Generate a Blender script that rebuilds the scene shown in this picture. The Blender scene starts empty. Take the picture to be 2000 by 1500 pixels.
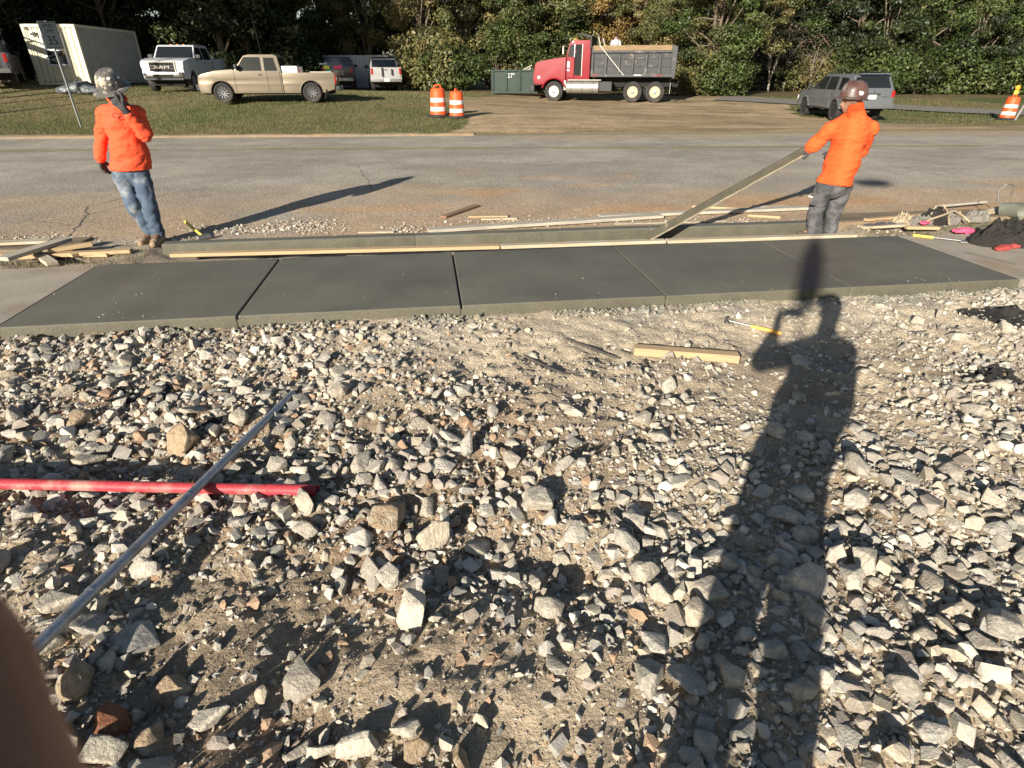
import bpy, bmesh, math, random
import numpy as np
from mathutils import Vector, Matrix, Euler

random.seed(7); np.random.seed(7)
scene = bpy.context.scene
COL = scene.collection
R = math.radians

# ------------------------------------------------------------------ camera, sky, sun, exposure
FPX, PITCH, YAW, CAMH = 1150.0, R(28.14), R(7.7), 1.72
cam_d = bpy.data.cameras.new('camera'); cam = bpy.data.objects.new('camera', cam_d); COL.objects.link(cam)
cam_d.sensor_width = 36.0; cam_d.lens = 36.0 * FPX / 2000.0
cam_d.clip_start = 0.008; cam_d.clip_end = 1500.0
cam.location = (0, 0, CAMH); cam.rotation_euler = (R(90) - PITCH, 0, -YAW)
cam_d.dof.use_dof = True; cam_d.dof.focus_distance = 5.0; cam_d.dof.aperture_fstop = 22.0
scene.camera = cam
scene.render.resolution_x = 1024; scene.render.resolution_y = 768

SUN_AZ, SUN_EL = R(34.0 + 180.0), R(19.0)          # compass-like: x = sin, y = cos
SUN_FROM = Vector((math.sin(SUN_AZ) * math.cos(SUN_EL), math.cos(SUN_AZ) * math.cos(SUN_EL), math.sin(SUN_EL)))
world = bpy.data.worlds.new('World'); scene.world = world; world.use_nodes = True
wn = world.node_tree; bg = wn.nodes['Background']
sky = wn.nodes.new('ShaderNodeTexSky'); sky.sky_type = 'NISHITA'; sky.sun_disc = False
sky.sun_elevation = SUN_EL; sky.sun_rotation = SUN_AZ; sky.air_density = 1.0; sky.dust_density = 0.6; sky.ozone_density = 1.0
wn.links.new(sky.outputs[0], bg.inputs[0]); bg.inputs[1].default_value = 0.05
sun_d = bpy.data.lights.new('sun', 'SUN'); sun_d.energy = 5.0; sun_d.angle = R(0.5); sun_d.color = (1.0, 0.915, 0.79)
sun = bpy.data.objects.new('sun', sun_d); COL.objects.link(sun)
sun.rotation_euler = SUN_FROM.to_track_quat('Z', 'Y').to_euler(); sun.location = (-20, -30, 30)
scene.view_settings.view_transform = 'Standard'; scene.view_settings.look = 'None'
scene.view_settings.exposure = 1.1; scene.view_settings.gamma = 1.0; scene.view_settings.use_curve_mapping = False

# ------------------------------------------------------------------ pixel (2000x1500 photo) -> world
cy_, sy_, ct_, st_ = math.cos(YAW), math.sin(YAW), math.cos(PITCH), math.sin(PITCH)
def ray(px, py):
    r = px - 1000.0; d = py - 750.0
    down = FPX * st_ + d * ct_; fw = FPX * ct_ - d * st_
    return Vector((r * cy_ + fw * sy_, -r * sy_ + fw * cy_, -down))
def P(px, py, z=0.0):                               # on a level plane
    v = ray(px, py); return Vector((0, 0, CAMH)) + v * ((z - CAMH) / v.z)
def PY(px, py, y):                                  # on a plane of constant distance across the road
    v = ray(px, py); return Vector((0, 0, CAMH)) + v * (y / v.y)
def PZ(px, py, zc):                                 # at a given depth
    return Vector((0, 0, CAMH)) + ray(px, py) * (zc / FPX)
def proj(x, y, z):
    z = z - CAMH
    r = x * cy_ - y * sy_; fw = x * sy_ + y * cy_
    zc = fw * ct_ - z * st_; d = -z * ct_ - fw * st_
    return 1000 + FPX * r / zc, 750 + FPX * d / zc

# ------------------------------------------------------------------ noise
_tab = np.random.RandomState(11).rand(256, 256)
_tab3 = np.random.RandomState(12).rand(32, 32, 32)
def vn2(x, y, s=0):
    x = np.asarray(x, float) + s * 17.3; y = np.asarray(y, float) + s * 5.7
    xi = np.floor(x).astype(int); yi = np.floor(y).astype(int); fx = x - xi; fy = y - yi
    fx = fx * fx * (3 - 2 * fx); fy = fy * fy * (3 - 2 * fy)
    a = _tab[xi & 255, yi & 255]; b = _tab[(xi + 1) & 255, yi & 255]
    c = _tab[xi & 255, (yi + 1) & 255]; d = _tab[(xi + 1) & 255, (yi + 1) & 255]
    return (a * (1 - fx) + b * fx) * (1 - fy) + (c * (1 - fx) + d * fx) * fy - 0.5
def fbm2(x, y, o=3, s=0):
    t = 0; a = 1.0
    for i in range(o):
        t = t + a * vn2(x * 2 ** i, y * 2 ** i, s + i); a *= 0.5
    return t
def vn3(p, s=0):
    p = p + s * 7.31
    i = np.floor(p).astype(int); f = p - i; f = f * f * (3 - 2 * f)
    out = 0
    for dx in (0, 1):
        for dy in (0, 1):
            for dz in (0, 1):
                w = (f[..., 0] if dx else 1 - f[..., 0]) * (f[..., 1] if dy else 1 - f[..., 1]) * (f[..., 2] if dz else 1 - f[..., 2])
                out = out + w * _tab3[(i[..., 0] + dx) & 31, (i[..., 1] + dy) & 31, (i[..., 2] + dz) & 31]
    return out - 0.5
def sstep(a, b, x):
    t = np.clip((np.asarray(x, float) - a) / (b - a), 0, 1); return t * t * (3 - 2 * t)

# ------------------------------------------------------------------ materials
MATS = {}
def M(name, col, rough=0.7, metal=0.0, var=0.2, scale=6.0, bump=0.0, bscale=80.0, col2=None, thr=(0.45, 0.6), scale2=3.0,
      coat=0.0, spec=0.4, attr=None, objrand=None, fine=0.0, stretch=None, trans=0.0, alpha_trans=0.0):
    """Principled material: base colour broken up by noise, optional second colour patches, bump, vertex colour, per-object ramp."""
    if name in MATS: return MATS[name]
    m = bpy.data.materials.new(name); m.use_nodes = True; nt = m.node_tree; N = nt.nodes; L = nt.links
    b = N['Principled BSDF']; b.inputs['Roughness'].default_value = rough; b.inputs['Metallic'].default_value = metal
    b.inputs['Coat Weight'].default_value = coat; b.inputs['Specular IOR Level'].default_value = spec
    tc = N.new('ShaderNodeTexCoord'); mp = N.new('ShaderNodeMapping'); L.new(tc.outputs['Object'], mp.inputs[0])
    if stretch: mp.inputs['Scale'].default_value = stretch
    def noise(sc, det=6.0, ro=0.6):
        n = N.new('ShaderNodeTexNoise'); n.inputs['Scale'].default_value = sc; n.inputs['Detail'].default_value = det
        n.inputs['Roughness'].default_value = ro; L.new(mp.outputs[0], n.inputs['Vector']); return n
    def mix(fac, a, bb, typ='MIX'):
        x = N.new('ShaderNodeMix'); x.data_type = 'RGBA'; x.blend_type = typ
        for inp, v in ((x.inputs[0], fac), (x.inputs[6], a), (x.inputs[7], bb)):
            if hasattr(v, 'links'): L.new(v, inp)
            elif isinstance(v, (int, float)): inp.default_value = v
            else: inp.default_value = (*v, 1)
        return x.outputs[2]
    def ramp(sock, p0, p1):
        r = N.new('ShaderNodeMapRange'); r.inputs[1].default_value = p0; r.inputs[2].default_value = p1; L.new(sock, r.inputs[0]); return r.outputs[0]
    c = tuple(col)
    if objrand:
        oi = N.new('ShaderNodeObjectInfo'); cr = N.new('ShaderNodeValToRGB'); L.new(oi.outputs['Random'], cr.inputs[0])
        e = cr.color_ramp.elements
        while len(e) < len(objrand): e.new(0.5)
        for i, k in enumerate(objrand): e[i].position = i / (len(objrand) - 1); e[i].color = (*k, 1)
        c = cr.outputs[0]
    if attr:
        at = N.new('ShaderNodeAttribute'); at.attribute_name = attr; c = at.outputs[0]
    if col2:
        c = mix(ramp(noise(scale2).outputs[0], *thr), c, col2)
    if var > 0:
        n1 = ramp(noise(scale).outputs[0], 0.25, 0.75)
        k = N.new('ShaderNodeMapRange'); k.inputs[3].default_value = 1 - var; k.inputs[4].default_value = 1 + var; L.new(n1, k.inputs[0])
        c = mix(1.0, c, k.outputs[0], 'MULTIPLY')
    if fine > 0:
        n1 = noise(bscale * 1.3, 3, 0.7); k = N.new('ShaderNodeMapRange'); k.inputs[1].default_value = .3; k.inputs[2].default_value = .7
        k.inputs[3].default_value = 1 - fine; k.inputs[4].default_value = 1 + fine; L.new(n1.outputs[0], k.inputs[0])
        c = mix(1.0, c, k.outputs[0], 'MULTIPLY')
    if hasattr(c, 'links'): L.new(c, b.inputs['Base Color'])
    else: b.inputs['Base Color'].default_value = (*c, 1)
    if bump > 0:
        bp = N.new('ShaderNodeBump'); bp.inputs['Strength'].default_value = min(1, bump); bp.inputs['Distance'].default_value = 0.01 * max(1, bump)
        L.new(noise(bscale, 8, 0.65).outputs[0], bp.inputs['Height']); L.new(bp.outputs[0], b.inputs['Normal'])
    if trans > 0:
        tr = N.new('ShaderNodeBsdfTranslucent'); ms = N.new('ShaderNodeMixShader'); ms.inputs[0].default_value = trans
        if hasattr(c, 'links'): L.new(c, tr.inputs[0])
        else: tr.inputs[0].default_value = (*c, 1)
        L.new(b.outputs[0], ms.inputs[1]); L.new(tr.outputs[0], ms.inputs[2]); L.new(ms.outputs[0], N['Material Output'].inputs[0])
    if alpha_trans > 0:
        tr = N.new('ShaderNodeBsdfTransparent'); tr.inputs[0].default_value = (.75, .8, .78, 1); ms = N.new('ShaderNodeMixShader'); ms.inputs[0].default_value = alpha_trans
        L.new(b.outputs[0], ms.inputs[1]); L.new(tr.outputs[0], ms.inputs[2]); L.new(ms.outputs[0], N['Material Output'].inputs[0])
    MATS[name] = m; return m

# ------------------------------------------------------------------ objects
def tag(o, label=None, cat=None, group=None, kind=None):
    if label: o['label'] = label
    if cat: o['category'] = cat
    if group: o['group'] = group
    if kind: o['kind'] = kind
    return o
def link(o, parent=None):
    COL.objects.link(o)
    if parent is not None: o.parent = parent
    return o
def thing(name, label, cat, loc=(0, 0, 0), rz=0.0, group=None, rot=None):
    o = bpy.data.objects.new(name, None); link(o); o.empty_display_size = 0.2
    o.location = loc; o.rotation_euler = rot if rot else (0, 0, rz)
    return tag(o, label, cat, group)
def np_mesh(name, V, F, col=None, smooth=False):
    """fast mesh from arrays; F is (n,3) or (n,4)"""
    V = np.asarray(V, np.float32); F = np.asarray(F, np.int32); k = F.shape[1]
    me = bpy.data.meshes.new(name); me.vertices.add(len(V)); me.vertices.foreach_set('co', V.ravel())
    me.loops.add(F.size); me.loops.foreach_set('vertex_index', F.ravel())
    me.polygons.add(len(F)); me.polygons.foreach_set('loop_start', np.arange(0, F.size, k, dtype=np.int32))
    try: me.polygons.foreach_set('loop_total', np.full(len(F), k, np.int32))
    except Exception: pass
    me.update(calc_edges=True)
    me.polygons.foreach_set('use_smooth', np.full(len(F), bool(smooth)))
    if col is not None:
        a = me.color_attributes.new('Col', 'FLOAT_COLOR', 'POINT'); c4 = np.ones((len(V), 4), np.float32); c4[:, :3] = col
        a.data.foreach_set('color', c4.ravel())
    return me
def np_obj(name, V, F, mat, parent=None, col=None, smooth=False):
    me = np_mesh(name, V, F, col, smooth); me.materials.append(mat)
    return link(bpy.data.objects.new(name, me), parent)
def copy_tree(o, parent=None):
    c = o.copy(); COL.objects.link(c)
    if parent is not None: c.parent = parent
    for ch in list(o.children): copy_tree(ch, c)
    return c

class MB:
    """collects shapes, builds ONE mesh object"""
    def __init__(s): s.v = []; s.f = []
    def add(s, V, F):
        n = len(s.v); s.v += [tuple(p) for p in V]; s.f += [[i + n for i in f] for f in F]; return s
    def box(s, c, d, rot=None, taper=1.0):
        V = []
        for k in (-1, 1):
            t = taper if k > 0 else 1.0
            for a, b in ((-1, -1), (1, -1), (1, 1), (-1, 1)):
                V.append(Vector((a * d[0] / 2 * t, b * d[1] / 2 * t, k * d[2] / 2)))
        if rot is not None:
            q = Euler(rot).to_matrix() if not isinstance(rot, Matrix) else rot
            V = [q @ p for p in V]
        c = Vector(c)
        return s.add([p + c for p in V], [[3, 2, 1, 0], [4, 5, 6, 7], [0, 1, 5, 4], [1, 2, 6, 5], [2, 3, 7, 6], [3, 0, 4, 7]])
    def bar(s, a, b, w, h, up=(0, 0, 1)):
        a = Vector(a); b = Vector(b); d = (b - a); L = d.length; d.normalize(); up = Vector(up)
        sd = d.cross(up)
        if sd.length < 1e-4: sd = d.cross(Vector((0, 1, 0)))
        sd.normalize(); u = sd.cross(d)
        m = Matrix((d, sd, u)).transposed()
        return s.box((a + b) / 2, (L, w, h), m)
    def prism(s, poly, a, b, axis='y'):
        n = len(poly); V = []
        for t in (a, b):
            for p in poly:
                V.append({'y': (p[0], t, p[1]), 'x': (t, p[0], p[1]), 'z': (p[0], p[1], t)}[axis])
        F = [list(range(n))[::-1], list(range(n, 2 * n))] + [[i, (i + 1) % n, (i + 1) % n + n, i + n] for i in range(n)]
        return s.add(V, F)
    def tube(s, pts, rad, n=8, cap=True):
        pts = [Vector(p) for p in pts]
        if not hasattr(rad, '__len__'): rad = [rad] * len(pts)
        V = []; F = []; up = None
        for i, p in enumerate(pts):
            d = (pts[min(i + 1, len(pts) - 1)] - pts[max(i - 1, 0)]).normalized()
            if up is None: up = Vector((0, 0, 1)) if abs(d.z) < 0.9 else Vector((1, 0, 0))
            a = d.cross(up).normalized(); b = a.cross(d); up = b
            for k in range(n):
                t = 2 * math.pi * k / n; V.append(p + (a * math.cos(t) + b * math.sin(t)) * rad[i])
        for i in range(len(pts) - 1):
            for k in range(n): F.append([i * n + k, i * n + (k + 1) % n, (i + 1) * n + (k + 1) % n, (i + 1) * n + k])
        if cap: F.append(list(range(n))[::-1]); F.append([(len(pts) - 1) * n + k for k in range(n)])
        return s.add(V, F)
    def lathe(s, prof, n=24, axis='z', c=(0, 0, 0), close=False):
        V = []; F = []; m = len(prof)
        for r, h in prof:
            for k in range(n):
                t = 2 * math.pi * k / n; x, y = r * math.cos(t), r * math.sin(t)
                V.append({'z': (x, y, h), 'y': (x, h, y), 'x': (h, x, y)}[axis])
        V = [(p[0] + c[0], p[1] + c[1], p[2] + c[2]) for p in V]
        rng = range(m) if close else range(m - 1)
        for i in rng:
            j = (i + 1) % m
            for k in range(n): F.append([i * n + k, i * n + (k + 1) % n, j * n + (k + 1) % n, j * n + k])
        if not close:
            if prof[0][0] > 1e-4: F.append(list(range(n))[::-1])
            if prof[-1][0] > 1e-4: F.append([(m - 1) * n + k for k in range(n)])
        return s.add(V, F)
    def build(s, name, mat, parent=None, bevel=0.0, seg=1, smooth=None, ang=32, fn=None, cuts=()):
        bm = bmesh.new(); vs = [bm.verts.new(p) for p in s.v]
        for f in s.f:
            try: bm.faces.new([vs[i] for i in f])
            except ValueError: pass
        bmesh.ops.remove_doubles(bm, verts=bm.verts, dist=1e-5)
        bmesh.ops.recalc_face_normals(bm, faces=bm.faces)
        if bevel > 0:
            es = [e for e in bm.edges if len(e.link_faces) == 2 and e.calc_face_angle(0) > R(25)]
            bmesh.ops.bevel(bm, geom=es, offset=bevel, segments=seg, profile=0.7, affect='EDGES', clamp_overlap=True)
        for co, no in cuts:
            bmesh.ops.bisect_plane(bm, geom=list(bm.verts) + list(bm.edges) + list(bm.faces), dist=1e-5, plane_co=co, plane_no=no)
        if fn:
            for v in bm.verts: v.co = Vector(fn(v.co))
        me = bpy.data.meshes.new(name); bm.to_mesh(me); bm.free()
        if smooth is None: smooth = bevel > 0
        if smooth:
            me.polygons.foreach_set('use_smooth', np.ones(len(me.polygons), bool))
            try: me.set_sharp_from_angle(angle=R(ang))
            except Exception: pass
        me.materials.append(mat)
        return link(bpy.data.objects.new(name, me), parent)

_txt = 0
def text_mesh(name, body, size, mat, parent, loc, rot, ext=0.002, align='CENTER', sx=1.0):
    cu = bpy.data.curves.new(name, 'FONT'); cu.body = body; cu.size = size; cu.extrude = ext
    cu.align_x = align; cu.align_y = 'CENTER'; cu.resolution_u = 2
    tmp = bpy.data.objects.new('tmp', cu); COL.objects.link(tmp)
    bpy.context.view_layer.update(); dg = bpy.context.evaluated_depsgraph_get()
    me = bpy.data.meshes.new_from_object(tmp.evaluated_get(dg)); me.name = name
    bpy.data.objects.remove(tmp)
    me.materials.clear(); me.materials.append(mat)
    o = link(bpy.data.objects.new(name, me), parent); o.location = loc; o.rotation_euler = rot; o.scale = (sx, 1, 1)
    return o

# ------------------------------------------------------------------ implicit surfaces (smooth bodies): naive surface nets
def cap(a, b, ra, rb=None): return ('c', np.array(a, float), np.array(b, float), ra, ra if rb is None else rb)
def ell(c, r, rot=None): return ('e', np.array(c, float), np.array(r, float), None if rot is None else np.array(Euler(rot).to_matrix()))
def sdf_prim(pr, X):
    if pr[0] == 'c':
        _, a, b, ra, rb = pr; ab = b - a; t = np.clip(((X - a) @ ab) / max(ab @ ab, 1e-9), 0, 1)
        return np.linalg.norm(X - (a + t[..., None] * ab), axis=-1) - (ra + (rb - ra) * t)
    _, c, r, m = pr; q = X - c
    if m is not None: q = q @ m
    k0 = np.linalg.norm(q / r, axis=-1); k1 = np.linalg.norm(q / (r * r), axis=-1)
    return k0 * (k0 - 1) / np.maximum(k1, 1e-6)
def sdf_mesh(prims, vox=0.012, blend=0.03, planes=(), wrinkle=None):
    lo = np.full(3, 1e9); hi = np.full(3, -1e9)
    for pr in prims:
        if pr[0] == 'c':
            for p, r in ((pr[1], pr[3]), (pr[2], pr[4])): lo = np.minimum(lo, p - r); hi = np.maximum(hi, p + r)
        else: r = pr[2].max(); lo = np.minimum(lo, pr[1] - r); hi = np.maximum(hi, pr[1] + r)
    lo -= vox * 4 + blend * .3; hi += vox * 4 + blend * .3
    n = np.ceil((hi - lo) / vox).astype(int) + 1
    ax = [lo[i] + np.arange(n[i]) * vox for i in range(3)]
    X = np.stack(np.meshgrid(*ax, indexing='ij'), -1)
    d = np.full(X.shape[:3], 10.0)
    for pr in prims:
        # only a window around the primitive
        if pr[0] == 'c': a = np.minimum(pr[1] - pr[3], pr[2] - pr[4]); b = np.maximum(pr[1] + pr[3], pr[2] + pr[4])
        else: a = pr[1] - pr[2].max(); b = pr[1] + pr[2].max()
        m = blend + 4 * vox
        i0 = np.clip(((a - m - lo) / vox).astype(int), 0, n - 1); i1 = np.clip(((b + m - lo) / vox).astype(int) + 2, 0, n)
        sl = tuple(slice(i0[k], i1[k]) for k in range(3))
        e = sdf_prim(pr, X[sl]); c = d[sl]
        h = np.maximum(blend - np.abs(c - e), 0) / blend
        d[sl] = np.minimum(c, e) - h * h * blend * 0.25
    if wrinkle is not None: d = d + wrinkle(X)
    for pn, off in planes: d = np.maximum(d, X @ np.array(pn, float) - off)
    s = d < 0
    c = np.zeros(tuple(n - 1), int)
    for dx in (0, 1):
        for dy in (0, 1):
            for dz in (0, 1): c += s[dx:n[0] - 1 + dx, dy:n[1] - 1 + dy, dz:n[2] - 1 + dz]
    act = (c > 0) & (c < 8); ids = np.full(act.shape, -1); I = np.argwhere(act); ids[act] = np.arange(len(I))
    acc = np.zeros((len(I), 3)); cnt = np.zeros(len(I))
    cor = [(a, b, g) for a in (0, 1) for b in (0, 1) for g in (0, 1)]
    for p in cor:
        for k in range(3):
            if p[k] == 1: continue
            q = list(p); q[k] = 1
            dp = d[tuple((I + p).T)]; dq = d[tuple((I + q).T)]; m = (dp < 0) != (dq < 0)
            t = np.where(m, dp / np.where(m, dp - dq, 1), 0)
            pos = (I + p) + t[:, None] * (np.array(q) - np.array(p)); acc += pos * m[:, None]; cnt += m
    V = lo + vox * acc / np.maximum(cnt, 1)[:, None]
    F = []
    for k in range(3):
        o = [0, 0, 0]; o[k] = 1; u, w = [(1, 2), (2, 0), (0, 1)][k]
        A = s[tuple(slice(0, n[j] - o[j]) for j in range(3))]; B = s[tuple(slice(o[j], n[j]) for j in range(3))]
        E = np.argwhere(A != B); sg = A[tuple(E.T)]
        E_ok = (E[:, u] > 0) & (E[:, w] > 0) & (E[:, u] < n[u] - 1) & (E[:, w] < n[w] - 1); E = E[E_ok]; sg = sg[E_ok]
        def at_(du, dw):
            G = E.copy(); G[:, u] -= du; G[:, w] -= dw; return ids[tuple(G.T)]
        q = np.stack([at_(1, 1), at_(0, 1), at_(0, 0), at_(1, 0)], 1)
        q[~sg] = q[~sg][:, ::-1]; F.append(q)
    F = np.concatenate(F); F = F[(F >= 0).all(1)]
    return V, F
def sdf_obj(name, prims, mat, parent=None, **k):
    V, F = sdf_mesh(prims, **k); return np_obj(name, V, F, mat, parent, smooth=True)
def cloth_wrinkle(amp, f=(9, 9, 22), s=0):
    f = np.array(f, float)
    def g(X):
        Y = X @ np.array([[.92, 0, .38], [0, 1, .12], [-.38, 0, .92]]).T
        return amp * (.6 - np.sqrt(np.abs(vn3(Y * f, s)) * 2) ) * .9 + amp * .45 * vn3(X * f * 2.1, s + 3)
    return g
# ------------------------------------------------------------------ materials of the setting
m_dirt = M('dirt', (.30, .245, .175), .95, var=.25, scale=5, bump=2.0, bscale=60, fine=.32, attr='Col')
m_rock = M('rock', (.4, .36, .29), .9, var=.3, scale=2.2, bump=1.4, bscale=5, fine=.2,
           objrand=[(.34, .31, .255), (.38, .335, .26), (.43, .395, .325), (.33, .31, .27), (.40, .345, .26), (.46, .425, .36), (.29, .255, .205), (.38, .345, .285)])
m_rockv = M('rock_small', (.4, .36, .29), .92, var=.25, scale=22, bump=.6, bscale=120, attr='Col', fine=.2)
m_rock_red = M('rock_red', (.36, .15, .075), .95, var=.3, scale=3, bump=4, bscale=6, col2=(.40, .29, .18), thr=(.55, .7), scale2=2)
m_rock_white = M('rock_white', (.46, .42, .34), .85, var=.25, scale=3, bump=1.2, bscale=5, col2=(.38, .31, .22), thr=(.56, .72), scale2=2.5)
m_rock_brown = M('rock_brown', (.38, .28, .18), .92, var=.3, scale=3, bump=2.5, bscale=6, col2=(.46, .40, .30), thr=(.5, .7), scale2=2)
m_fresh = M('fresh_concrete', (.110, .107, .084), .72, var=.16, scale=1.6, col2=(.088, .086, .068), thr=(.45, .65), scale2=.9, bump=.35, bscale=60, fine=.10)
m_freshside = M('fresh_concrete_side', (.092, .085, .060), .75, var=.2, scale=5, bump=.8, bscale=45, fine=.12)
m_oldconc = M('old_concrete', (.30, .265, .215), .9, var=.2, scale=2.5, col2=(.24, .18, .12), thr=(.52, .7), scale2=1.3, bump=.5, bscale=90, fine=.12)
m_kerbold = M('old_kerb_concrete', (.19, .15, .10), .9, var=.3, scale=3, col2=(.19, .135, .08), thr=(.45, .62), scale2=1.5, bump=.8, bscale=40)
m_asph = M('asphalt', (.20, .18, .152), .92, var=.16, scale=1.6, bump=1.6, bscale=26, attr='Col', fine=.42, spec=.15)
m_paint = M('faded_yellow_paint', (.36, .27, .12), .85, var=.3, scale=5, bump=.3)
m_ground = M('ground_soil', (.26, .21, .15), .97, var=.28, scale=1.8, bump=2.5, bscale=9, fine=.35, attr='Col', spec=.1)
m_soil = M('soil_strip', (.27, .225, .165), .95, var=.3, scale=5, bump=1.5, bscale=40, fine=.25)
m_side_street = M('side_street_asphalt', (.165, .15, .13), .9, var=.15, scale=1, bump=.3, bscale=40)

# ------------------------------------------------------------------ gravel ground in front of the pavement
GBUMP = [  # px, py, radius m, height m : hollows and clods read off the photograph
    (1120, 1120, .20, -.085), (960, 1060, .16, -.05), (560, 1420, .22, -.06), (330, 1330, .18, -.05), (880, 1260, .20, .045),
    (760, 1330, .22, .03), (250, 930, .45, -.05), (1100, 1330, .24, .03), (620, 1120, .25, -.03), (1700, 960, .5, .03), (1750, 1250, .4, .03),
    (430, 800, .35, .03), (100, 800, .3, -.03), (1350, 880, .35, .025), (780, 1000, .22, -.03), (1000, 1450, .2, -.035), (60, 1080, .3, .03)]
GB = [(P(a, b, -.1), r, h) for a, b, r, h in GBUMP]
def hgrav(x, y):
    x = np.asarray(x, float); y = np.asarray(y, float)
    z = -.11 + .075 * fbm2(x * 1.15, y * 1.15, 2, 1) + .050 * fbm2(x * 3.8, y * 3.8, 2, 4)
    for p, r, h in GB: z = z + h * np.exp(-((x - p.x) ** 2 + (y - p.y) ** 2) / (r * r))
    e = sstep(3.75, 4.5, y); z = z * (1 - e) + e * (-.078 + .035 * fbm2(x * 3, y * 3, 2, 8))
    return z
def hgrav_fine(x, y):
    rough = .55 + .9 * (fbm2(x * 1.7, y * 1.7, 2, 21) + .35)
    return hgrav(x, y) + rough * (.030 * fbm2(x * 12, y * 12, 2, 7) + .014 * fbm2(x * 38, y * 38, 2, 9) + .006 * np.abs(vn2(x * 95, y * 95, 5)))
def axis_(segs):
    out = []
    for a, b, st in segs: out += list(np.arange(a, b - 1e-6, st))
    return np.array(out + [segs[-1][1]])
def grid_mesh(xs, ys, zf, cf=None):
    X, Y = np.meshgrid(xs, ys, indexing='ij'); Z = zf(X, Y); n, m = X.shape
    V = np.stack([X, Y, Z], -1).reshape(-1, 3); i = np.arange(n * m).reshape(n, m)
    F = np.stack([i[:-1, :-1], i[1:, :-1], i[1:, 1:], i[:-1, 1:]], -1).reshape(-1, 4)
    return V, F, (cf(X, Y).reshape(-1, 3) if cf else None)
def lerp3(a, b, t): return np.asarray(a) * (1 - t[..., None]) + np.asarray(b) * t[..., None]
def grav_col(X, Y):
    t = sstep(-.15, .35, fbm2(X * .9, Y * .9, 3, 31)); c = lerp3((.385, .31, .215), (.265, .20, .132), t)
    red = sstep(.08, .3, fbm2(X * 1.6, Y * 1.6, 3, 35)) * sstep(1.0, -1.2, X); c = lerp3(c, (.235, .145, .095), .0) if False else c * (1 - .65 * red[..., None]) + np.array((.25, .14, .085)) * .65 * red[..., None]
    pale = sstep(2.9, 4.1, Y) * sstep(-1.6, .2, X); c = c * (1 - .7 * pale[..., None]) + np.array((.48, .41, .30)) * .7 * pale[..., None]
    gray = sstep(.1, .3, fbm2(X * 2.3, Y * 2.3, 2, 44)) * sstep(3.7, 4.4, Y); c = c * (1 - .7 * gray[..., None]) + np.array((.27, .26, .225)) * .7 * gray[..., None]
    return c
xs = axis_([(-9, -4.6, .12), (-4.6, 5.6, .019), (5.6, 9, .12)]); ys = axis_([(-3, .55, .08), (.55, 2.4, .0135), (2.4, 4.6, .018)])
V, F, C = grid_mesh(xs, ys, hgrav_fine, grav_col)
tag(np_obj('gravel_ground', V, F, m_dirt, col=C, smooth=True), kind='structure')

# ------------------------------------------------------------------ far ground: lawn, dirt drive, verge
def kf(x): return 18.85 - .072 * np.clip(x, -25, 25)      # far kerb line
CTRL = []
for x in (-90, -60, -40, -25, -15, -8, 0, 8, 15, 25, 40, 60, 90): CTRL.append((x, float(kf(x)), .02))
for px, py, zc in [(520, 200, 23.0), (430, 198, 23.2), (606, 201, 22.8), (857, 228, 20.6), (893, 230, 20.4), (159, 248, 20.3), (75, 166, 29), (180, 172, 29.5),
                   (365, 182, 28), (1084, 197, 34.4), (1290, 201, 33.2), (1568, 224, 28), (1624, 235, 25.6), (1962, 234, 25.5), (755, 178, 38), (665, 176, 38),
                   (1000, 181, 38), (10, 186, 26.5), (1850, 205, 34), (1440, 192, 36), (1200, 185, 40), (1700, 185, 44)]:
    p = PZ(px, py, zc); CTRL.append((p.x, p.y, p.z))
for x, y, z in [(-60, 45, .9), (-30, 45, .8), (0, 60, .4), (30, 60, .4), (60, 45, .3), (-100, 120, .6), (0, 120, .5), (100, 120, .5), (-40, 30, .9), (55, 25, .05), (-300, 300, .5), (300, 300, .5), (0, 300, .5)]: CTRL.append((x, y, z))
CT = np.array(CTRL)
def _phi(r2): return .5 * r2 * np.log(np.maximum(r2, 1e-9))
def _tps():
    n = len(CT); D = ((CT[:, None, :2] - CT[None, :, :2]) ** 2).sum(-1); A = np.zeros((n + 3, n + 3))
    A[:n, :n] = _phi(D / 400) + np.eye(n) * .0008; A[:n, n] = 1; A[:n, n + 1:] = CT[:, :2] / 20; A[n, :n] = 1; A[n + 1:, :n] = CT[:, :2].T / 20
    b = np.zeros(n + 3); b[:n] = CT[:, 2]; return np.linalg.solve(A, b)
TW = _tps()
def zfar(x, y):
    x = np.asarray(x, float); y = np.asarray(y, float); out = TW[-3] + TW[-2] * x / 20 + TW[-1] * y / 20
    for (cx, cyy, _), w in zip(CTRL, TW): out = out + w * _phi(((x - cx) ** 2 + (y - cyy) ** 2) / 400)
    k = kf(x); e = sstep(0.0, 1.0, y - k - .15)
    return np.clip(out, -.3, 1.4) * e + (1 - e) * .02
def on_far(px, py, n=60):
    v = ray(px, py); t0 = 12 / v.y; best = None
    for t in np.linspace(17 / v.y, 90 / v.y, 500):
        p = Vector((0, 0, CAMH)) + v * t
        if p.z < float(zfar(p.x, p.y)): return p
    return p
def poly_mask(poly, X, Y):
    ins = np.zeros(X.shape, bool); n = len(poly)
    for i in range(n):
        x1, y1 = poly[i]; x2, y2 = poly[(i + 1) % n]
        c = ((y1 > Y) != (y2 > Y)) & (X < (x2 - x1) * (Y - y1) / (y2 - y1 + 1e-12) + x1); ins ^= c
    return ins
def px_poly(pts): 
    out = []
    for a, b in pts: p = on_far(a, b); out.append((p.x, p.y))
    return out
DIRT = px_poly([(905, 264), (940, 235), (900, 212), (860, 190), (1000, 184), (1300, 182), (1470, 188), (1545, 204), (1560, 226), (1760, 240), (2000, 246), (2000, 256), (1680, 262)])
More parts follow.
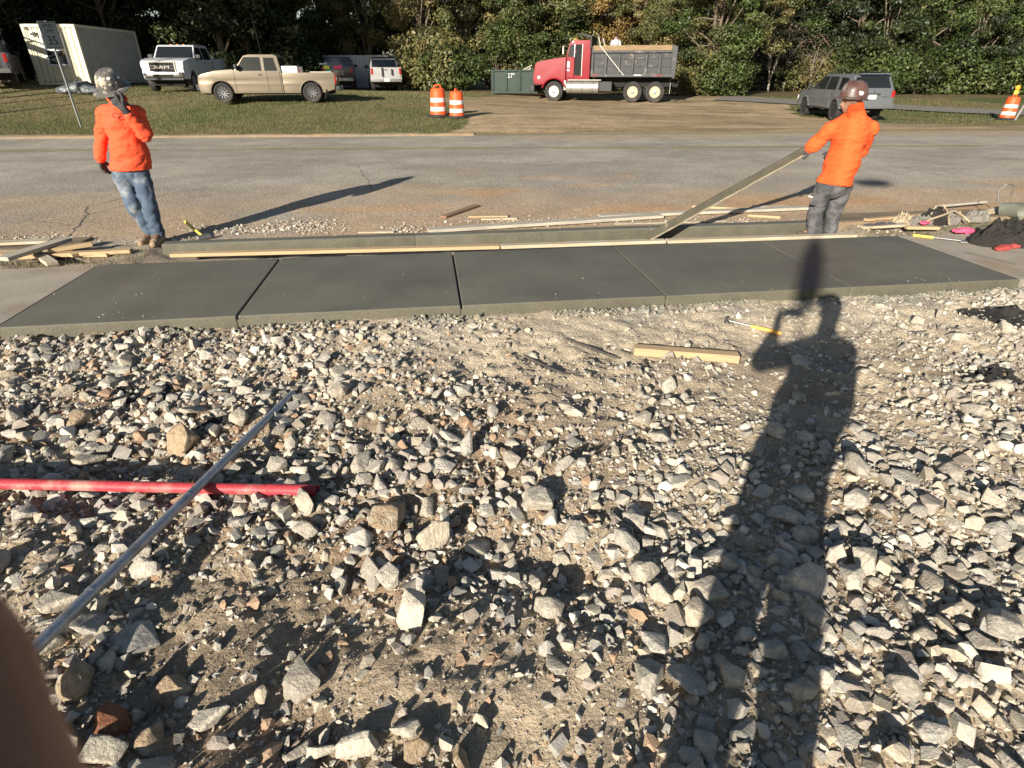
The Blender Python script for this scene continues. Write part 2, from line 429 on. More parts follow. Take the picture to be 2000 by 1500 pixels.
def far_col(X, Y):
    k = Y - kf(X)
    wx = X + 1.6 * fbm2(X * .35, Y * .35, 3, 51); wy = Y + 1.6 * fbm2(X * .35, Y * .35, 3, 57)
    dirt = poly_mask(DIRT, wx, wy).astype(float)
    g1 = np.array((.085, .095, .036)); g2 = np.array((.15, .125, .062)); dry = np.array((.24, .18, .105))
    t = sstep(-.3, .35, fbm2(X * .45, Y * .3, 3, 61)); c = lerp3(g1, g2, t)
    b = sstep(6.5, 9.5, k + 2.5 * fbm2(X * .3, Y * .3, 2, 66)) * sstep(8, 2, X) ; c = lerp3(c, g2 * .9, .0) if False else c * (1 - .45 * b[..., None]) + dry * .45 * b[..., None]
    rg = sstep(9, 14, X) * sstep(26, 20, Y); c = c * (1 - .7 * rg[..., None]) + dry * .82 * .7 * rg[..., None]
    dr = np.array((.31, .235, .145)) * (1 + .55 * fbm2(X * .8, Y * 1.2, 4, 71))[..., None]
    dr2 = lerp3(np.array((.36, .27, .165)), np.array((.135, .11, .055)), sstep(-.15, .3, fbm2(X * .3, Y * 1.3, 4, 75)))
    dr = dr * .5 + dr2 * .5
    c = c * (1 - dirt[..., None]) + dr * dirt[..., None]
    e = sstep(.75, .2, k + .25 * fbm2(X * 2, Y * 2, 2, 78)); c = c * (1 - e[..., None]) + np.array((.29, .20, .12)) * e[..., None]
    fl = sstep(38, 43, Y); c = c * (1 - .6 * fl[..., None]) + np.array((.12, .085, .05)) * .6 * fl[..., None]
    return c
xs = axis_([(-400, -45, 18), (-45, -24, 1), (-24, 34, .22), (34, 55, 1), (55, 400, 18)]); ys2 = axis_([(0, 12, .22), (12, 30, .5), (30, 90, 3), (90, 420, 20)])
def far_grid():
    X, S = np.meshgrid(xs, ys2, indexing='ij'); Y = S + kf(X) + .12; Z = zfar(X, Y) + .02 * fbm2(X * 1.2, Y * 1.2, 2, 80) * sstep(.5, 1.5, S)
    n, m = X.shape; V = np.stack([X, Y, Z], -1).reshape(-1, 3); i = np.arange(n * m).reshape(n, m)
    F = np.stack([i[:-1, :-1], i[1:, :-1], i[1:, 1:], i[:-1, 1:]], -1).reshape(-1, 4)
    return V, F, far_col(X, Y).reshape(-1, 3)
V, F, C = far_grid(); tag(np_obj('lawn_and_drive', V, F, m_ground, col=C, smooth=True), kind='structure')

# one wide sheet under everything on the camera's side and beyond the road ends
def near_col(X, Y): return lerp3((.28, .225, .155), (.14, .13, .06), sstep(-.2, .3, fbm2(X * .3, Y * .3, 2, 91)))
V, F, C = grid_mesh(np.linspace(-400, 400, 81), np.linspace(-400, 17, 61), lambda X, Y: -.40 + 0 * X, near_col)
tag(np_obj('ground', V, F, m_ground, col=C), kind='structure')

# road
def road_z(X, Y): return .0 + .06 * sstep(7, 13, Y) * sstep(19.5, 13, Y) - .02 + .006 * fbm2(X * .7, Y * .7, 2, 95)
def road_col(X, Y):
    c = lerp3((.335, .302, .25), (.265, .24, .20), sstep(-.35, .35, fbm2(X * .6, Y * .9, 3, 96)))
    d = sstep(11.2, 7.8, Y + 1.8 * fbm2(X * .35, Y * .8, 3, 97)) * sstep(-.3, .2, fbm2(X * .45, Y * .7, 3, 99) + .16 * sstep(-2.5, -1, X))
    c = c * (1 - .75 * d[..., None]) + np.array((.40, .28, .17)) * .75 * d[..., None]
    o = sstep(.10, .36, fbm2(X * .55, Y * 1.8, 3, 102)) * sstep(12.6, 9, Y) * sstep(-3, -.5, X); c = c * (1 - .6 * o[..., None]) + np.array((.44, .265, .135)) * .6 * o[..., None]
    f = sstep(2.2, .4, kf(X) - Y + .8 * fbm2(X * .5, Y, 3, 105)) * sstep(1, 4, X); c = c * (1 - .8 * f[..., None]) + np.array((.34, .27, .18)) * .8 * f[..., None]
    return c
xs = axis_([(-400, -26, 22), (-26, 30, .16), (30, 400, 22)]); tt = np.linspace(0, 1, 76)
X, T = np.meshgrid(xs, tt, indexing='ij'); Y0 = 6.93; Y = Y0 + (kf(X) - Y0) * T; Z = road_z(X, Y)
n, m = X.shape; i = np.arange(n * m).reshape(n, m)
tag(np_obj('road', np.stack([X, Y, Z], -1).reshape(-1, 3), np.stack([i[:-1, :-1], i[1:, :-1], i[1:, 1:], i[:-1, 1:]], -1).reshape(-1, 4), m_asph, col=road_col(X, Y).reshape(-1, 3), smooth=True), kind='structure')
# centre lines: two faded yellow stripes, broken up where worn
def stripe(off):
    V = []; F = []
    for x in np.arange(-40, 45, .5):
        if vn2(x * 1.3 + off * 40, 3.3) < -.30: continue
        yc = 15.42 - .105 * x if abs(x) < 30 else 15.42 - .105 * 30 * np.sign(x)
        yc2 = 15.42 - .105 * (x + .5) if abs(x) < 30 else yc
        w = .045 + .012 * vn2(x * 3, off); k = len(V)
        for xx, yy in ((x, yc + off - w), (x + .5, yc2 + off - w), (x + .5, yc2 + off + w), (x, yc + off + w)): V.append((xx, yy, float(road_z(xx, yy)) + .007))
        F.append((k, k + 1, k + 2, k + 3))
    return V, F
for off in (-.13, .13):
    V, F = stripe(off); tag(np_obj('road_marking', V, F, m_paint), kind='structure')

# far kerb: weathered concrete, earth washed over it in places
def kerb_run(x0, x1, name):
    V = []; F = []; prof = [(-.02, -.05), (-.015, .02), (.01, .045), (.16, .06), (.19, -.05)]
    xx = np.arange(x0, x1 + .01, .3); np_ = len(prof)
    for x in xx:
        for a, b in prof:
            V.append((x, float(kf(x)) + a + .03 * float(fbm2(x * 1.1, 2.2, 2, 3)), b + (.03 * float(fbm2(x * 1.7, a * 3, 3, 6)) if b > 0 else 0)))
    for j in range(len(xx) - 1):
        for q in range(np_ - 1): a = j * np_ + q; F.append((a, a + np_, a + np_ + 1, a + 1))
    return tag(np_obj(name, V, F, m_kerbold, smooth=False), kind='structure')
kerb_run(-40, 1.6, 'far_kerb'); kerb_run(24, 60, 'far_kerb')

# side street at the right
def ribbon(name, pts, w, mat, lift):
    V = []; F = []; pts = [Vector(p) for p in pts]; res = []
    for a, b in zip(pts[:-1], pts[1:]):
        for t in np.linspace(0, 1, 9)[:-1]: res.append(a.lerp(b, float(t)))
    res.append(pts[-1]); K = 6
    for i, p in enumerate(res):
        d = (res[min(i + 1, len(res) - 1)] - res[max(i - 1, 0)]).to_2d().normalized(); nrm = Vector((-d.y, d.x))
        for k in range(K + 1):
            q = p.to_2d() + nrm * (w * (k / K - .5)); V.append((q.x, q.y, float(zfar(q.x, q.y)) + lift))
    for i in range(len(res) - 1):
        for k in range(K): a = i * (K + 1) + k; F.append((a, a + 1, a + K + 2, a + K + 1))
    return np_obj(name, V, F, mat, smooth=True)
q = [on_far(1405, 193), on_far(1560, 201), on_far(1760, 211), on_far(1960, 221), on_far(1998, 232)]
d = (q[3] - q[2]).normalized(); q[4] = q[3] + d * 14
tag(ribbon('side_street', q, 3.6, m_side_street, .05), kind='structure')

# ------------------------------------------------------------------ the new pavement: five fresh panels with tooled joints
SX = [-3.29, -1.56, .20, 1.95, 3.66, 5.36]; SY0, SY1, ST = 4.57, 6.19, .012
pav = tag(thing('pavement', None, None), kind='structure')
def panel(x0, x1, gap0, gap1, name):
    a = x0 + gap0; b = x1 - gap1
    nx, ny = 28, 26; u = np.linspace(a, b, nx); v = np.linspace(SY0, SY1, ny)
    mb = MB(); mb.box(((a + b) / 2, (SY0 + SY1) / 2, ST - .065), (b - a, SY1 - SY0, .13))
    def fn(c):
        n_ = .004 * float(fbm2(c.x * 3, c.y * 3, 2, 5)); 
        return (c.x, c.y + (.006 * float(fbm2(c.x * 5, c.z * 20, 2, 9)) if c.y < 5 else 0), c.z + n_ * (c.z > 0))
    o = mb.build(name, m_fresh, pav, bevel=.012, seg=3, ang=60, fn=fn)
    o.data.materials.append(m_freshside)
    for p in o.data.polygons:
        if p.normal.z < .35: p.material_index = 1
    return o
gaps = [.004, .0075, .0075, .004, .002, .004]
for i in range(5): panel(SX[i], SX[i + 1], gaps[i], gaps[i + 1], 'concrete_panel')
mb = MB(); mb.box(((SX[0] + SX[-1]) / 2, (SY0 + SY1) / 2, ST - .085), (SX[-1] - SX[0] - .01, SY1 - SY0 - .016, .10))
mb.build('slab_base', m_freshside, pav)
# old pavement on both sides
oldp = tag(thing('old_pavement', None, None), kind='structure')
def oldslab(x0, x1, zt):
    mb = MB(); mb.box(((x0 + x1) / 2, 5.36, zt - .06), (x1 - x0 - .012, 1.66, .12))
    return mb.build('concrete_panel', m_oldconc, oldp, bevel=.008)
oldslab(-5.1, -3.295, .006); oldslab(-6.95, -5.1, .004); oldslab(-8.8, -6.95, .006); oldslab(-12, -8.8, .004)
oldslab(5.365, 7.15, .006); oldslab(7.15, 8.95, .004); oldslab(8.95, 12, .006)
# soil between pavement and kerb, crumbled verge both sides
def strip_z(X, Y): return -.10 + .085 * np.maximum(sstep(-2.75, -3.1, X), sstep(4.85, 5.15, X)) + .05 * fbm2(X * 3, Y * 3, 3, 12) * (1 + .3 * vn2(X * 20, Y * 20, 3)) + .012 * fbm2(X * 18, Y * 18, 2, 14)
V, F, C = grid_mesh(axis_([(-30, -8, .5), (-8, 10, .04), (10, 30, .5)]), axis_([(6.17, 7.06, .035)]), strip_z)
tag(np_obj('soil_strip', V, F, m_soil, smooth=True), kind='structure')

# new kerb behind the pavement, in cast lengths; its back faces the camera
kerb = tag(thing('new_kerb', None, None), kind='structure')
kx = [-2.90, -.2, 2.55, 4.88]
for a, b in zip(kx[:-1], kx[1:]):
    mb = MB(); mb.prism([(6.74, -.16), (6.74, .045), (6.755, .058), (6.88, .058), (6.905, .045), (6.96, -.16)], a + .002, b - .002, 'x')
    o = mb.build('kerb_length', m_freshside, kerb, bevel=.006, seg=2); o.data.materials.append(m_fresh)
    for p in o.data.polygons:
        if p.normal.z > .6: p.material_index = 1
# old kerb and gutter to the right and left
okb = tag(thing('old_kerb', None, None), kind='structure')
for a, b in ((4.95, 7.4), (7.4, 9.9), (9.9, 14), (-7.2, -3.9), (-12, -7.2)):
    mb = MB(); mb.prism([(6.78, -.2), (6.78, .035), (6.80, .045), (6.95, .04), (6.98, .008), (7.42, .006), (7.44, -.2)], a + .006, b - .006, 'x')
    mb.build('kerb_length', m_kerbold, okb, bevel=.006)
# ------------------------------------------------------------------ rubble: rock shapes
def ico(sub):
    bm = bmesh.new(); bmesh.ops.create_icosphere(bm, subdivisions=sub, radius=1); V = np.array([v.co[:] for v in bm.verts]); F = np.array([[v.index for v in f.verts] for f in bm.faces]); bm.free(); return V, F
ICO = {k: ico(k) for k in (1, 2, 3, 4)}
def rock_shape(sub, rs, angular=1.0, npl=13):
    V, F = ICO[sub]; d = V / np.linalg.norm(V, axis=1)[:, None]
    n = rs.randn(npl, 3); n /= np.linalg.norm(n, axis=1)[:, None]; off = rs.uniform(.45, .92, npl)
    dot = d @ n.T; r = np.where(dot > .05, off / np.maximum(dot, .05), 9.0)
    k = 50 + 60 * angular; rr = np.minimum(-np.log(np.exp(-k * np.minimum(r, 2.5)).sum(1)) / k, 1.15)
    V = d * rr[:, None]
    if sub >= 3: V = V * (1 + .09 * vn3(d * 2.6 + rs.rand() * 20)[:, None] + .05 * vn3(d * 7 + rs.rand() * 20)[:, None] + .03 * vn3(d * 16 + rs.rand() * 20)[:, None])
    s = np.array([1.0, rs.uniform(.6, .92), rs.uniform(.5, .88)]); V = V * s
    return V / np.abs(V).max(), F
rs = np.random.RandomState(5)
def hull_rock(rs, n, rough=False):
    """crushed stone: convex hull of a few points; the large ones get worn edges and a rough skin"""
    p = rs.normal(0, 1, (n, 3)); p /= np.linalg.norm(p, axis=1)[:, None]; p *= rs.uniform(.72, 1.0, (n, 1)); p *= np.array([1.0, rs.uniform(.5, .92), rs.uniform(.38, .8)])
    bm = bmesh.new()
    for q in p: bm.verts.new(q)
    r = bmesh.ops.convex_hull(bm, input=bm.verts); bmesh.ops.delete(bm, geom=[v for v in bm.verts if not v.link_faces], context='VERTS')
    if rough:
        bmesh.ops.dissolve_limit(bm, angle_limit=R(9), verts=bm.verts, edges=bm.edges)
        bmesh.ops.bevel(bm, geom=list(bm.edges), offset=.05, segments=2, profile=.6, affect='EDGES', clamp_overlap=True)
        bmesh.ops.triangulate(bm, faces=bm.faces)
        for _ in range(2): bmesh.ops.subdivide_edges(bm, edges=[e for e in bm.edges if e.calc_length() > .16], cuts=1); bmesh.ops.triangulate(bm, faces=bm.faces)
    bmesh.ops.recalc_face_normals(bm, faces=bm.faces); bmesh.ops.triangulate(bm, faces=bm.faces); bm.verts.index_update()
    V = np.array([v.co[:] for v in bm.verts]); F = np.array([[v.index for v in f.verts] for f in bm.faces]); bm.free()
    if rough: V = V * (1 + .07 * vn3(V * 2.4 + rs.rand() * 20) + .05 * vn3(V * 6 + rs.rand() * 20) + .025 * vn3(V * 15 + 3))[:, None]
    return V / np.abs(V).max(), F
BIG = [hull_rock(rs, rs.randint(13, 19), True) for _ in range(30)]
MID = [hull_rock(rs, rs.randint(13, 19)) for _ in range(40)]
SML = [hull_rock(rs, rs.randint(9, 13)) for _ in range(24)]
big_meshes = []
for V, F in BIG:
    me = np_mesh('rock', V, F, smooth=True)
    try: me.set_sharp_from_angle(angle=R(30))
    except Exception: pass
    me.materials.append(m_rock); big_meshes.append(me)

# density of coarse stone over the plot, read off the photograph (px, py, radius px, weight)
DBL = [(1750, 1000, 420, 1.0), (1800, 1300, 330, 1.0), (1500, 1150, 240, .8), (1100, 1000, 230, .6), (750, 1050, 190, .9), (950, 1130, 160, .8), (330, 850, 240, .8),
       (560, 880, 150, .5), (200, 1050, 170, .6), (150, 1400, 240, .6), (650, 1440, 120, .5), (1300, 800, 150, .35), (870, 800, 160, .45), (1250, 1330, 150, .35),
       (1900, 800, 220, .5), (1620, 760, 200, .3), (450, 700, 250, .35), (100, 720, 150, .3), (1450, 1400, 200, .6), (850, 1480, 120, .5)]
LOW = [(1100, 700, 280, .85), (1500, 670, 320, .85), (950, 1320, 190, .8), (700, 1330, 130, .6), (1200, 1430, 110, .5), (620, 1180, 110, .5), (1780, 680, 280, .75), (330, 1200, 120, .5), (1180, 860, 140, .4), (780, 690, 160, .5)]
def coarse(x, y):
    px, py = proj(np.asarray(x), np.asarray(y), -.1)
    w = .20 + 0 * px
    for a, b, r, k in DBL: w = w + k * np.exp(-(((px - a) ** 2 + (py - b) ** 2) / (r * r)))
    for a, b, r, k in LOW: w = w * (1 - k * np.exp(-(((px - a) ** 2 + (py - b) ** 2) / (r * r))))
    w = w * (.55 + 1.1 * sstep(-.3, .35, fbm2(np.asarray(x) * 2.2, np.asarray(y) * 2.2, 2, 120)))
    return np.clip(w, .03, 1.2)
cells = {}
def free_spot(x, y, r, k=.82):
    c = .12; i, j = int(x // c), int(y // c)
    for a in range(i - 2, i + 3):
        for b in range(j - 2, j + 3):
            for (u, v, q) in cells.get((a, b), ()):
                if (u - x) ** 2 + (v - y) ** 2 < (k * (r + q)) ** 2: return False
    cells.setdefault((i, j), []).append((x, y, r)); return True
def in_plot(x, y):
    if y < .55 or y > 4.5: return False
    px, py = proj(x, y, -.1); return -700 < px < 2650
rock_group = 'loose rocks of the rubble'
def place_big(x, y, r, mesh, label=None, mat=None, tilt=.5, sink=.38, rz=None, scale=(1, 1, 1)):
    z = float(hgrav_fine(x, y)); o = bpy.data.objects.new('rock', mesh); link(o)
    o.scale = (r * scale[0], r * scale[1], r * scale[2])
    o.rotation_euler = (random.gauss(0, tilt * .5), random.gauss(0, tilt * .5), random.uniform(0, 6.28) if rz is None else rz)
    V = np.empty(len(mesh.vertices) * 3, np.float32); mesh.vertices.foreach_get('co', V); V = V.reshape(-1, 3)
    W = (V * np.array(o.scale)) @ np.array(o.rotation_euler.to_matrix()).T; hgt = W[:, 2].max() - W[:, 2].min()
    o.location = (x, y, z - W[:, 2].min() - hgt * sink * random.uniform(.6, 1.1))
    if mat: o.material_slots[0].link = 'OBJECT'; o.material_slots[0].material = mat
    tag(o, label or 'pale angular rock lying loose in the rubble', 'rock', rock_group); return o
# rocks one can name
SPECIAL = [  # px, py, width px, material, label, vertical stretch
    (815, 1185, 92, m_rock_white, 'large pale wedge-shaped rock standing in the middle foreground', 1.35),
    (628, 1452, 56, m_rock_white, 'white speckled rock beside a longer white rock at bottom edge', 1.0),
    (702, 1440, 84, m_rock_white, 'longer white rock with flat top near bottom edge', 1.0),
    (222, 1408, 78, m_rock_red, 'crumbly red clay rock in bottom left corner', 1.1),
    (358, 845, 62, m_rock_brown, 'flat-topped brown rock above the red pipe', 1.1),
    (152, 800, 50, m_rock_brown, 'rounded orange-brown rock at left', 1.0),
    (760, 992, 84, m_rock_brown, 'broad brown boulder right of the red pipe end', 1.0),
    (850, 1035, 66, m_rock, 'grey angular boulder beside the dark hollow', 1.2),
    (1042, 970, 72, m_rock, 'large tan block with a sunlit face at centre', 1.1),
    (912, 868, 58, m_rock, 'faceted grey-green rock standing alone on smooth dirt', 1.25),
    (1575, 1132, 78, m_rock, 'broad round rock inside the photographer shadow', 1.0),
    (1545, 985, 84, m_rock, 'flat slab-like rock crossing the photographer shadow', .7),
    (285, 1098, 66, m_rock, 'dark grey rock just right of the metal pipe', 1.0),
    (160, 1330, 84, m_rock_brown, 'long dark flat rock in the shaded bottom left', .8),
    (340, 1340, 72, m_rock_brown, 'tall brown rock near the bottom left corner', 1.2),
    (415, 1395, 74, m_rock_white, 'pointed pale slab leaning in the bottom left', .7),
    (310, 1440, 78, m_rock_brown, 'brown clod-like rock next to the red clay rock', 1.0),
    (130, 1470, 70, m_rock_white, 'round pale rock at the bottom beside the finger', 1.1),
    (905, 1478, 60, m_rock_brown, 'upright tan rock cut by the bottom edge', 1.3),
    (815, 1465, 52, m_rock_brown, 'pitted brown rock at the bottom edge centre', 1.2),
    (1075, 1165, 60, m_rock, 'pale rock at the lower rim of the hollow', 1.0),
    (975, 1090, 50, m_rock, 'half lit round rock at the rim of the hollow', 1.0),
    (1660, 1130, 66, m_rock_white, 'squarish pale rock at the shadow right edge', 1.0),
    (1940, 1215, 92, m_rock, 'big pale boulder at the right edge', .9),
    (910, 757, 46, m_rock_white, 'bright white round rock on the smooth dirt', 1.0),
    (1120, 805, 36, m_rock_white, 'white pebble-shaped rock in front of the dark stick', 1.1)]
for px, py, w, mt, lb, vs in SPECIAL:
    p = P(px, py + w * .22, -.1); zc = ((p.y * cy_ + p.x * sy_) * ct_ - (p.z - CAMH) * st_); r = w / FPX * zc / 2 * 1.1
    free_spot(p.x, p.y, r * .9); me = random.choice(big_meshes)
    place_big(p.x, p.y, r, me, lb, mt if mt is not m_rock else None, .25, .25, scale=(1, 1, vs * 1.25))
cnt = 0; tries = 0
LAND = [(1340, 690, 'near the sawn timber block'), (1560, 700, 'at the shoulders of the photographer shadow'), (1540, 950, 'in the middle of the photographer shadow'), (1440, 1350, 'by the legs of the photographer shadow'),
        (1780, 800, 'in the rubble below the right end of the pavement'), (1800, 1020, 'in the dense rubble right of the shadow'), (1800, 1300, 'in the bottom right corner'), (1180, 820, 'below the dark sticks'),
        (300, 960, 'beside the red pipe'), (200, 760, 'in the stony patch at upper left'), (400, 800, 'left of the metal pipe tip'), (640, 790, 'right of the metal pipe tip'), (200, 1150, 'along the lower metal pipe'),
        (700, 980, 'past the end of the red pipe'), (850, 1200, 'around the pale wedge-shaped rock'), (1130, 1130, 'around the dark hollow'), (1080, 1400, 'on the dirt at the bottom centre'), (500, 1350, 'in the lower left rubble'), (180, 1430, 'in the bottom left corner'), (930, 760, 'on the smooth dirt at centre'), (700, 1450, 'near the white rocks at the bottom edge')]
while cnt < 275 and tries < 60000:
    tries += 1
    x = random.uniform(-4.4, 5.2); y = random.uniform(.7, 4.42)
    if not in_plot(x, y): continue
    px, py = proj(x, y, -.1)
    if not (-30 < px < 2030) or random.random() > float(coarse(x, y)): continue
    if random.random() > (2.4 / (y + .9)) ** 1.1: continue
    r = .046 + .044 * random.random() ** 2.0
    if not free_spot(x, y, r): continue
    best = min(LAND, key=lambda l: (l[0] - px) ** 2 + (l[1] - py) ** 2)[2]; sz = 'small' if r < .051 else 'medium-sized' if r < .066 else 'large'
    o = place_big(x, y, r, random.choice(big_meshes), sz + ' angular rock ' + best, None, .5, .36); o['group'] = 'loose rocks ' + best; cnt += 1

# the uncountable rest: three sizes, each one mesh
PAL = np.array([(.335, .305, .25), (.37, .325, .25), (.43, .395, .33), (.30, .28, .245), (.385, .335, .25), (.46, .425, .365), (.255, .22, .175), (.36, .33, .275), (.28, .24, .20), (.33, .225, .145)])
def stuff_rocks(name, shapes, pts, rad, sink, seed, smooth):
    r_ = np.random.RandomState(seed); n = len(pts); Vs = []; Fs = []; Cs = []; off = 0
    pick = r_.randint(0, len(shapes), n); Z = hgrav_fine(pts[:, 0], pts[:, 1])
    for k, (V, F) in enumerate(shapes):
        m = np.where(pick == k)[0]
        if not len(m): continue
        a = r_.uniform(0, 6.283, len(m)); t1 = r_.normal(0, .5, len(m)); t2 = r_.normal(0, .5, len(m))
        ca, sa, c1, s1, c2, s2 = np.cos(a), np.sin(a), np.cos(t1), np.sin(t1), np.cos(t2), np.sin(t2); z0 = np.zeros_like(a); o1 = np.ones_like(a)
        Rz = np.stack([np.stack([ca, -sa, z0], -1), np.stack([sa, ca, z0], -1), np.stack([z0, z0, o1], -1)], -2)
        Rx = np.stack([np.stack([o1, z0, z0], -1), np.stack([z0, c1, -s1], -1), np.stack([z0, s1, c1], -1)], -2)
        Ry = np.stack([np.stack([c2, z0, s2], -1), np.stack([z0, o1, z0], -1), np.stack([-s2, z0, c2], -1)], -2)
        Q = Rz @ Rx @ Ry; W = np.einsum('nij,vj->nvi', Q, V) * rad[m][:, None, None]
        mn = W[..., 2].min(1); hg = W[..., 2].max(1) - mn
        W[..., 0] += pts[m, 0][:, None]; W[..., 1] += pts[m, 1][:, None]; W[..., 2] += (Z[m] - mn - hg * sink * r_.uniform(.6, 1.2, len(m)))[:, None]
        Vs.append(W.reshape(-1, 3)); Fs.append((F[None] + (np.arange(len(m)) * len(V))[:, None, None] + off).reshape(-1, 3)); off += len(m) * len(V)
        pi = r_.randint(0, len(PAL) - 1, len(m)); redd = (r_.rand(len(m)) < .08) & (pts[m, 0] < .9); pi[redd] = 9
        Cs.append(np.repeat(PAL[pi] * r_.uniform(.85, 1.15, (len(m), 1)), len(V), 0))
    o = np_obj(name, np.concatenate(Vs), np.concatenate(Fs), m_rockv, col=np.concatenate(Cs), smooth=smooth)
    return o
def sample(n, fn, rmin, rpow, rmax, check, seed):
    random.seed(seed); pts = []; rad = []; tr = 0
    while len(pts) < n and tr < n * 60:
        tr += 1; y = .6 + 3.9 * random.random() ** 1.15; x = random.uniform(-5.4, 6.4)
        if not in_plot(x, y): continue
        r = rmin + (rmax - rmin) * random.random() ** rpow * (.5 + .7 * min(1.0, fn(x, y)))
        if random.random() > fn(x, y) or (check and not free_spot(x, y, r, .50)): continue
        pts.append((x, y)); rad.append(r)
    return np.array(pts), np.array(rad)
p_, r_ = sample(12500, lambda x, y: float(coarse(x, y)) ** 1.25, .013, 2.0, .054, True, 1)
big_ = r_ > .026; p_small, r_small = p_[~big_], r_[~big_]
o = stuff_rocks('rubble', MID, p_[big_], r_[big_], .42, 2, False)
tag(o, 'fist-sized and smaller stones of the rubble', 'rubble', kind='stuff')
def fast_sample(n, seed, rmin, rmax, pw, base):
    q = np.random.RandomState(seed); x = q.uniform(-5.4, 6.4, n * 5); y = .6 + 3.92 * q.rand(n * 5) ** 1.2
    px, py = proj(x, y, -.1); k = (px > -700) & (px < 2650) & (q.rand(n * 5) < base + coarse(x, y)); x = x[k][:n]; y = y[k][:n]
    return np.stack([x, y], -1), rmin + (rmax - rmin) * q.rand(len(x)) ** pw
p_, r_ = fast_sample(19000, 3, .0065, .017, 1.8, .22); p_ = np.concatenate([p_, p_small]); r_ = np.concatenate([r_, r_small])
tag(stuff_rocks('small_stones', SML, p_, r_, .35, 4, False), 'small broken stones spread through the dirt', 'stones', kind='stuff')
Vt, Ft = [], []
OCT = []
for k in range(10):
    q = np.random.RandomState(60 + k); V = np.array([(1, 0, 0), (-1, 0, 0), (0, .8, 0), (0, -.8, 0), (0, 0, .65), (0, 0, -.65)]) * q.uniform(.7, 1, (6, 1)) + q.normal(0, .12, (6, 3))
    OCT.append((V, np.array([(0, 2, 4), (2, 1, 4), (1, 3, 4), (3, 0, 4), (2, 0, 5), (1, 2, 5), (3, 1, 5), (0, 3, 5)])))
p_, r_ = fast_sample(72000, 5, .0022, .0075, 1.7, .45)
tag(stuff_rocks('grit', OCT, p_, r_, .3, 6, False), 'grit and tiny chips covering the dirt', 'grit', kind='stuff')
# crushed stone along the crumbled road edge and verge
q = np.random.RandomState(77); xs_ = []; 
def edge_stones():
    X = []; Y = []; S = []; Zs = []
    for px, py, rx, ry, n in [(600, 440, 70, 14, 420), (480, 447, 120, 8, 300), (90, 465, 90, 10, 200), (800, 445, 60, 8, 150), (1100, 430, 250, 10, 260), (1740, 440, 90, 14, 240), (330, 470, 60, 8, 160), (1480, 432, 90, 8, 100)]:
        for _ in range(n):
            a, b = q.normal(0, .5, 2); p = P(px + rx * a, py + ry * b, 0); X.append(p.x); Y.append(p.y); S.append(q.uniform(.006, .02) * (1.4 if q.rand() < .08 else 1))
    return np.array(X), np.array(Y), np.array(S)
X, Y, S = edge_stones(); keep = (Y > 6.97) | ((Y > 6.25) & (Y < 6.7) & ((X < -3) | (X > 5))); X, Y, S = X[keep], Y[keep], S[keep]
_h = hgrav_fine
hgrav_fine = lambda x, y: np.where(y > 6.93, road_z(x, y), strip_z(x, y))
tag(stuff_rocks('crumbled_asphalt', SML, np.stack([X, Y], -1), S, .25, 8, False), 'crumbs of broken stone along the road edge', 'crumbs', kind='stuff')
hgrav_fine = _h
# cracks in the old asphalt: thin sunk dark seams
m_crack = M('crack_tar', (.13, .112, .09), .95, var=.2)
def crack(pts, w, seed):
    q = random.Random(seed); W = [P(a, b, 0) for a, b in pts]; fine = []
    for a, b in zip(W[:-1], W[1:]):
        n = max(3, int((b - a).length / .12))
        for k in range(n): fine.append(a.lerp(b, k / n) + Vector((q.uniform(-.03, .03), q.uniform(-.03, .03), 0)))
    fine.append(W[-1]); V = []; F = []
    for i, p in enumerate(fine):
        d = (fine[min(i + 1, len(fine) - 1)] - fine[max(i - 1, 0)]).normalized(); s = Vector((-d.y, d.x, 0)) * w * q.uniform(.2, .8)
        for r_ in (p - s, p + s): V.append((r_.x, r_.y, float(road_z(r_.x, r_.y)) + .004))
    for i in range(len(fine) - 1): F.append((2 * i, 2 * i + 2, 2 * i + 3, 2 * i + 1))
    tag(np_obj('road_crack', V, F, m_crack), kind='structure')
crack([(130, 462), (150, 440), (168, 420), (172, 404), (240, 388)], .012, 1); crack([(0, 440), (60, 428), (150, 440)], .010, 2); crack([(168, 420), (330, 380), (520, 352)], .008, 3)
crack([(1010, 330), (1200, 318), (1420, 322)], .012, 4); crack([(620, 310), (700, 330), (730, 372)], .010, 5); crack([(1760, 330), (1880, 352), (2000, 356)], .010, 6); crack([(1640, 316), (1760, 330), (1990, 312)], .012, 7)

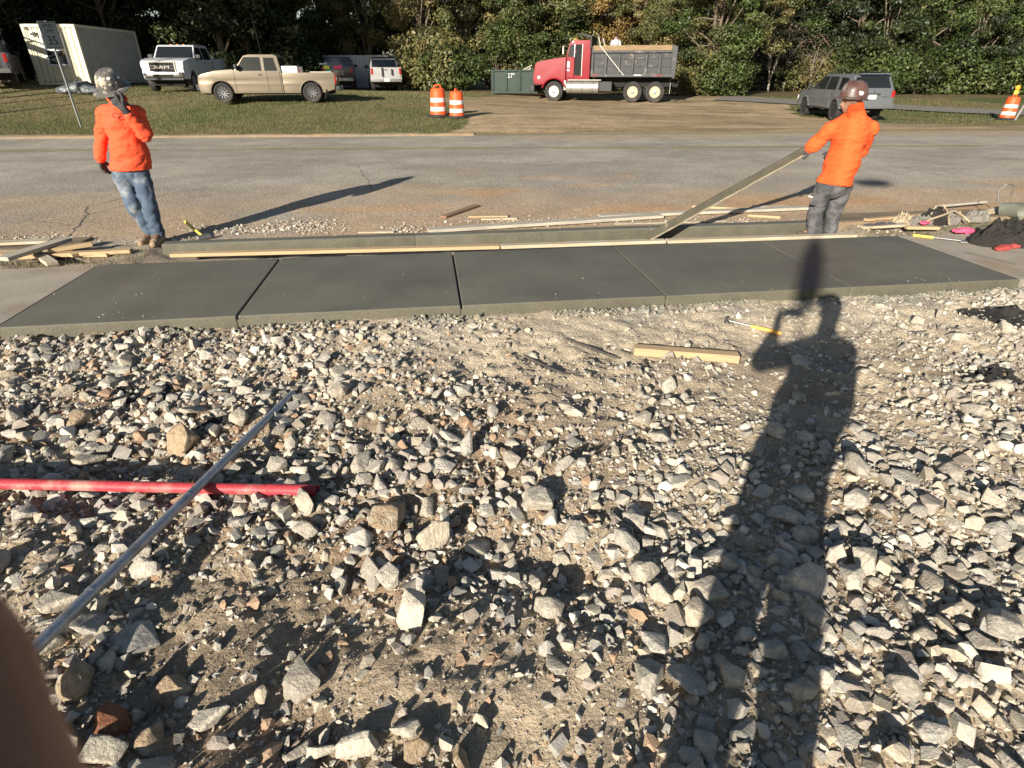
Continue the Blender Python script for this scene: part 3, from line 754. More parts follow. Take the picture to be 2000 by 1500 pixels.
# mortar spilt along the foot of the new pavement, and flecks of grit on its top
q = np.random.RandomState(31); n_ = 1500; X = q.uniform(-3.4, 5.5, n_); Y = 4.555 - np.abs(q.normal(0, .055, n_)); ok = fbm2(X * 1.6, Y * 0 + 2, 2, 140) > -.25; X, Y = X[ok], Y[ok]; PAL_keep = PAL
PAL = np.array([(.17, .165, .135), (.21, .20, .16), (.25, .235, .19), (.14, .135, .11)] * 3)
tag(stuff_rocks('mortar_spill', SML, np.stack([X, Y], -1), q.uniform(.006, .026, len(X)) , .35, 32, False), 'grey mortar crumbs spilt along the foot of the new pavement', 'mortar', kind='stuff')
_h = hgrav_fine; hgrav_fine = lambda x, y: 0 * np.asarray(x) + ST + .001
PAL = np.array([(.55, .52, .45), (.40, .36, .28), (.10, .09, .07)] * 4); X = []; Y = []; S = []
for px, py, rx, ry, n_ in [(1130, 585, 60, 10, 30), (1510, 566, 30, 6, 14), (1830, 548, 40, 8, 16), (900, 560, 500, 40, 14), (240, 620, 60, 8, 10), (1300, 530, 500, 30, 10), (260, 575, 200, 20, 10)]:
    for _ in range(n_):
        p = P(px + rx * q.normal(0, .6), py + ry * q.normal(0, .6), ST)
        if SY0 + .02 < p.y < SY1 - .02 and SX[0] < p.x < SX[-1]: X.append(p.x); Y.append(p.y); S.append(q.uniform(.002, .007))
tag(stuff_rocks('grit_flecks', SML, np.stack([X, Y], -1), np.array(S), .1, 33, False), 'pale grit flecks lying on the fresh concrete', 'grit', kind='stuff')
hgrav_fine = _h; PAL = PAL_keep
# ------------------------------------------------------------------ timber, pipes and tools
m_pine = M('new_pine', (.385, .275, .155), .75, var=.18, scale=5, stretch=(1, 14, 14), bump=.2, bscale=30)
m_pine2 = M('pale_pine', (.38, .315, .215), .8, var=.22, scale=5, stretch=(1, 14, 14), bump=.2, bscale=30, col2=(.45, .42, .35), thr=(.5, .7), scale2=2)
m_weath = M('weathered_board', (.36, .325, .255), .85, var=.25, scale=4, stretch=(1, 12, 12), bump=.4, bscale=30, col2=(.28, .27, .24), thr=(.5, .65), scale2=3)
m_darkwood = M('brown_wood', (.20, .12, .075), .85, var=.3, scale=5, stretch=(1, 10, 10), bump=.4, bscale=30)
m_char = M('dark_stick', (.055, .048, .042), .9, var=.3, scale=8, bump=.6, bscale=40)
m_mortar_board = M('mortar_smeared_board', (.085, .078, .055), .85, var=.25, scale=7, bump=.8, bscale=50, col2=(.2, .175, .12), thr=(.66, .72), scale2=6)
m_galv = M('galvanised_steel', (.36, .38, .41), .5, metal=.75, var=.22, scale=9, col2=(.30, .28, .25), thr=(.56, .68), scale2=12, bump=.3, bscale=60, fine=.15)
m_redpipe = M('red_plastic', (.36, .040, .050), .5, var=.16, scale=4, col2=(.36, .20, .16), thr=(.50, .68), scale2=5, bump=.25, bscale=60, fine=.18, spec=.3)
m_steel = M('tool_steel', (.25, .24, .23), .5, metal=.8, var=.25, scale=14, bump=.2)
m_yel = M('yellow_handle', (.62, .47, .07), .55, var=.15, scale=10)
m_orange_h = M('orange_wood_handle', (.66, .36, .08), .6, var=.15, scale=6)
m_black = M('black_rubber', (.018, .018, .02), .7, var=.2)
m_blackcloth = M('black_cloth', (.02, .018, .016), .95, var=.3, scale=9, bump=1.2, bscale=24)
m_leather = M('tan_canvas', (.34, .27, .18), .85, var=.25, scale=8, bump=.8, bscale=30)
m_greybag = M('grey_canvas', (.17, .155, .135), .9, var=.3, scale=8, bump=1, bscale=26)
m_pink = M('pink_fabric', (.78, .08, .17), .8, var=.15, scale=12, bump=.5, bscale=60)
m_redcloth = M('red_cloth', (.32, .05, .045), .9, var=.3, scale=10, bump=.8, bscale=40)
m_bucket = M('grey_green_metal', (.23, .24, .20), .6, metal=.4, var=.25, scale=9)
m_weed = M('verge_weed', (.10, .105, .045), .85, var=.3, scale=4, attr='Col', trans=.2)

def board(name, a, b, w, h, mat, label, cat='board', group=None, roll=0.0, wob=.0):
    """timber from a to b (world points at the underside centre line); local x is the length"""
    a = Vector(a); b = Vector(b); d = b - a; L = d.length; mid = (a + b) / 2
    mb = MB(); k = max(2, int(L / .25))
    for i in range(k):
        x0 = -L / 2 + L * i / k; x1 = -L / 2 + L * (i + 1) / k
    mb.box((0, 0, 0), (L, w, h))
    o = mb.build(name, mat, None, bevel=min(.004, h * .2))
    q = d.to_track_quat('X', 'Z'); o.rotation_mode = 'XYZ'; e = (q.to_matrix() @ Matrix.Rotation(roll, 3, 'X')).to_euler(); o.rotation_euler = e
    lift = abs(math.cos(roll)) * h / 2 + abs(math.sin(roll)) * w / 2
    o.location = mid + Vector((0, 0, lift)); return tag(o, label, cat, group)
def gz(px, py, dz=0.0, it=3):            # point on the gravel for a pixel
    p = P(px, py, -.1)
    for _ in range(it): p = P(px, py, float(hgrav(p.x, p.y)))
    p.z += dz; return p

# form boards lying in the gap between pavement and new kerb
yb = 6.30
def gap_board(x0, x1, y0, y1, zz, mat, label, w=.085): return board('form_board', (x0, y0, zz), (x1, y1, zz), w, .036, mat, label, 'board', 'form boards along the back of the new pavement')
gap_board(-2.72, .72, 6.50, 6.36, -.012, m_pine, 'yellow pine form board between new pavement and new kerb', .10)
gap_board(.735, 2.6, 6.36, 6.34, -.012, m_pine2, 'whitish form board in the middle of the pavement edge', .10)
gap_board(2.62, 4.9, 6.34, 6.30, -.014, m_pine2, 'whitish form board running behind the crouched-back worker legs' if False else 'whitish form board running past the legs of the pulling worker', .10)
# boards lying on the road side of the kerb
def road_board(px0, py0, px1, py1, w, h, mat, label, dz=0.0, dz2=None):
    z0 = .0; a = P(px0, py0, z0); b = P(px1, py1, z0)
    a.z = float(road_z(a.x, a.y)) + .003 + dz if a.y > 6.95 else .002 + dz; b.z = float(road_z(b.x, b.y)) + .003 + (dz if dz2 is None else dz2)
    return board('board', a, b, w, h, mat, label, 'board', 'scrap timber lying along the road edge')
road_board(836, 452, 1292, 424, .14, .038, m_weath, 'long grey weathered board lying behind the new kerb', .012)
road_board(1170, 424, 1575, 408, .14, .036, m_weath, 'second grey board lying past the end of the long one', .01)
road_board(866, 424, 932, 402, .09, .03, m_darkwood, 'short brown offcut lying askew on the road')
road_board(915, 422, 992, 421, .09, .02, m_pine, 'yellow splintered offcut near the brown offcut')
road_board(940, 427, 1010, 426, .06, .02, m_pine2, 'thin pale lath touching the long weathered board') 
road_board(700, 452, 770, 451, .07, .015, m_pine2, 'flat pale offcut left of the long weathered board')
road_board(1352, 403, 1445, 408, .09, .03, m_pine, 'pale offcut just left of the leaning board shadow')
road_board(1460, 420, 1524, 424, .09, .03, m_pine, 'yellow offcut in front of the leaning board shadow')
road_board(1470, 404, 1545, 405, .11, .025, m_pine2, 'pale plank behind the leaning board shadow')
road_board(1440, 436, 1492, 434, .05, .02, m_pine, 'small yellow stick beside the kerb')
road_board(1420, 430, 1200, 436, .03, .012, m_weath, 'thin grey lath lying along the kerb')

# lumber heap at the left end
def heap(px0, py0, px1, py1, z0, z1, w, h, mat, label):
    a = P(px0, py0, z0); b = P(px1, py1, z1); a.z -= h * .0
    return board('board', a, b, w, h, mat, label, 'board', 'lumber heap at the left verge')
G0 = .035
heap(-70, 502, 215, 500, G0 - .045, G0 - .05, .10, .038, m_pine, 'bottom pale board of the left lumber heap')
heap(40, 505, 258, 493, G0 - .03, G0 - .03, .09, .038, m_pine, 'long pale board ending nearest the worker boots')
heap(72, 498, 104, 519, G0 - .02, .0, .10, .04, m_pine2, 'short board end pointing at the camera from the heap')
heap(-20, 478, 100, 473, G0 - .01, G0 - .02, .14, .03, m_pine2, 'pale plank at the back of the left lumber heap')
heap(95, 493, 182, 480, G0 + .01, G0 + .02, .09, .04, m_pine, 'pale cut block on the right of the lumber heap')
heap(6, 510, 132, 470, G0 + .045, G0 + .055, .14, .038, m_weath, 'grey board lying on top of the left lumber heap')
heap(100, 487, 150, 502, G0 - .03, G0 - .03, .08, .036, m_pine, 'short yellow offcut under the top grey board')

# heavy timber block on the gravel
a = gz(1237, 690); b = gz(1441, 706)
board('timber_block', a + Vector((0, 0, .0)), b + Vector((0, 0, .0)), .085, .06, m_pine, 'thick sawn timber block lying on the gravel', 'timber')

# red pipe with coupling end
a = gz(-160, 944); b = gz(622, 968); a.z = b.z = max(a.z, b.z) + .03; a = P(-520, 933, b.z); 
t = thing('red_pipe', 'bright red plastic pipe lying across the rubble at left', 'pipe', (a + b) / 2, 0)
d = (b - a); L = d.length; t.rotation_euler = d.to_track_quat('X', 'Z').to_euler()
mb = MB(); mb.tube([(-L / 2, 0, 0), (L / 2 - .16, 0, 0)], .027, 20, False); mb.build('pipe_wall', m_redpipe, t, smooth=True)
mb = MB(); mb.lathe([(.0275, L / 2 - .24), (.0285, L / 2 - .238), (.0288, L / 2), (.0255, L / 2), (.0245, L / 2 - .05), (.0, L / 2 - .05)], 20, 'x'); mb.build('socket_end', m_redpipe, t, smooth=True, ang=50)
# galvanised pipe resting across the red one
tip = gz(572, 772); tip.z += .012
cr = P(372, 966, b.z + .027 + .022); d = cr - tip; near = tip + d * 2.35
t = thing('metal_pipe', 'long grey galvanised pipe resting across the red pipe', 'pipe', tip, 0); d = (near - tip); L = d.length; t.rotation_euler = d.to_track_quat('X', 'Z').to_euler()
mb = MB(); mb.lathe([(.0185, 0), (.0220, 0), (.0220, L), (.0185, L)], 20, 'x', close=True); mb.build('pipe_wall', m_galv, t, smooth=True, ang=50)
for u in (.43, .66): 
    mb = MB(); mb.lathe([(.0218, L * u - .012), (.0233, L * u - .008), (.0233, L * u + .008), (.0218, L * u + .012)], 18, 'x', close=True); mb.build('weld_band', m_galv, t, smooth=True)
# a propped end: the pipe's near end rests on a hump outside the frame
pz = float(hgrav_fine(near.x, near.y))

# sticks, rods, scraps on the gravel
def stick(pts, r, mat, label, name='stick', cat='stick'):
    q = [gz(x, y, r * .6) for x, y in pts]; mb = MB(); n = len(q); o0 = q[0].copy()
    fine = []
    for i in range(n - 1):
        for t_ in (0, .33, .66): fine.append(q[i].lerp(q[i + 1], t_) - o0)
    fine.append(q[-1] - o0)
    rad = [r * (1.1 - .7 * abs(i / (len(fine) - 1) - .35)) * (1 + .15 * random.uniform(-1, 1)) for i in range(len(fine))]
    mb.tube(fine, rad, 7); o = mb.build(name, mat, None, smooth=True, ang=60); o.location = o0; return tag(o, label, cat, 'sticks on the gravel')
stick([(1104, 663), (1150, 680), (1195, 697), (1213, 702)], .012, m_char, 'dark stick left of the timber block')
stick([(1026, 697), (1060, 715), (1100, 731), (1140, 738)], .012, m_char, 'curved dark stick lying on the smooth dirt')
stick([(1258, 705), (1272, 730), (1283, 752)], .012, m_char, 'short dark stick below the timber block')
stick([(603, 700), (630, 724), (662, 752)], .010, m_weath, 'thin grey stick right of the metal pipe tip')
stick([(612, 756), (690, 744), (760, 734)], .007, m_weath, 'long pale stick crossing the thin grey stick')
stick([(700, 985), (730, 972), (765, 962)], .007, m_weath, 'small stick beside the brown boulder')
stick([(1742, 651), (1790, 650), (1850, 644), (1900, 640)], .009, m_steel, 'thin steel rod lying on the gravel at right', 'steel_rod', 'rod')
stick([(1578, 728), (1640, 735), (1690, 722)], .006, m_char, 'black root at the shadow shoulder') if False else None
# hatchet-like hammer with orange handle
a = gz(1418, 632, .03); b = gz(1524, 655, .018); t = thing('claw_hammer', 'claw hammer with orange wooden handle lying on the gravel', 'hammer', b, 0)
d = a - b; L = d.length; t.rotation_euler = d.to_track_quat('X', 'Z').to_euler()
mb = MB(); mb.tube([(0, 0, 0), (.05, 0, 0), (.13, 0, 0), (L * .55, 0, 0)], [.017, .018, .0145, .013], 10); mb.build('handle', m_orange_h, t, smooth=True)
mb = MB(); mb.tube([(L * .55, 0, 0), (L - .02, 0, 0)], .008, 8); mb.build('shank', m_steel, t, smooth=True)
mb = MB(); mb.tube([(L, -.06, 0), (L, -.045, 0), (L, -.02, 0), (L, .02, 0)], [.016, .016, .010, .012], 10); mb.box((L - .012, .05, .004), (.012, .075, .010), (0, 0, .35)); mb.box((L + .012, .05, .004), (.012, .075, .010), (0, 0, -.1)); mb.build('hammer_head', m_steel, t, bevel=.002)
# mallet with yellow handle beside the worker's boots
a = P(362, 433, .10); b = P(398, 462, .02); b.z = float(road_z(b.x, b.y)) + .03; t = thing('sledge_hammer', 'short sledge hammer with yellow handle by the worker boots', 'hammer', b, 0)
d = a - b; L = d.length; t.rotation_euler = d.to_track_quat('X', 'Z').to_euler()
mb = MB(); mb.tube([(0, 0, 0), (L * .3, 0, 0), (L, 0, 0)], [.016, .015, .019], 10); mb.build('handle', m_yel, t, smooth=True)
mb = MB(); mb.lathe([(.0, -.085), (.026, -.085), (.034, -.07), (.034, .07), (.026, .085), (0, .085)], 8, 'y'); mb.build('hammer_head', m_steel, t)

# crumpled cloth: a folded height field with a rounded outline
def crumple(name, c, w, h, ht, seed, mat, label, cat, rz=0.0, n=44, fold=5.0):
    u = np.linspace(-1, 1, n); U, W = np.meshgrid(u, u, indexing='ij'); rr = np.sqrt(U ** 2 + W ** 2); k = np.where(rr > 0, np.maximum(np.abs(U), np.abs(W)) / np.maximum(rr, 1e-6), 1)
    edge = 1 + .28 * fbm2(np.cos(np.arctan2(W, U)) * 1.6 + seed, np.sin(np.arctan2(W, U)) * 1.6, 3, seed); X = U * k * w * edge; Y = W * k * h * edge; r = rr * k
    f1 = 1 - 2 * np.abs(vn2(X / w * fold * .6 + seed * 3 + Y, Y / h * fold * .5, seed)); f2 = 1 - 2 * np.abs(vn2(X / w * fold * 1.4 + 9, Y / h * fold * 1.2 + seed, seed + 2))
    Z = ht * np.clip(1 - r ** 2.5, 0, 1) ** .6 * (.25 + .55 * f1 ** 2 + .35 * f2 ** 2) + .004
    V = np.stack([X, Y, Z], -1).reshape(-1, 3); i = np.arange(n * n).reshape(n, n); F = np.stack([i[:-1, :-1], i[1:, :-1], i[1:, 1:], i[:-1, 1:]], -1).reshape(-1, 4)
    V2 = V.copy(); V2[:, 2] = np.minimum(V2[:, 2] - .006, .002); o = np_obj(name, np.concatenate([V, V2]), np.concatenate([F, F[:, ::-1] + len(V)]), mat, smooth=True)
    o.location = c; o.rotation_euler = (0, 0, rz); return tag(o, label, cat)
# black torn plastic scraps
def scrap(px, py, w, h, seed, mat, name, label, cat, lift=.02, on=None, amp=.06):
    c = gz(px, py) if on is None else on; n = 16; q = np.random.RandomState(seed); u = np.linspace(-.5, .5, n); U, W = np.meshgrid(u, u, indexing='ij')
    s = 1 + .5 * vn2(U * 4 + seed, W * 4); X = c.x + U * w * s; Y = c.y + W * h * s
    base = hgrav_fine(X, Y) if on is None else c.z + 0 * X
    Z = base + lift * .4 + amp * np.abs(fbm2(U * 5 + seed * 3, W * 5, 3, seed)) * (1.2 - 2 * np.maximum(np.abs(U), np.abs(W)))
    V = np.stack([X - c.x, Y - c.y, Z - c.z], -1).reshape(-1, 3); i = np.arange(n * n).reshape(n, n); F = np.stack([i[:-1, :-1], i[1:, :-1], i[1:, 1:], i[:-1, 1:]], -1).reshape(-1, 4)
    keep = (vn2(F[:, 0] * .31, F[:, 0] * .17, seed) > -.33); F = F[keep]
    V2 = V.copy(); V2[:, 2] -= .004; F2 = F[:, ::-1] + len(V); o = np_obj(name, np.concatenate([V, V2]), np.concatenate([F, F2]), mat, smooth=False); o.location = c
    return tag(o, label, cat)
scrap(1965, 620, .55, .42, 3, m_blackcloth, 'torn_fabric', 'torn black filter fabric below the pavement corner at right edge', 'fabric', amp=.14)
scrap(1935, 738, .34, .24, 5, m_blackcloth, 'torn_fabric', 'crumpled black fabric scrap on the gravel at right', 'fabric', amp=.10)
scrap(282, 770, .3, .2, 8, m_blackcloth, 'dry_roots', 'dark tangle of dry roots above the red pipe' if False else 'dark scrap of matted fibre above the red pipe', 'fibre', amp=.05)
scrap(430, 826, .2, .14, 11, m_blackcloth, 'dry_roots', 'dark matted fibre beside the flat-topped brown rock', 'fibre', amp=.05)
scrap(850, 820, .16, .10, 14, m_blackcloth, 'dry_roots', 'small matted tuft on the smooth dirt at centre', 'fibre', amp=.04)

# ------------------------------------------------------------------ tools heaped at the right end of the pavement
def V3(px, py, z): p = P(px, py, z); return p
board('board', V3(1690, 432, .05), V3(1872, 416, .05), .07, .03, m_pine, 'pale lath leading to the tool belt heap', 'board', 'timber in the right tool heap')
board('board', V3(1680, 446, .02), V3(1770, 441, .02), .12, .03, m_pine2, 'pale plank under the grey handled tool', 'board', 'timber in the right tool heap')
board('board', V3(1768, 447, .03), V3(1832, 448, .03), .07, .035, m_pine, 'short orange-tipped block in front of the canvas belt', 'board', 'timber in the right tool heap')
board('board', V3(1905, 420, .05), V3(1950, 408, .06), .05, .03, m_pine2, 'short pale stick against the bucket-like tool', 'board', 'timber in the right tool heap')
t = thing('hand_trowel', 'long grey steel finishing trowel lying in the tool heap', 'trowel', V3(1718, 438, .055), R(8))
mb = MB(); mb.box((0, 0, .006), (.42, .085, .006)); mb.build('blade', m_steel, t, bevel=.001)
mb = MB(); mb.tube([(-.1, 0, .01), (-.09, 0, .045), (.09, 0, .045), (.1, 0, .01)], .012, 8); mb.build('handle', m_darkwood, t, smooth=True)
# tool belt of tan and grey canvas
c = V3(1830, 440, .0); c.z = .006
t = thing('tool_belt', 'heaped canvas tool belt with tan straps beside the black jacket', 'tool belt', c, R(10))
for k_, (ox, oy, w_, h_, z_) in enumerate([(-.22, .06, .17, .12, .13), (.02, .10, .2, .14, .2), (.24, .05, .17, .13, .17)]):
    o = crumple('pouch', (ox, oy, 0), w_, h_, z_, 31 + k_, [m_greybag, m_blackcloth, m_greybag][k_], None, None, .4 * k_, 36, 4); o.parent = t
mb = MB(); mb.tube([(-.38, -.05, .03), (-.25, -.08, .10), (-.05, -.06, .13), (.15, -.04, .17), (.32, -.05, .10), (.38, -.12, .03)], .013, 6); mb.build('strap', m_leather, t, smooth=True)
mb = MB(); mb.tube([(-.1, .05, .12), (-.02, .08, .21), (.12, .10, .22), (.2, .06, .12), (.06, -.10, .03)], .012, 6); mb.build('strap', m_leather, t, smooth=True)
# magnesium bucket-like pan with wire loop
c = V3(1950, 425, .0); c.z = .006; t = thing('metal_pan', 'grey-green dented metal bucket with wire handle in the tool heap', 'bucket', c, R(-20))
mb = MB(); mb.lathe([(.0, .01), (.09, .0), (.115, .22), (.12, .225), (.108, .22), (.08, .02), (0, .02)], 20); o = mb.build('bucket_wall', m_bucket, t, smooth=True, ang=40); o.rotation_euler = (R(80), R(60), R(30)); o.location = (0, 0, .10); o.scale = (1, .72, 1)
mb = MB(); mb.tube([(-.10, -.05, .20), (-.14, -.04, .34), (-.06, -.02, .42), (.04, .0, .40), (.06, .02, .26)], .008, 7); mb.build('wire_handle', m_steel, t, smooth=True)
# black jacket
c = V3(1968, 476, .0); c.z = .006
crumple('jacket', c, .42, .27, .26, 4, m_blackcloth, 'crumpled black jacket dropped at the right edge of the pavement', 'jacket', R(-10), 56, 5)
# pink glove, red rag, yellow handled tool, long rod
def lump(name, px, py, prims, mat, label, cat, rz=0, z=.006, **k):
    c = V3(px, py, 0); c.z = z; o = sdf_obj(name, prims, mat, vox=.008, blend=.02, planes=[((0, 0, -1), -.001)], **k); o.location = c; o.rotation_euler = (0, 0, rz); return tag(o, label, cat)
lump('work_glove', 1885, 456, [ell((0, 0, .03), (.09, .055, .035)), cap((.06, .03, .02), (.12, .04, .02), .016), cap((.06, .0, .02), (.13, .0, .02), .016), cap((.05, -.03, .02), (.12, -.035, .02), .016), cap((-.02, .04, .02), (.03, .085, .02), .016)], m_pink, 'bright pink work glove lying before the black jacket', 'glove', R(160))
lump('work_glove', 1800, 449, [ell((0, 0, .05), (.06, .04, .02)), cap((.04, .02, .05), (.09, .03, .045), .012), cap((.04, -.01, .05), (.09, -.015, .045), .012)], m_pink, 'smaller pink glove on the orange-tipped block', 'glove', R(20), z=.035)
lump('red_rag', 1958, 489, [ell((0, 0, .02), (.14, .06, .035), (0, 0, .3)), ell((.16, .05, .02), (.10, .05, .03))], m_redcloth, 'dark red rag on the old pavement at right', 'rag', wrinkle=cloth_wrinkle(.015, (20, 20, 20)))
t = thing('edging_tool', 'edging tool with yellow handle and thin shaft on old pavement', 'edger', V3(1783, 460, .02), R(-18)); t.rotation_euler = (V3(1868, 470, .02) - V3(1783, 460, .02)).to_track_quat('X', 'Z').to_euler()
mb = MB(); mb.tube([(0, 0, .004), (.2, 0, .004)], .015, 8); mb.build('handle', m_yel, t, smooth=True)
mb = MB(); mb.tube([(.2, 0, .004), (.46, 0, .004)], .007, 8); mb.build('shaft', m_steel, t, smooth=True); mb = MB(); mb.box((.49, 0, 0), (.07, .08, .012)); mb.build('edger_foot', m_steel, t, bevel=.002)
t = thing('marking_rod', 'thin dark rod lying on the old pavement at right', 'rod', V3(1886, 493, .012)); t.rotation_euler = (V3(1966, 512, .012) - V3(1886, 493, .012)).to_track_quat('X', 'Z').to_euler()
mb = MB(); mb.tube([(0, 0, 0), (.48, 0, 0)], .006, 7); mb.build('rod', m_steel, t, smooth=True)
# verge weeds: blades growing at both ends
def blades(name, boxes, n, hmin, hmax, w, pal, zf, label, seed=0, mat=None):
    q = np.random.RandomState(seed); tot = sum(b[4] for b in boxes); Pn = []
    for x0, x1, y0, y1, wt in boxes:
        k = int(n * wt / tot); Pn.append(np.stack([q.uniform(x0, x1, k), q.uniform(y0, y1, k)], -1))
    p = np.concatenate(Pn); k = len(p); z = zf(p[:, 0], p[:, 1]); a = q.uniform(0, 6.283, k); h = q.uniform(hmin, hmax, k); ln = q.uniform(-.7, .7, (k, 2)) * h[:, None]
    dx = np.cos(a) * w; dy = np.sin(a) * w
    V = np.stack([np.stack([p[:, 0] - dx, p[:, 1] - dy, z - .01], -1), np.stack([p[:, 0] + dx, p[:, 1] + dy, z - .01], -1), np.stack([p[:, 0] + ln[:, 0], p[:, 1] + ln[:, 1], z + h], -1)], 1).reshape(-1, 3)
    c = np.repeat(np.array(pal)[q.randint(0, len(pal), k)] * q.uniform(.7, 1.3, (k, 1)), 3, 0)
    return tag(np_obj(name, V, np.arange(3 * k).reshape(-1, 3), mat or m_weed, col=c), label, 'grass', kind='stuff')
WP = [(.10, .115, .045), (.17, .14, .07), (.07, .08, .03), (.24, .19, .11)]
blades('verge_grass', [(-6.5, -3.0, 6.24, 6.72, 2), (5.0, 8.5, 6.24, 6.72, 2.2)], 2600, .02, .07, .004, WP, strip_z, 'thin weedy grass growing in the verge strip', 3)
# more odds and ends in the right-hand heap: scraps, stones, belts
for k, (px, py, mt, lb) in enumerate([(1905, 432, m_greybag, 'grey canvas pouch slumped between tool belt and jacket'), (1760, 437, m_leather, 'tan leather pouch at the left of the tool belt')]):
    cc = V3(px, py, 0); cc.z = .006; crumple('canvas_pouch', cc, .17, .11, .14, 41 + k, mt, lb, 'pouch', .6 * k, 36, 4)
scrap(1990, 446, .5, .35, 21, m_blackcloth, 'black_sheet', 'rumpled black sheet behind the dropped jacket', 'sheet', on=Vector((P(1990, 446, 0).x, P(1990, 446, 0).y, .02)), amp=.22)
board('board', V3(1840, 404, .03), V3(1925, 396, .03), .05, .03, m_weath, 'grey lath lying on the road behind the tool heap', 'board', 'timber in the right tool heap')
board('board', V3(1925, 418, .03), V3(2040, 402, .03), .08, .03, m_pine2, 'pale board at the right frame edge of the tool heap', 'board', 'timber in the right tool heap')
# ------------------------------------------------------------------ people
m_orange = M('hivis_orange', (.86, .115, .03), .85, var=.10, scale=6, bump=5, bscale=6, stretch=(1, 1, 2.4), spec=.15)
m_orange2 = M('hivis_coral', (.86, .105, .045), .85, var=.10, scale=6, bump=5, bscale=6, stretch=(1, 1, 2.4), spec=.15)
m_jeans = M('blue_denim', (.060, .088, .13), .9, var=.35, scale=7, col2=(.22, .235, .24), thr=(.52, .70), scale2=5, bump=2.0, bscale=11)
m_camo = M('grey_work_trousers', (.105, .102, .105), .9, var=.22, scale=7, col2=(.06, .06, .065), thr=(.48, .56), scale2=9, bump=2.0, bscale=11)
m_skin = M('brown_skin', (.13, .07, .045), .55, var=.12, scale=20, bump=.1, bscale=200)
m_skin2 = M('light_brown_skin', (.27, .15, .10), .55, var=.1, scale=20)
m_glove = M('dark_glove', (.035, .035, .038), .8, var=.25, scale=20, bump=.4, bscale=60)
m_boot = M('suede_boot', (.25, .18, .115), .9, var=.2, scale=12, bump=.5, bscale=60)
m_bootd = M('dark_boot', (.08, .06, .045), .9, var=.2, scale=12, bump=.5, bscale=60)
m_hat1 = M('stickered_hard_hat', (.10, .095, .088), .45, var=.4, scale=14, col2=(.30, .275, .22), thr=(.53, .60), scale2=13, coat=.2)
m_hat2 = M('brown_hard_hat', (.10, .05, .04), .4, var=.3, scale=10, col2=(.16, .14, .13), thr=(.5, .65), scale2=7, coat=.3)
m_hair = M('black_hair', (.012, .01, .009), .8, var=.2)
m_white = M('sticker_white', (.75, .74, .70), .6, var=.08)
m_stick = M('worn_sticker', (.36, .31, .22), .6, var=.3, scale=30)
m_ink = M('black_print', (.015, .015, .016), .8, var=.0)
m_greysh = M('grey_shirt', (.42, .42, .42), .9, var=.15, scale=8, bump=.3)
m_yellowv = M('hivis_yellow', (.75, .80, .06), .8, var=.1)
m_phone = M('phone_body', (.03, .03, .033), .3, var=.0)

def A(v): return np.array(v, float)
def head_prims(c, f, up=(0, 0, 1), s=1.0):
    """skull, jaw, nose, brow, ears; f = facing direction"""
    f = A(f) / np.linalg.norm(f); up = A(up); r = np.cross(f, up); r /= np.linalg.norm(r); up = np.cross(r, f); c = A(c)
    def q(x, y, z): return c + s * (r * x + f * y + up * z)
    Rm = np.stack([r, f, up], 1); e = Matrix(Rm.tolist()).to_euler()
    return [ell(q(0, -.01, .03), A((.075, .095, .09)) * s, e), ell(q(0, .015, -.035), A((.058, .07, .075)) * s, e), cap(q(0, .055, -.085), q(0, .05, -.07), .028 * s),
            cap(q(0, .088, .015), q(0, .108, -.022), .009 * s, .014 * s), cap(q(-.035, .078, .032), q(.035, .078, .032), .012 * s),
            cap(q(-.022, .084, -.055), q(.022, .084, -.055), .0085 * s), ell(q(-.078, -.005, -.005), A((.012, .022, .034)) * s, e), ell(q(.078, -.005, -.005), A((.012, .022, .034)) * s, e)], q
def eyes(q, parent):
    for sx in (-1, 1):
        mb = MB(); c = q(.032 * sx, .079, .008)
        for r_, h in (): pass
        mb.lathe([(0, -.011), (.008, -.008), (.011, 0), (.008, .008), (0, .011)], 10); o = mb.build('eye', m_hair, parent, smooth=True); o.location = c
def hand_prims(w, d, n, side, s=1.0, curl=(.35, .4, .45, .5), thumb=1.0, spread=.0):
    """w wrist, d finger direction, n palm normal, side = thumb side"""
    w = A(w); d = A(d) / np.linalg.norm(d); n = A(n) - d * (A(n) @ d); n /= np.linalg.norm(n); sd = np.cross(n, d) * side
    pr = [cap(w - d * .03 * s, w + d * .02 * s, .026 * s, .028 * s)]
    for k in (-1, 0, 1): pr.append(cap(w + d * .02 * s + sd * k * .018 * s, w + d * .085 * s + sd * k * .026 * s, .016 * s, .0145 * s))
    for i, (off, L) in enumerate(((.033, .070), (.011, .080), (-.011, .074), (-.032, .058))):
        p = w + d * .085 * s + sd * off * s; a = 0.0; dd = d + sd * off * spread
        for j, fr in enumerate((.45, .32, .25)):
            a += curl[i] * (1 + .3 * j); v = dd * math.cos(a) + n * math.sin(a); p2 = p + v * L * fr * s * 1.05
            pr.append(cap(p, p2, (.0098 - .0006 * j) * s, (.0092 - .0008 * j) * s)); p = p2
    p = w + d * .03 * s + sd * .026 * s
    for k, (L, a) in enumerate(((.042, .75), (.034, .45), (.028, .25))):
        v = d * math.cos(a) + sd * math.sin(a) + n * .35 * thumb; v /= np.linalg.norm(v); p2 = p + v * L * s; pr.append(cap(p, p2, (.0135 - .0012 * k) * s, (.0122 - .0012 * k) * s)); p = p2
    return pr
def rel(o, p): return A(p) - A(o)
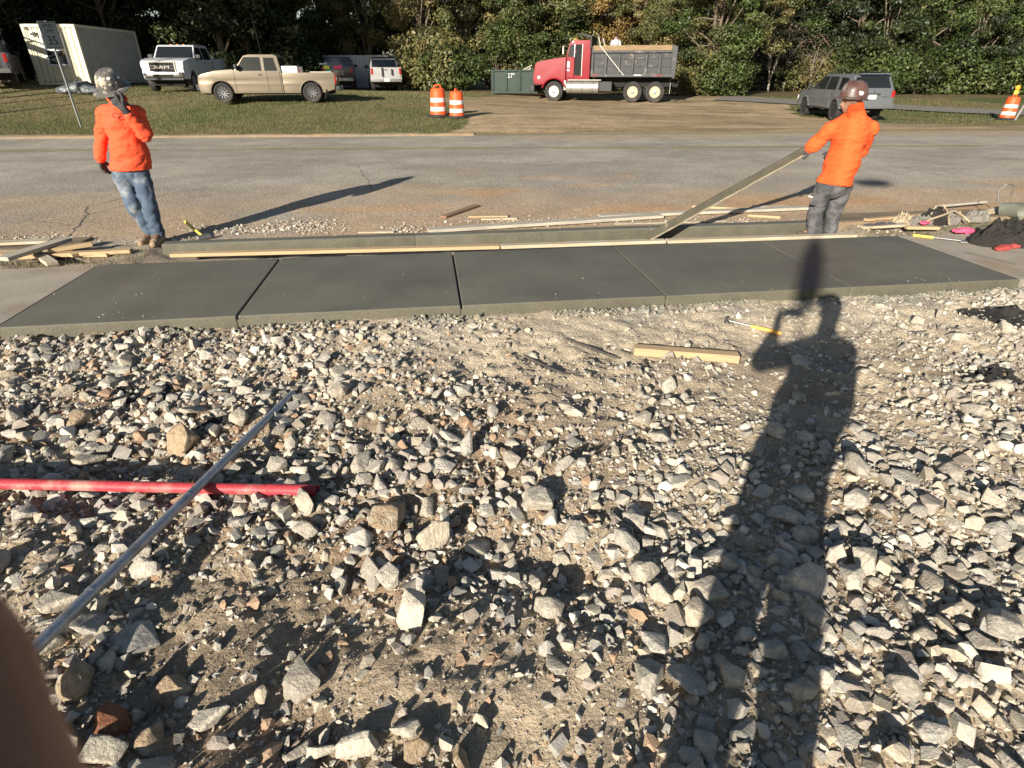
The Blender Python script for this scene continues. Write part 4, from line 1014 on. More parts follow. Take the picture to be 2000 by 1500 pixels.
def hat(parent, c, up, f, mat, rim=.045, full=True, name='hard_hat'):
    """hard hat: ribbed dome with a brim; full brim or front peak"""
    up = Vector(up).normalized(); f = Vector(f); f = (f - up * f.dot(up)).normalized(); r = f.cross(up)
    m = Matrix((r, f, up)).transposed().to_4x4(); m.translation = Vector(c)
    mb = MB(); n = 40; prof = [(1, -.02), (1.0, .02), (.97, .06), (.88, .095), (.70, .125), (.42, .143), (.15, .15)]; V = []; F = []
    for (k, z) in prof:
        for i in range(n):
            t = 2 * math.pi * i / n; V.append((.112 * k * math.cos(t), .138 * k * math.sin(t), z + (.006 if abs(math.cos(t)) < .16 and z > .03 else 0)))
    for a in range(len(prof) - 1):
        for i in range(n): F.append([a * n + i, a * n + (i + 1) % n, (a + 1) * n + (i + 1) % n, (a + 1) * n + i])
    F.append([(len(prof) - 1) * n + i for i in range(n)])
    rings = [(0.0, -.012), (.5, -.018), (1.0, -.03), (1.0, -.036), (0.0, -.024)]; b0 = len(V)
    for (u, z) in rings:
        for i in range(n):
            t = 2 * math.pi * i / n; ext = rim * (1.0 if full else max(.12, math.sin(t)) ** 1.2 * 1.5) * (1 + .35 * max(0, math.sin(t)))
            V.append(((.112 + ext * u) * math.cos(t), (.138 + ext * u) * math.sin(t), z))
    for a in range(len(rings) - 1):
        for i in range(n): F.append([b0 + a * n + i, b0 + a * n + (i + 1) % n, b0 + (a + 1) * n + (i + 1) % n, b0 + (a + 1) * n + i])
    mb.add(V, F); o = mb.build(name, mat, parent, smooth=True, ang=50); o.matrix_local = m; return o
def sticker(parent, pos, nrm, rad, mat):
    nrm = Vector(nrm).normalized(); mb = MB(); mb.lathe([(0, .0025), (rad * .6, .0012), (rad * .95, -.001), (rad, -.004)], 14); o = mb.build('sticker', mat, parent, smooth=True)
    o.rotation_euler = nrm.to_track_quat('Z', 'Y').to_euler(); o.location = pos; return o

# ---- worker at the left: facing the camera, head bowed, left hand at his chin
Y1 = 7.10; base = Vector((-3.04, Y1, -.005)); w1 = thing('person', 'worker in bright orange long-sleeved shirt, blue jeans and stickered hard hat, hand at chin', 'person', base, 0, 'workers')
def J(px, py, dy=0.0): p = PY(px, py, Y1 + dy); return A(p - base)
sR, eR, wR = J(205, 222, .02), J(199, 264, .05), J(196, 309, -.03)
sL, eL, wL = J(268, 222, 0), J(283, 262, -.08), J(243, 214, -.20)
nk, ch, wa, hp = J(232, 200, .01), J(238, 238, .01), J(252, 292, .0), J(257, 335, .0)
hd = J(222, 178, -.07); face = A((-.25, -1, -.62))
hR, kR, aR = J(240, 345), J(262, 404, -.05), J(297, 462, .02)
hL, kL, aL = J(275, 345), J(292, 402, -.06), J(312, 465, -.02)
aR[2] = .10; aL[2] = .10
fR = aR + A((-.05, -.13, -.06)); fL = aL + A((.0, -.14, -.06)); fR[2] = fL[2] = .035
hp_, hq = head_prims(hd, face, (-.05, .2, 1))
body = hp_ + [cap(hd + A((0, .02, -.03)), nk, .055, .06), cap(nk, ch, .07, .12), cap(ch, wa, .11, .10), cap(wa, hp, .10, .09), cap(sR, eR, .04, .034), cap(eR, wR, .034, .026), cap(sL, eL, .04, .034), cap(eL, wL, .034, .026),
              cap(nk, sR, .045, .045), cap(nk, sL, .045, .045), cap(hR, kR, .06, .045), cap(kR, aR, .045, .035), cap(hL, kL, .06, .045), cap(kL, aL, .045, .035), cap(aR, fR, .035, .03), cap(aL, fL, .035, .03), cap(hp, hR, .08, .06), cap(hp, hL, .08, .06)]
sdf_obj('body', body, m_skin, w1, vox=.012, blend=.03)
eyes(hq, w1)
hem = hp[2] + .02
sdf_obj('shirt', [cap(nk + A((0, .0, -.06)), ch, .085, .15), ell(ch + A((0, 0, -.02)), (.19, .135, .19)), cap(ch, wa, .15, .15), ell(wa + A((0, 0, -.06)), (.195, .145, .22)), cap(wa, hp + A((0, 0, -.1)), .165, .17), ell(hp, (.205, .15, .2)),
                  cap(nk + A((0, 0, -.05)), sR, .06, .072), cap(nk + A((0, 0, -.05)), sL, .06, .072), cap(sR, eR, .076, .064), cap(eR, wR, .064, .054), cap(sL, eL, .078, .068), cap(eL, wL + (eL - wL) * .22, .068, .052)],
        m_orange2, w1, vox=.0085, blend=.03, planes=[((0.0, 0, -1), -hem)], wrinkle=cloth_wrinkle(.019, (7, 7, 16), 1))
sdf_obj('jeans', [ell(hp + A((0, 0, .02)), (.175, .125, .14)), cap(hR, kR, .098, .074), cap(kR, aR + A((0, 0, .0)), .074, .064), cap(hL, kL, .098, .074), cap(kL, aL, .074, .066)], m_jeans, w1, vox=.0105, blend=.022,
        planes=[((0, 0, -1), -.075)], wrinkle=cloth_wrinkle(.018, (8, 8, 17), 2))
for a_, f_ in ((aR, fR), (aL, fL)):
    sdf_obj('boot', [cap(a_ + A((0, 0, .06)), a_ + A((0, 0, -.02)), .055, .056), cap(a_ + A((0, .03, -.06)), f_, .05, .042), cap(f_, f_ + A((0, -.06, -.005)), .043, .036)], m_boot, w1, vox=.01, blend=.03, planes=[((0, 0, -1), .0)])
sdf_obj('glove', hand_prims(wR, A((.02, -.05, -1)), A((.9, -.3, .1)), 1, 1.05, (.3, .32, .38, .4)) + [cap(wR + A((0, 0, .03)), wR, .032, .032)], m_glove, w1, vox=.006, blend=.012)
sdf_obj('glove', hand_prims(wL, hd + A((.02, -.16, -.03)) - wL, A((-.2, .8, .6)), 1, 1.1, (.45, .5, .55, .6)) + [cap(wL + (eL - wL) * .18, wL, .040, .035)], m_glove, w1, vox=.006, blend=.012)
sdf_obj('collar', [cap(nk + A((-.075, -.03, .03)), nk + A((-.02, -.105, -.005)), .013), cap(nk + A((-.02, -.105, -.005)), nk + A((.04, -.10, -.0)), .013), cap(nk + A((.04, -.10, 0)), nk + A((.085, -.02, .03)), .013), cap(nk + A((.085, -.02, .03)), nk + A((.04, .07, .05)), .013), cap(nk + A((.04, .07, .05)), nk + A((-.06, .06, .05)), .013), cap(nk + A((-.06, .06, .05)), nk + A((-.075, -.03, .03)), .013)], m_orange2, w1, vox=.008, blend=.02)
hup = Vector((-.05, -.40, 1)); hc = Vector(hd + A((-.01, -.0, .055)))
h1 = hat(w1, hc, hup, face, m_hat1, .05, True)
for (u, v, rr) in ((-.6, .25, .026), (.1, .5, .024), (.75, .35, .026), (-.15, .9, .022), (.45, .95, .02), (-.75, -.4, .026), (-1.2, .5, .024), (1.25, .3, .026), (.85, .9, .022), (1.7, .6, .024), (.3, .08, .022)):
    t_ = 1.57 + u; zz = .02 + .09 * max(0, v); kk = float(np.interp(zz, [-.02, .02, .06, .095, .125, .143], [1, 1, .97, .88, .70, .42])); ps = Vector((.112 * kk * math.cos(t_), .138 * kk * math.sin(t_), zz)); slope = float(np.interp(zz, [0, .02, .06, .095, .125], [0, .1, .45, 1.0, 1.8]))
    sticker(h1, ps * 1.004, Vector((math.cos(t_) / .112, math.sin(t_) / .138, slope / .125)), rr * random.uniform(.55, .85), random.choice([m_white, m_stick, m_stick, m_stick]))
# lettering on the chest
tp = J(233, 226, -.15); text_mesh('chest_print', 'CCI', .07, m_ink, w1, (tp[0], ch[1] - .180, tp[2]), (R(97), 0, R(2)), .002)

# ---- worker at the right: seen from behind, pulling on the long board
Y2 = 6.53; base2 = Vector((4.32, Y2, -.09)); w2 = thing('person', 'worker in orange shirt and grey trousers seen from behind, pulling a long board', 'person', base2, 0, 'workers')
def K(px, py, dy=0.0): p = PY(px, py, Y2 + dy); return A(p - base2)
hd = K(1664, 198, .03); nk = K(1668, 228, .03); face = A((-1, .25, -.12))
sL, eL, wL = K(1622, 254, .06), K(1590, 283, .16), K(1576, 294, .22)
sR, eR, wR = K(1698, 252, .0), K(1684, 296, .16), K(1634, 299, .27)
ch, wa, hp = K(1662, 262, .03), K(1645, 318, .0), K(1627, 362, -.02)
hL, kL = K(1610, 366, 0), K(1592, 418, .05); hR, kR = K(1646, 366, 0), K(1627, 418, .06)
aL = K(1588, 464, .0); aR = K(1617, 466, .05); aL[2] = aR[2] = .10
fL = aL + A((-.10, .12, -.065)); fR = aR + A((-.08, .14, -.065)); fL[2] = fR[2] = .035
hp_, hq = head_prims(hd, face, (0, 0, 1))
body = hp_ + [cap(hd + A((.02, 0, -.04)), nk, .055, .06), cap(nk, ch, .07, .12), cap(ch, wa, .13, .125), cap(wa, hp, .125, .13), cap(sR, eR, .045, .04), cap(eR, wR, .04, .028), cap(sL, eL, .045, .04), cap(eL, wL, .04, .028),
              cap(nk, sR, .05, .05), cap(nk, sL, .05, .05), cap(hR, kR, .075, .05), cap(kR, aR, .05, .035), cap(hL, kL, .075, .05), cap(kL, aL, .05, .035), cap(aR, fR, .035, .03), cap(aL, fL, .035, .03), cap(hp, hR, .1, .09), cap(hp, hL, .1, .09)]
sdf_obj('body', body, m_skin2, w2, vox=.012, blend=.03); eyes(hq, w2)
ax = (nk - hp); ax = ax / np.linalg.norm(ax)
sdf_obj('shirt', [cap(nk, ch, .10, .17), ell(ch, (.215, .15, .2), (0, R(12), 0)), cap(ch, wa, .175, .165), ell(wa, (.20, .15, .22), (0, R(14), 0)), cap(wa, hp + A((0, 0, -.1)), .17, .175), ell(hp, (.205, .155, .2)),
                  cap(nk, sR, .08, .09), cap(nk, sL, .08, .09), cap(sR, eR, .082, .062), cap(eR, wR + (eR - wR) * .2, .062, .05), cap(sL, eL, .085, .07), cap(eL, wL + (eL - wL) * .1, .07, .056)],
        m_orange, w2, vox=.0105, blend=.035, planes=[((-.10, .0, -1), -(hp[2] + .015) - .1 * hp[0])], wrinkle=cloth_wrinkle(.018, (7, 7, 17), 5))
sdf_obj('turned_up_collar', [cap(nk + A((.05, -.06, -.02)), hd + A((.045, -.055, -.055)), .06, .055), cap(nk + A((-.05, -.04, -.02)), hd + A((-.02, -.06, -.07)), .055, .045), cap(nk + A((.0, .05, -.02)), hd + A((.02, .05, -.07)), .055, .045), cap(hd + A((-.03, -.07, -.06)), hd + A((.06, -.06, -.03)), .03, .034)], m_orange, w2, vox=.009, blend=.03, wrinkle=cloth_wrinkle(.01, (12, 12, 20), 6))
sdf_obj('trousers', [ell(hp + A((0, 0, .0)), (.185, .135, .16)), cap(hR, kR, .105, .088), cap(kR, aR + A((0, 0, -.0)), .088, .082), cap(hL, kL, .105, .088), cap(kL, aL, .088, .082)], m_camo, w2, vox=.0105, blend=.022,
        planes=[((0, 0, -1), -.05)], wrinkle=cloth_wrinkle(.018, (8, 8, 16), 7))
for a_, f_ in ((aR, fR), (aL, fL)):
    sdf_obj('boot', [cap(a_ + A((0, 0, .05)), a_ + A((0, 0, -.02)), .06, .058), cap(a_ + A((0, -.03, -.06)), f_, .05, .042)], m_bootd, w2, vox=.012, blend=.03, planes=[((0, 0, -1), .0)])
mb = MB(); mb.box((0, 0, 0), (.085, .02, .10)); o = mb.build('thigh_pocket', m_camo, w2, bevel=.006); o.location = K(1590, 392, -.085); o.rotation_euler = (0, R(10), 0)
mb = MB(); mb.box((0, 0, 0), (.055, .004, .012)); o = mb.build('pocket_tab', m_white, w2); o.location = K(1583, 384, -.107); o.rotation_euler = (0, R(10), 0)
h2 = hat(w2, Vector(hd + A((0, 0, .055))), (.08, -.0, 1), face, m_hat2, .035, True)
sticker(h2, Vector((-.106, -.035, .038)), (-1, -.25, .25), .030, m_white); sticker(h2, Vector((-.092, -.03, .082)), (-1, -.2, .8), .022, m_galv); sticker(h2, Vector((-.085, .07, .062)), (-1, .7, .5), .022, m_white)
text_mesh('sticker_digit', '2', .042, m_ink, h2, (-.1125, -.036, .039), (R(76), 0, R(-104)), .001)
# the board he pulls: a strike-off coated in mortar, its foot on the form board
ba = Vector(wL) + base2; foot = P(1262, 474, .03); foot.y = 6.36; foot.x = PY(1262, 474, 6.36).x; foot.z = .028
d = ba - foot; topp = foot + d * 1.02; t = thing('screed_board', 'long mortar-coated board held aslant by the pulling worker', 'board', foot, 0)
L = (topp - foot).length; t.rotation_euler = d.to_track_quat('X', 'Z').to_euler()
mb = MB(); mb.box((L / 2, 0, .02), (L, .038, .074)); mb.build('timber', m_mortar_board, t, bevel=.004)
mb = MB()
for i in range(26):
    x = L * (i + .5) / 26; mb.box((x, -.002, -.020 - .004 * random.random()), (L / 26 + .002, .040 + .004 * random.random(), .012 + .008 * random.random()))
mb.build('mortar_crust', M('pale_mortar', (.27, .235, .165), .9, var=.25, scale=20, bump=1, bscale=60), t)
dn = A(d.normalized())
hs = [hand_prims(wL - dn * .0 + A((.03, -.02, .03)), A((-.9, .1, -.4)), A((0, .6, -.8)), -1, 1.05, (.7, .7, .7, .7)), hand_prims(wR, A((-.9, .0, -.3)), A((0, .6, -.8)), 1, 1.05, (.7, .7, .7, .7))]
for i, h in enumerate(hs): sdf_obj('glove', h + ([cap(wL + (eL - wL) * .25, wL + A((.03, -.02, .03)), .042, .036)] if i == 0 else [cap(wR + (eR - wR) * .25, wR, .042, .036)]), m_glove, w2, vox=.0065, blend=.012)

# ---- the photographer, behind the lens: his shadow falls across the gravel, one finger strays in front of the lens
xg, yg = .05, -.20; zg = float(hgrav(xg, yg)); b3 = Vector((xg, yg, zg)); ph = thing('person', 'photographer holding up a phone, brown fingertip before the lens, casting the long shadow', 'person', b3, 0)
def Wp(x, y, z): return A((x - xg, y - yg, z - zg))
hd = Wp(.275, -.20, 1.80); nk = Wp(.255, -.21, 1.63); ch = Wp(.20, -.21, 1.36); wa = Wp(.13, -.21, 1.12); hp = Wp(.08, -.21, .95)
sL, eL, wL = Wp(.06, -.21, 1.47), Wp(-.20, -.15, 1.41), Wp(-.08, -.06, 1.61)
sR, eR, wR = Wp(.41, -.21, 1.45), Wp(.37, -.24, 1.20), Wp(.29, -.20, 1.00)
hL, kL, aL = Wp(-.02, -.21, .90), Wp(-.09, -.20, .47), Wp(-.09, -.22, zg + .09); hR, kR, aR = Wp(.17, -.21, .90), Wp(.185, -.21, .47), Wp(.20, -.23, zg + .09)
hp_, hq = head_prims(hd, (-.1, 1, -.15), s=1.12)
lens = Wp(0, 0, 1.72)
dn3 = A((-.02, .06, 1.0))
fing = [cap(wL + A((0, .01, .0)), Wp(-.070, -.035, 1.675), .030, .026), cap(Wp(-.075, -.03, 1.66), Wp(-.055, -.02, 1.715), .022, .018)]
# finger that strays into the view: from the knuckle left of the phone to the tip in front of the lens
_fp = [Vector((0, 0, CAMH)) + ray(-165, 1800).normalized() * .055, Vector((0, 0, CAMH)) + ray(-185, 1345).normalized() * .055]
def finger_chain(pts, r): return [cap(pts[i], pts[i + 1], r[i], r[i + 1]) for i in range(len(pts) - 1)]
F1 = finger_chain([Wp(-.062, -.012, 1.655), Wp(-.050, .012, 1.668), Wp(*_fp[0]), Wp(*_fp[1])], [.0095, .0085, .0072, .0066])
F2 = finger_chain([Wp(-.070, -.02, 1.70), Wp(-.068, -.002, 1.712), Wp(-.052, .004, 1.722), Wp(-.036, .002, 1.728)], [.009, .0085, .008, .0072])
F3 = finger_chain([Wp(-.066, -.018, 1.635), Wp(-.058, .004, 1.628), Wp(-.042, .008, 1.625), Wp(-.026, .006, 1.622)], [.009, .0085, .0078, .007])
F4 = finger_chain([Wp(-.066, -.025, 1.61), Wp(-.054, -.004, 1.602), Wp(-.040, -.001, 1.598), Wp(-.028, -.003, 1.596)], [.008, .0075, .007, .0065])
F5 = finger_chain([Wp(-.075, -.045, 1.66), Wp(-.060, -.055, 1.69), Wp(-.042, -.050, 1.715), Wp(-.02, -.042, 1.722)], [.014, .012, .011, .009])
Vh, Fh = sdf_mesh(fing + F1 + F2 + F3 + F4 + F5, vox=.0028, blend=.007)
body = hp_ + [cap(hd + A((0, -.02, -.03)), nk, .062, .066), cap(nk + A((0, 0, -.06)), ch, .075, .14), ell(ch, (.19, .12, .16)), cap(ch, wa, .15, .145), ell(wa, (.185, .125, .2)), cap(wa, hp, .15, .15), cap(sR, eR, .06, .05), cap(eR, wR, .05, .033), cap(sL, eL, .06, .048), cap(eL, wL, .046, .03),
              cap(nk + A((0, 0, -.1)), sR, .055, .065), cap(nk + A((0, 0, -.1)), sL, .055, .065), cap(nk, nk + A((0, 0, -.12)), .055, .06), cap(hR, kR, .095, .065), cap(kR, aR, .065, .045), cap(hL, kL, .095, .065), cap(kL, aL, .065, .045), cap(aR, aR + A((.03, .15, -.05)), .045, .038), cap(aL, aL + A((-.02, .15, -.05)), .045, .038), cap(hp, hR, .12, .1), cap(hp, hL, .12, .1),
              cap(wR, wR + A((.0, .02, -.11)), .034, .03)]
m_psk = M('photographer_skin', (.25, .12, .072), .5, var=.12, scale=60, bump=.3, bscale=350)
_b = m_psk.node_tree.nodes['Principled BSDF']; _b.inputs['Subsurface Weight'].default_value = .5; _b.inputs['Subsurface Radius'].default_value = (.006, .002, .001); _b.inputs['Subsurface Scale'].default_value = 1.0
Vb, Fb = sdf_mesh(body, vox=.0135, blend=.035)
o = np_obj('body', np.concatenate([Vb, Vh]), np.concatenate([Fb, Fh + len(Vb)]), m_psk, ph, smooth=True)
m_navy = M('navy_cotton', (.03, .035, .06), .9, var=.2, scale=8)
sdf_obj('shirt', [cap(nk + A((0, 0, -.12)), ch, .075, .15), ell(ch, (.20, .135, .15)), cap(ch, wa, .165, .165), ell(wa, (.205, .14, .24)), ell(hp, (.215, .15, .18)), cap(nk + A((0, 0, -.07)), sR, .06, .075), cap(nk + A((0, 0, -.07)), sL, .06, .075), cap(sR, eR, .085, .068), cap(sL, eL, .085, .066), cap(eL, wL + (eL - wL) * .35, .064, .05), cap(eR, wR, .068, .05)], m_navy, ph, vox=.014, blend=.035, planes=[((0, 0, -1), -(hp[2] - .02))], wrinkle=cloth_wrinkle(.01))
sdf_obj('trousers', [ell(hp, (.18, .13, .15)), cap(hR, kR, .115, .09), cap(kR, aR, .09, .085), cap(hL, kL, .115, .09), cap(kL, aL, .09, .085)], m_camo, ph, vox=.014, blend=.03, planes=[((0, 0, -1), -.06)], wrinkle=cloth_wrinkle(.01))
sdf_obj('cap_hat', [ell(hd + A((0, -.005, .06)), (.088, .105, .075)), cap(hd + A((-.04, .09, .07)), hd + A((.04, .09, .07)), .02), cap(hd + A((-.03, .13, .06)), hd + A((.03, .13, .06)), .012)], m_black, ph, vox=.01, blend=.02)
for a_, q_ in ((aR, .03), (aL, -.02)): sdf_obj('boot', [cap(a_ + A((0, 0, .06)), a_ + A((0, 0, -.03)), .062, .06), cap(a_ + A((0, -.02, -.06)), a_ + A((q_, .17, -.055)), .052, .042)], m_bootd, ph, vox=.014, blend=.03, planes=[((0, 0, -1), 0.0)])
# the phone, lens at its upper left corner
t = thing('phone', 'dark smartphone held up in the photographer left hand', 'phone', (0, 0, 0), 0); t.location = (0, 0, CAMH); t.rotation_euler = (-PITCH, 0, -YAW)
mb = MB(); mb.box((.055, -.0185, -.022), (.155, .009, .076)); mb.build('phone_case', m_phone, t, bevel=.004, seg=2)
mb = MB(); mb.box((-.002, -.0125, -.004), (.034, .003, .036)); mb.build('camera_bump', m_phone, t, bevel=.001)
# ------------------------------------------------------------------ vehicles (local x forward, y left, z up, origin on the ground)
m_glass = M('dark_glass', (.012, .014, .016), .06, var=0, spec=.6)
m_glass2 = M('clear_glass', (.02, .022, .022), .05, var=0, spec=.5, alpha_trans=.35)
m_tyre = M('tyre', (.022, .021, .02), .85, var=.25, scale=10, col2=(.075, .062, .048), thr=(.52, .75), scale2=4)
m_rim = M('alloy', (.34, .34, .35), .35, metal=.8, var=.15, scale=10)
m_rimd = M('black_alloy', (.02, .02, .022), .35, var=.1)
m_cream = M('cream_steel_rim', (.33, .28, .19), .6, var=.2, scale=9)
m_chrome = M('chrome', (.50, .51, .53), .22, metal=1.0, var=.05)
m_trim = M('black_trim', (.022, .022, .023), .6, var=.15)
m_under = M('underbody', (.012, .012, .012), .9, var=.2)
m_lamp = M('headlamp_glass', (.55, .56, .56), .1, var=.1, scale=30)
m_taill = M('tail_lamp', (.30, .012, .012), .2, var=.1)
m_plate = M('number_plate', (.62, .64, .58), .5, var=.1, scale=30)
m_beige = M('champagne_paint', (.20, .165, .12), .40, metal=.35, var=.06, scale=2, coat=.5)
m_wht = M('white_paint', (.52, .53, .55), .3, var=.05, scale=2, coat=.6)
m_silver = M('silver_paint', (.165, .175, .185), .34, metal=.5, var=.05, scale=2, coat=.5)
m_blackp = M('black_paint', (.02, .02, .023), .25, var=.05, coat=.6)
m_silver_shade = M('shaded_silver_paint', (.11, .11, .115), .4, metal=.3, var=.1, scale=2, coat=.3)  # silver darkened to grey: the pickup's shade is put into its paint
m_redp = M('truck_red', (.19, .006, .012), .5, var=.14, scale=2, coat=.05, spec=.25)
m_bedgrey = M('dump_bed_grey', (.036, .038, .042), .6, var=.3, scale=3, col2=(.17, .155, .13), thr=(.55, .72), scale2=2.2, bump=.3, bscale=30)
m_bedinner = M('bed_panel', (.024, .026, .029), .6, var=.3, scale=4, col2=(.20, .13, .08), thr=(.6, .75), scale2=3)
m_sidewood = M('sideboard_wood', (.20, .135, .075), .85, var=.3, scale=3, stretch=(1, 8, 8))
m_alum = M('aluminium_tank', (.30, .29, .265), .5, metal=.6, var=.15, scale=4)
m_interior = M('seat_grey', (.10, .095, .09), .9, var=.2)

def wheel(parent, x, y, r, w, rim_mat, style='alloy', side=1):
    g = bpy.data.objects.new('wheel', None); 
    mb = MB(); hw = w / 2; ri = r * (.62 if style != 'truck' else .56)
    mb.lathe([(ri, -hw * .8), (r * .86, -hw), (r * .97, -hw * .86), (r, -hw * .5), (r, hw * .5), (r * .97, hw * .86), (r * .86, hw), (ri, hw * .8), (ri, -hw * .8)], 36, 'y'); 
    ty = mb.build('wheel', m_tyre, parent, smooth=True, ang=40); ty.location = (x, y, r)
    bpy.data.objects.remove(g)
    mb = MB(); o = hw * .75 * side
    if style == 'truck':
        mb.lathe([(ri * 1.02, o), (ri * .96, o * 1.0), (ri * .9, o * .45), (ri * .55, o * .25), (ri * .5, o * .75), (ri * .3, o * .9), (0, o * .9)], 28, 'y')
        rm = mb.build('rim', rim_mat, ty, smooth=True, ang=40)
        q = MB(); q.lathe([(ri * .36, o * .7), (ri * .34, o * 1.0), (ri * .2, o * 1.15), (0, o * 1.15)], 18, 'y'); q.build('hub', m_steel if side else m_steel, ty, smooth=True, ang=40)
        for k in range(5):
            a = k * 2 * math.pi / 5 + .3; q = MB(); q.lathe([(.042, o * .30), (.042, o * .48), (0, o * .48)], 10, 'y', (ri * .74 * math.cos(a), 0, ri * .74 * math.sin(a))); q.build('hand_hole', m_under, ty)
        for k in range(8):
            a = k * math.pi / 4; q = MB(); q.lathe([(.022, o * .2), (.022, o * .55), (0, o * .56)], 8, 'y', (ri * .72 * math.cos(a), 0, ri * .72 * math.sin(a))); q.build('lug_nut', m_steel, ty)
    else:
        mb.lathe([(ri * 1.01, o), (ri * .95, o * 1.02), (ri * .9, o * .8), (ri * .9, o * .1), (0, o * .1)], 32, 'y')
        rm = mb.build('rim', m_rimd if style == 'alloy' else rim_mat, ty, smooth=True, ang=40)
        mb = MB(); n = 10 if style == 'alloy' else 6
        for k in range(n):
            a = 2 * math.pi * k / n + .1; d = Vector((math.cos(a), 0, math.sin(a))); mb.bar(d * ri * .12 + Vector((0, o * .75, 0)), d * ri * .92 + Vector((0, o * .9, 0)), .02 if n == 10 else .045, .045 if n == 10 else .07, (0, 1, 0))
        mb.lathe([(ri * .22, o * .5), (ri * .2, o * .95), (0, o * .98)], 14, 'y'); mb.build('spokes', rim_mat, ty, bevel=.004)
    return ty
def arc(cx, cz, r, zs, n=11):
    a0 = math.asin(max(-1, min(1, (zs - cz) / r))); return [(cx + r * math.cos(math.pi - a0 - (math.pi - 2 * a0) * k / (n - 1)), cz + r * math.sin(math.pi - a0 - (math.pi - 2 * a0) * k / (n - 1))) for k in range(n)]
def pane(parent, pts, mat, name='window', th=.012, nrm=None):
    """closed thin slab from a planar polygon; proud along nrm"""
    pts = [Vector(p) for p in pts]
    if nrm is None:
        nrm = (pts[1] - pts[0]).cross(pts[2] - pts[0]).normalized()
        c = sum(pts, Vector()) / len(pts)
        if nrm.dot(Vector((c.x * .2, c.y, max(.1, c.z - 1)))) < 0: nrm.negate()
    nrm = Vector(nrm).normalized(); n = len(pts); V = [p - nrm * th for p in pts] + [p + nrm * .005 for p in pts]
    return MB().add(V, [list(range(n))[::-1], list(range(n, 2 * n))] + [[i, (i + 1) % n, (i + 1) % n + n, i + n] for i in range(n)]).build(name, mat, parent)
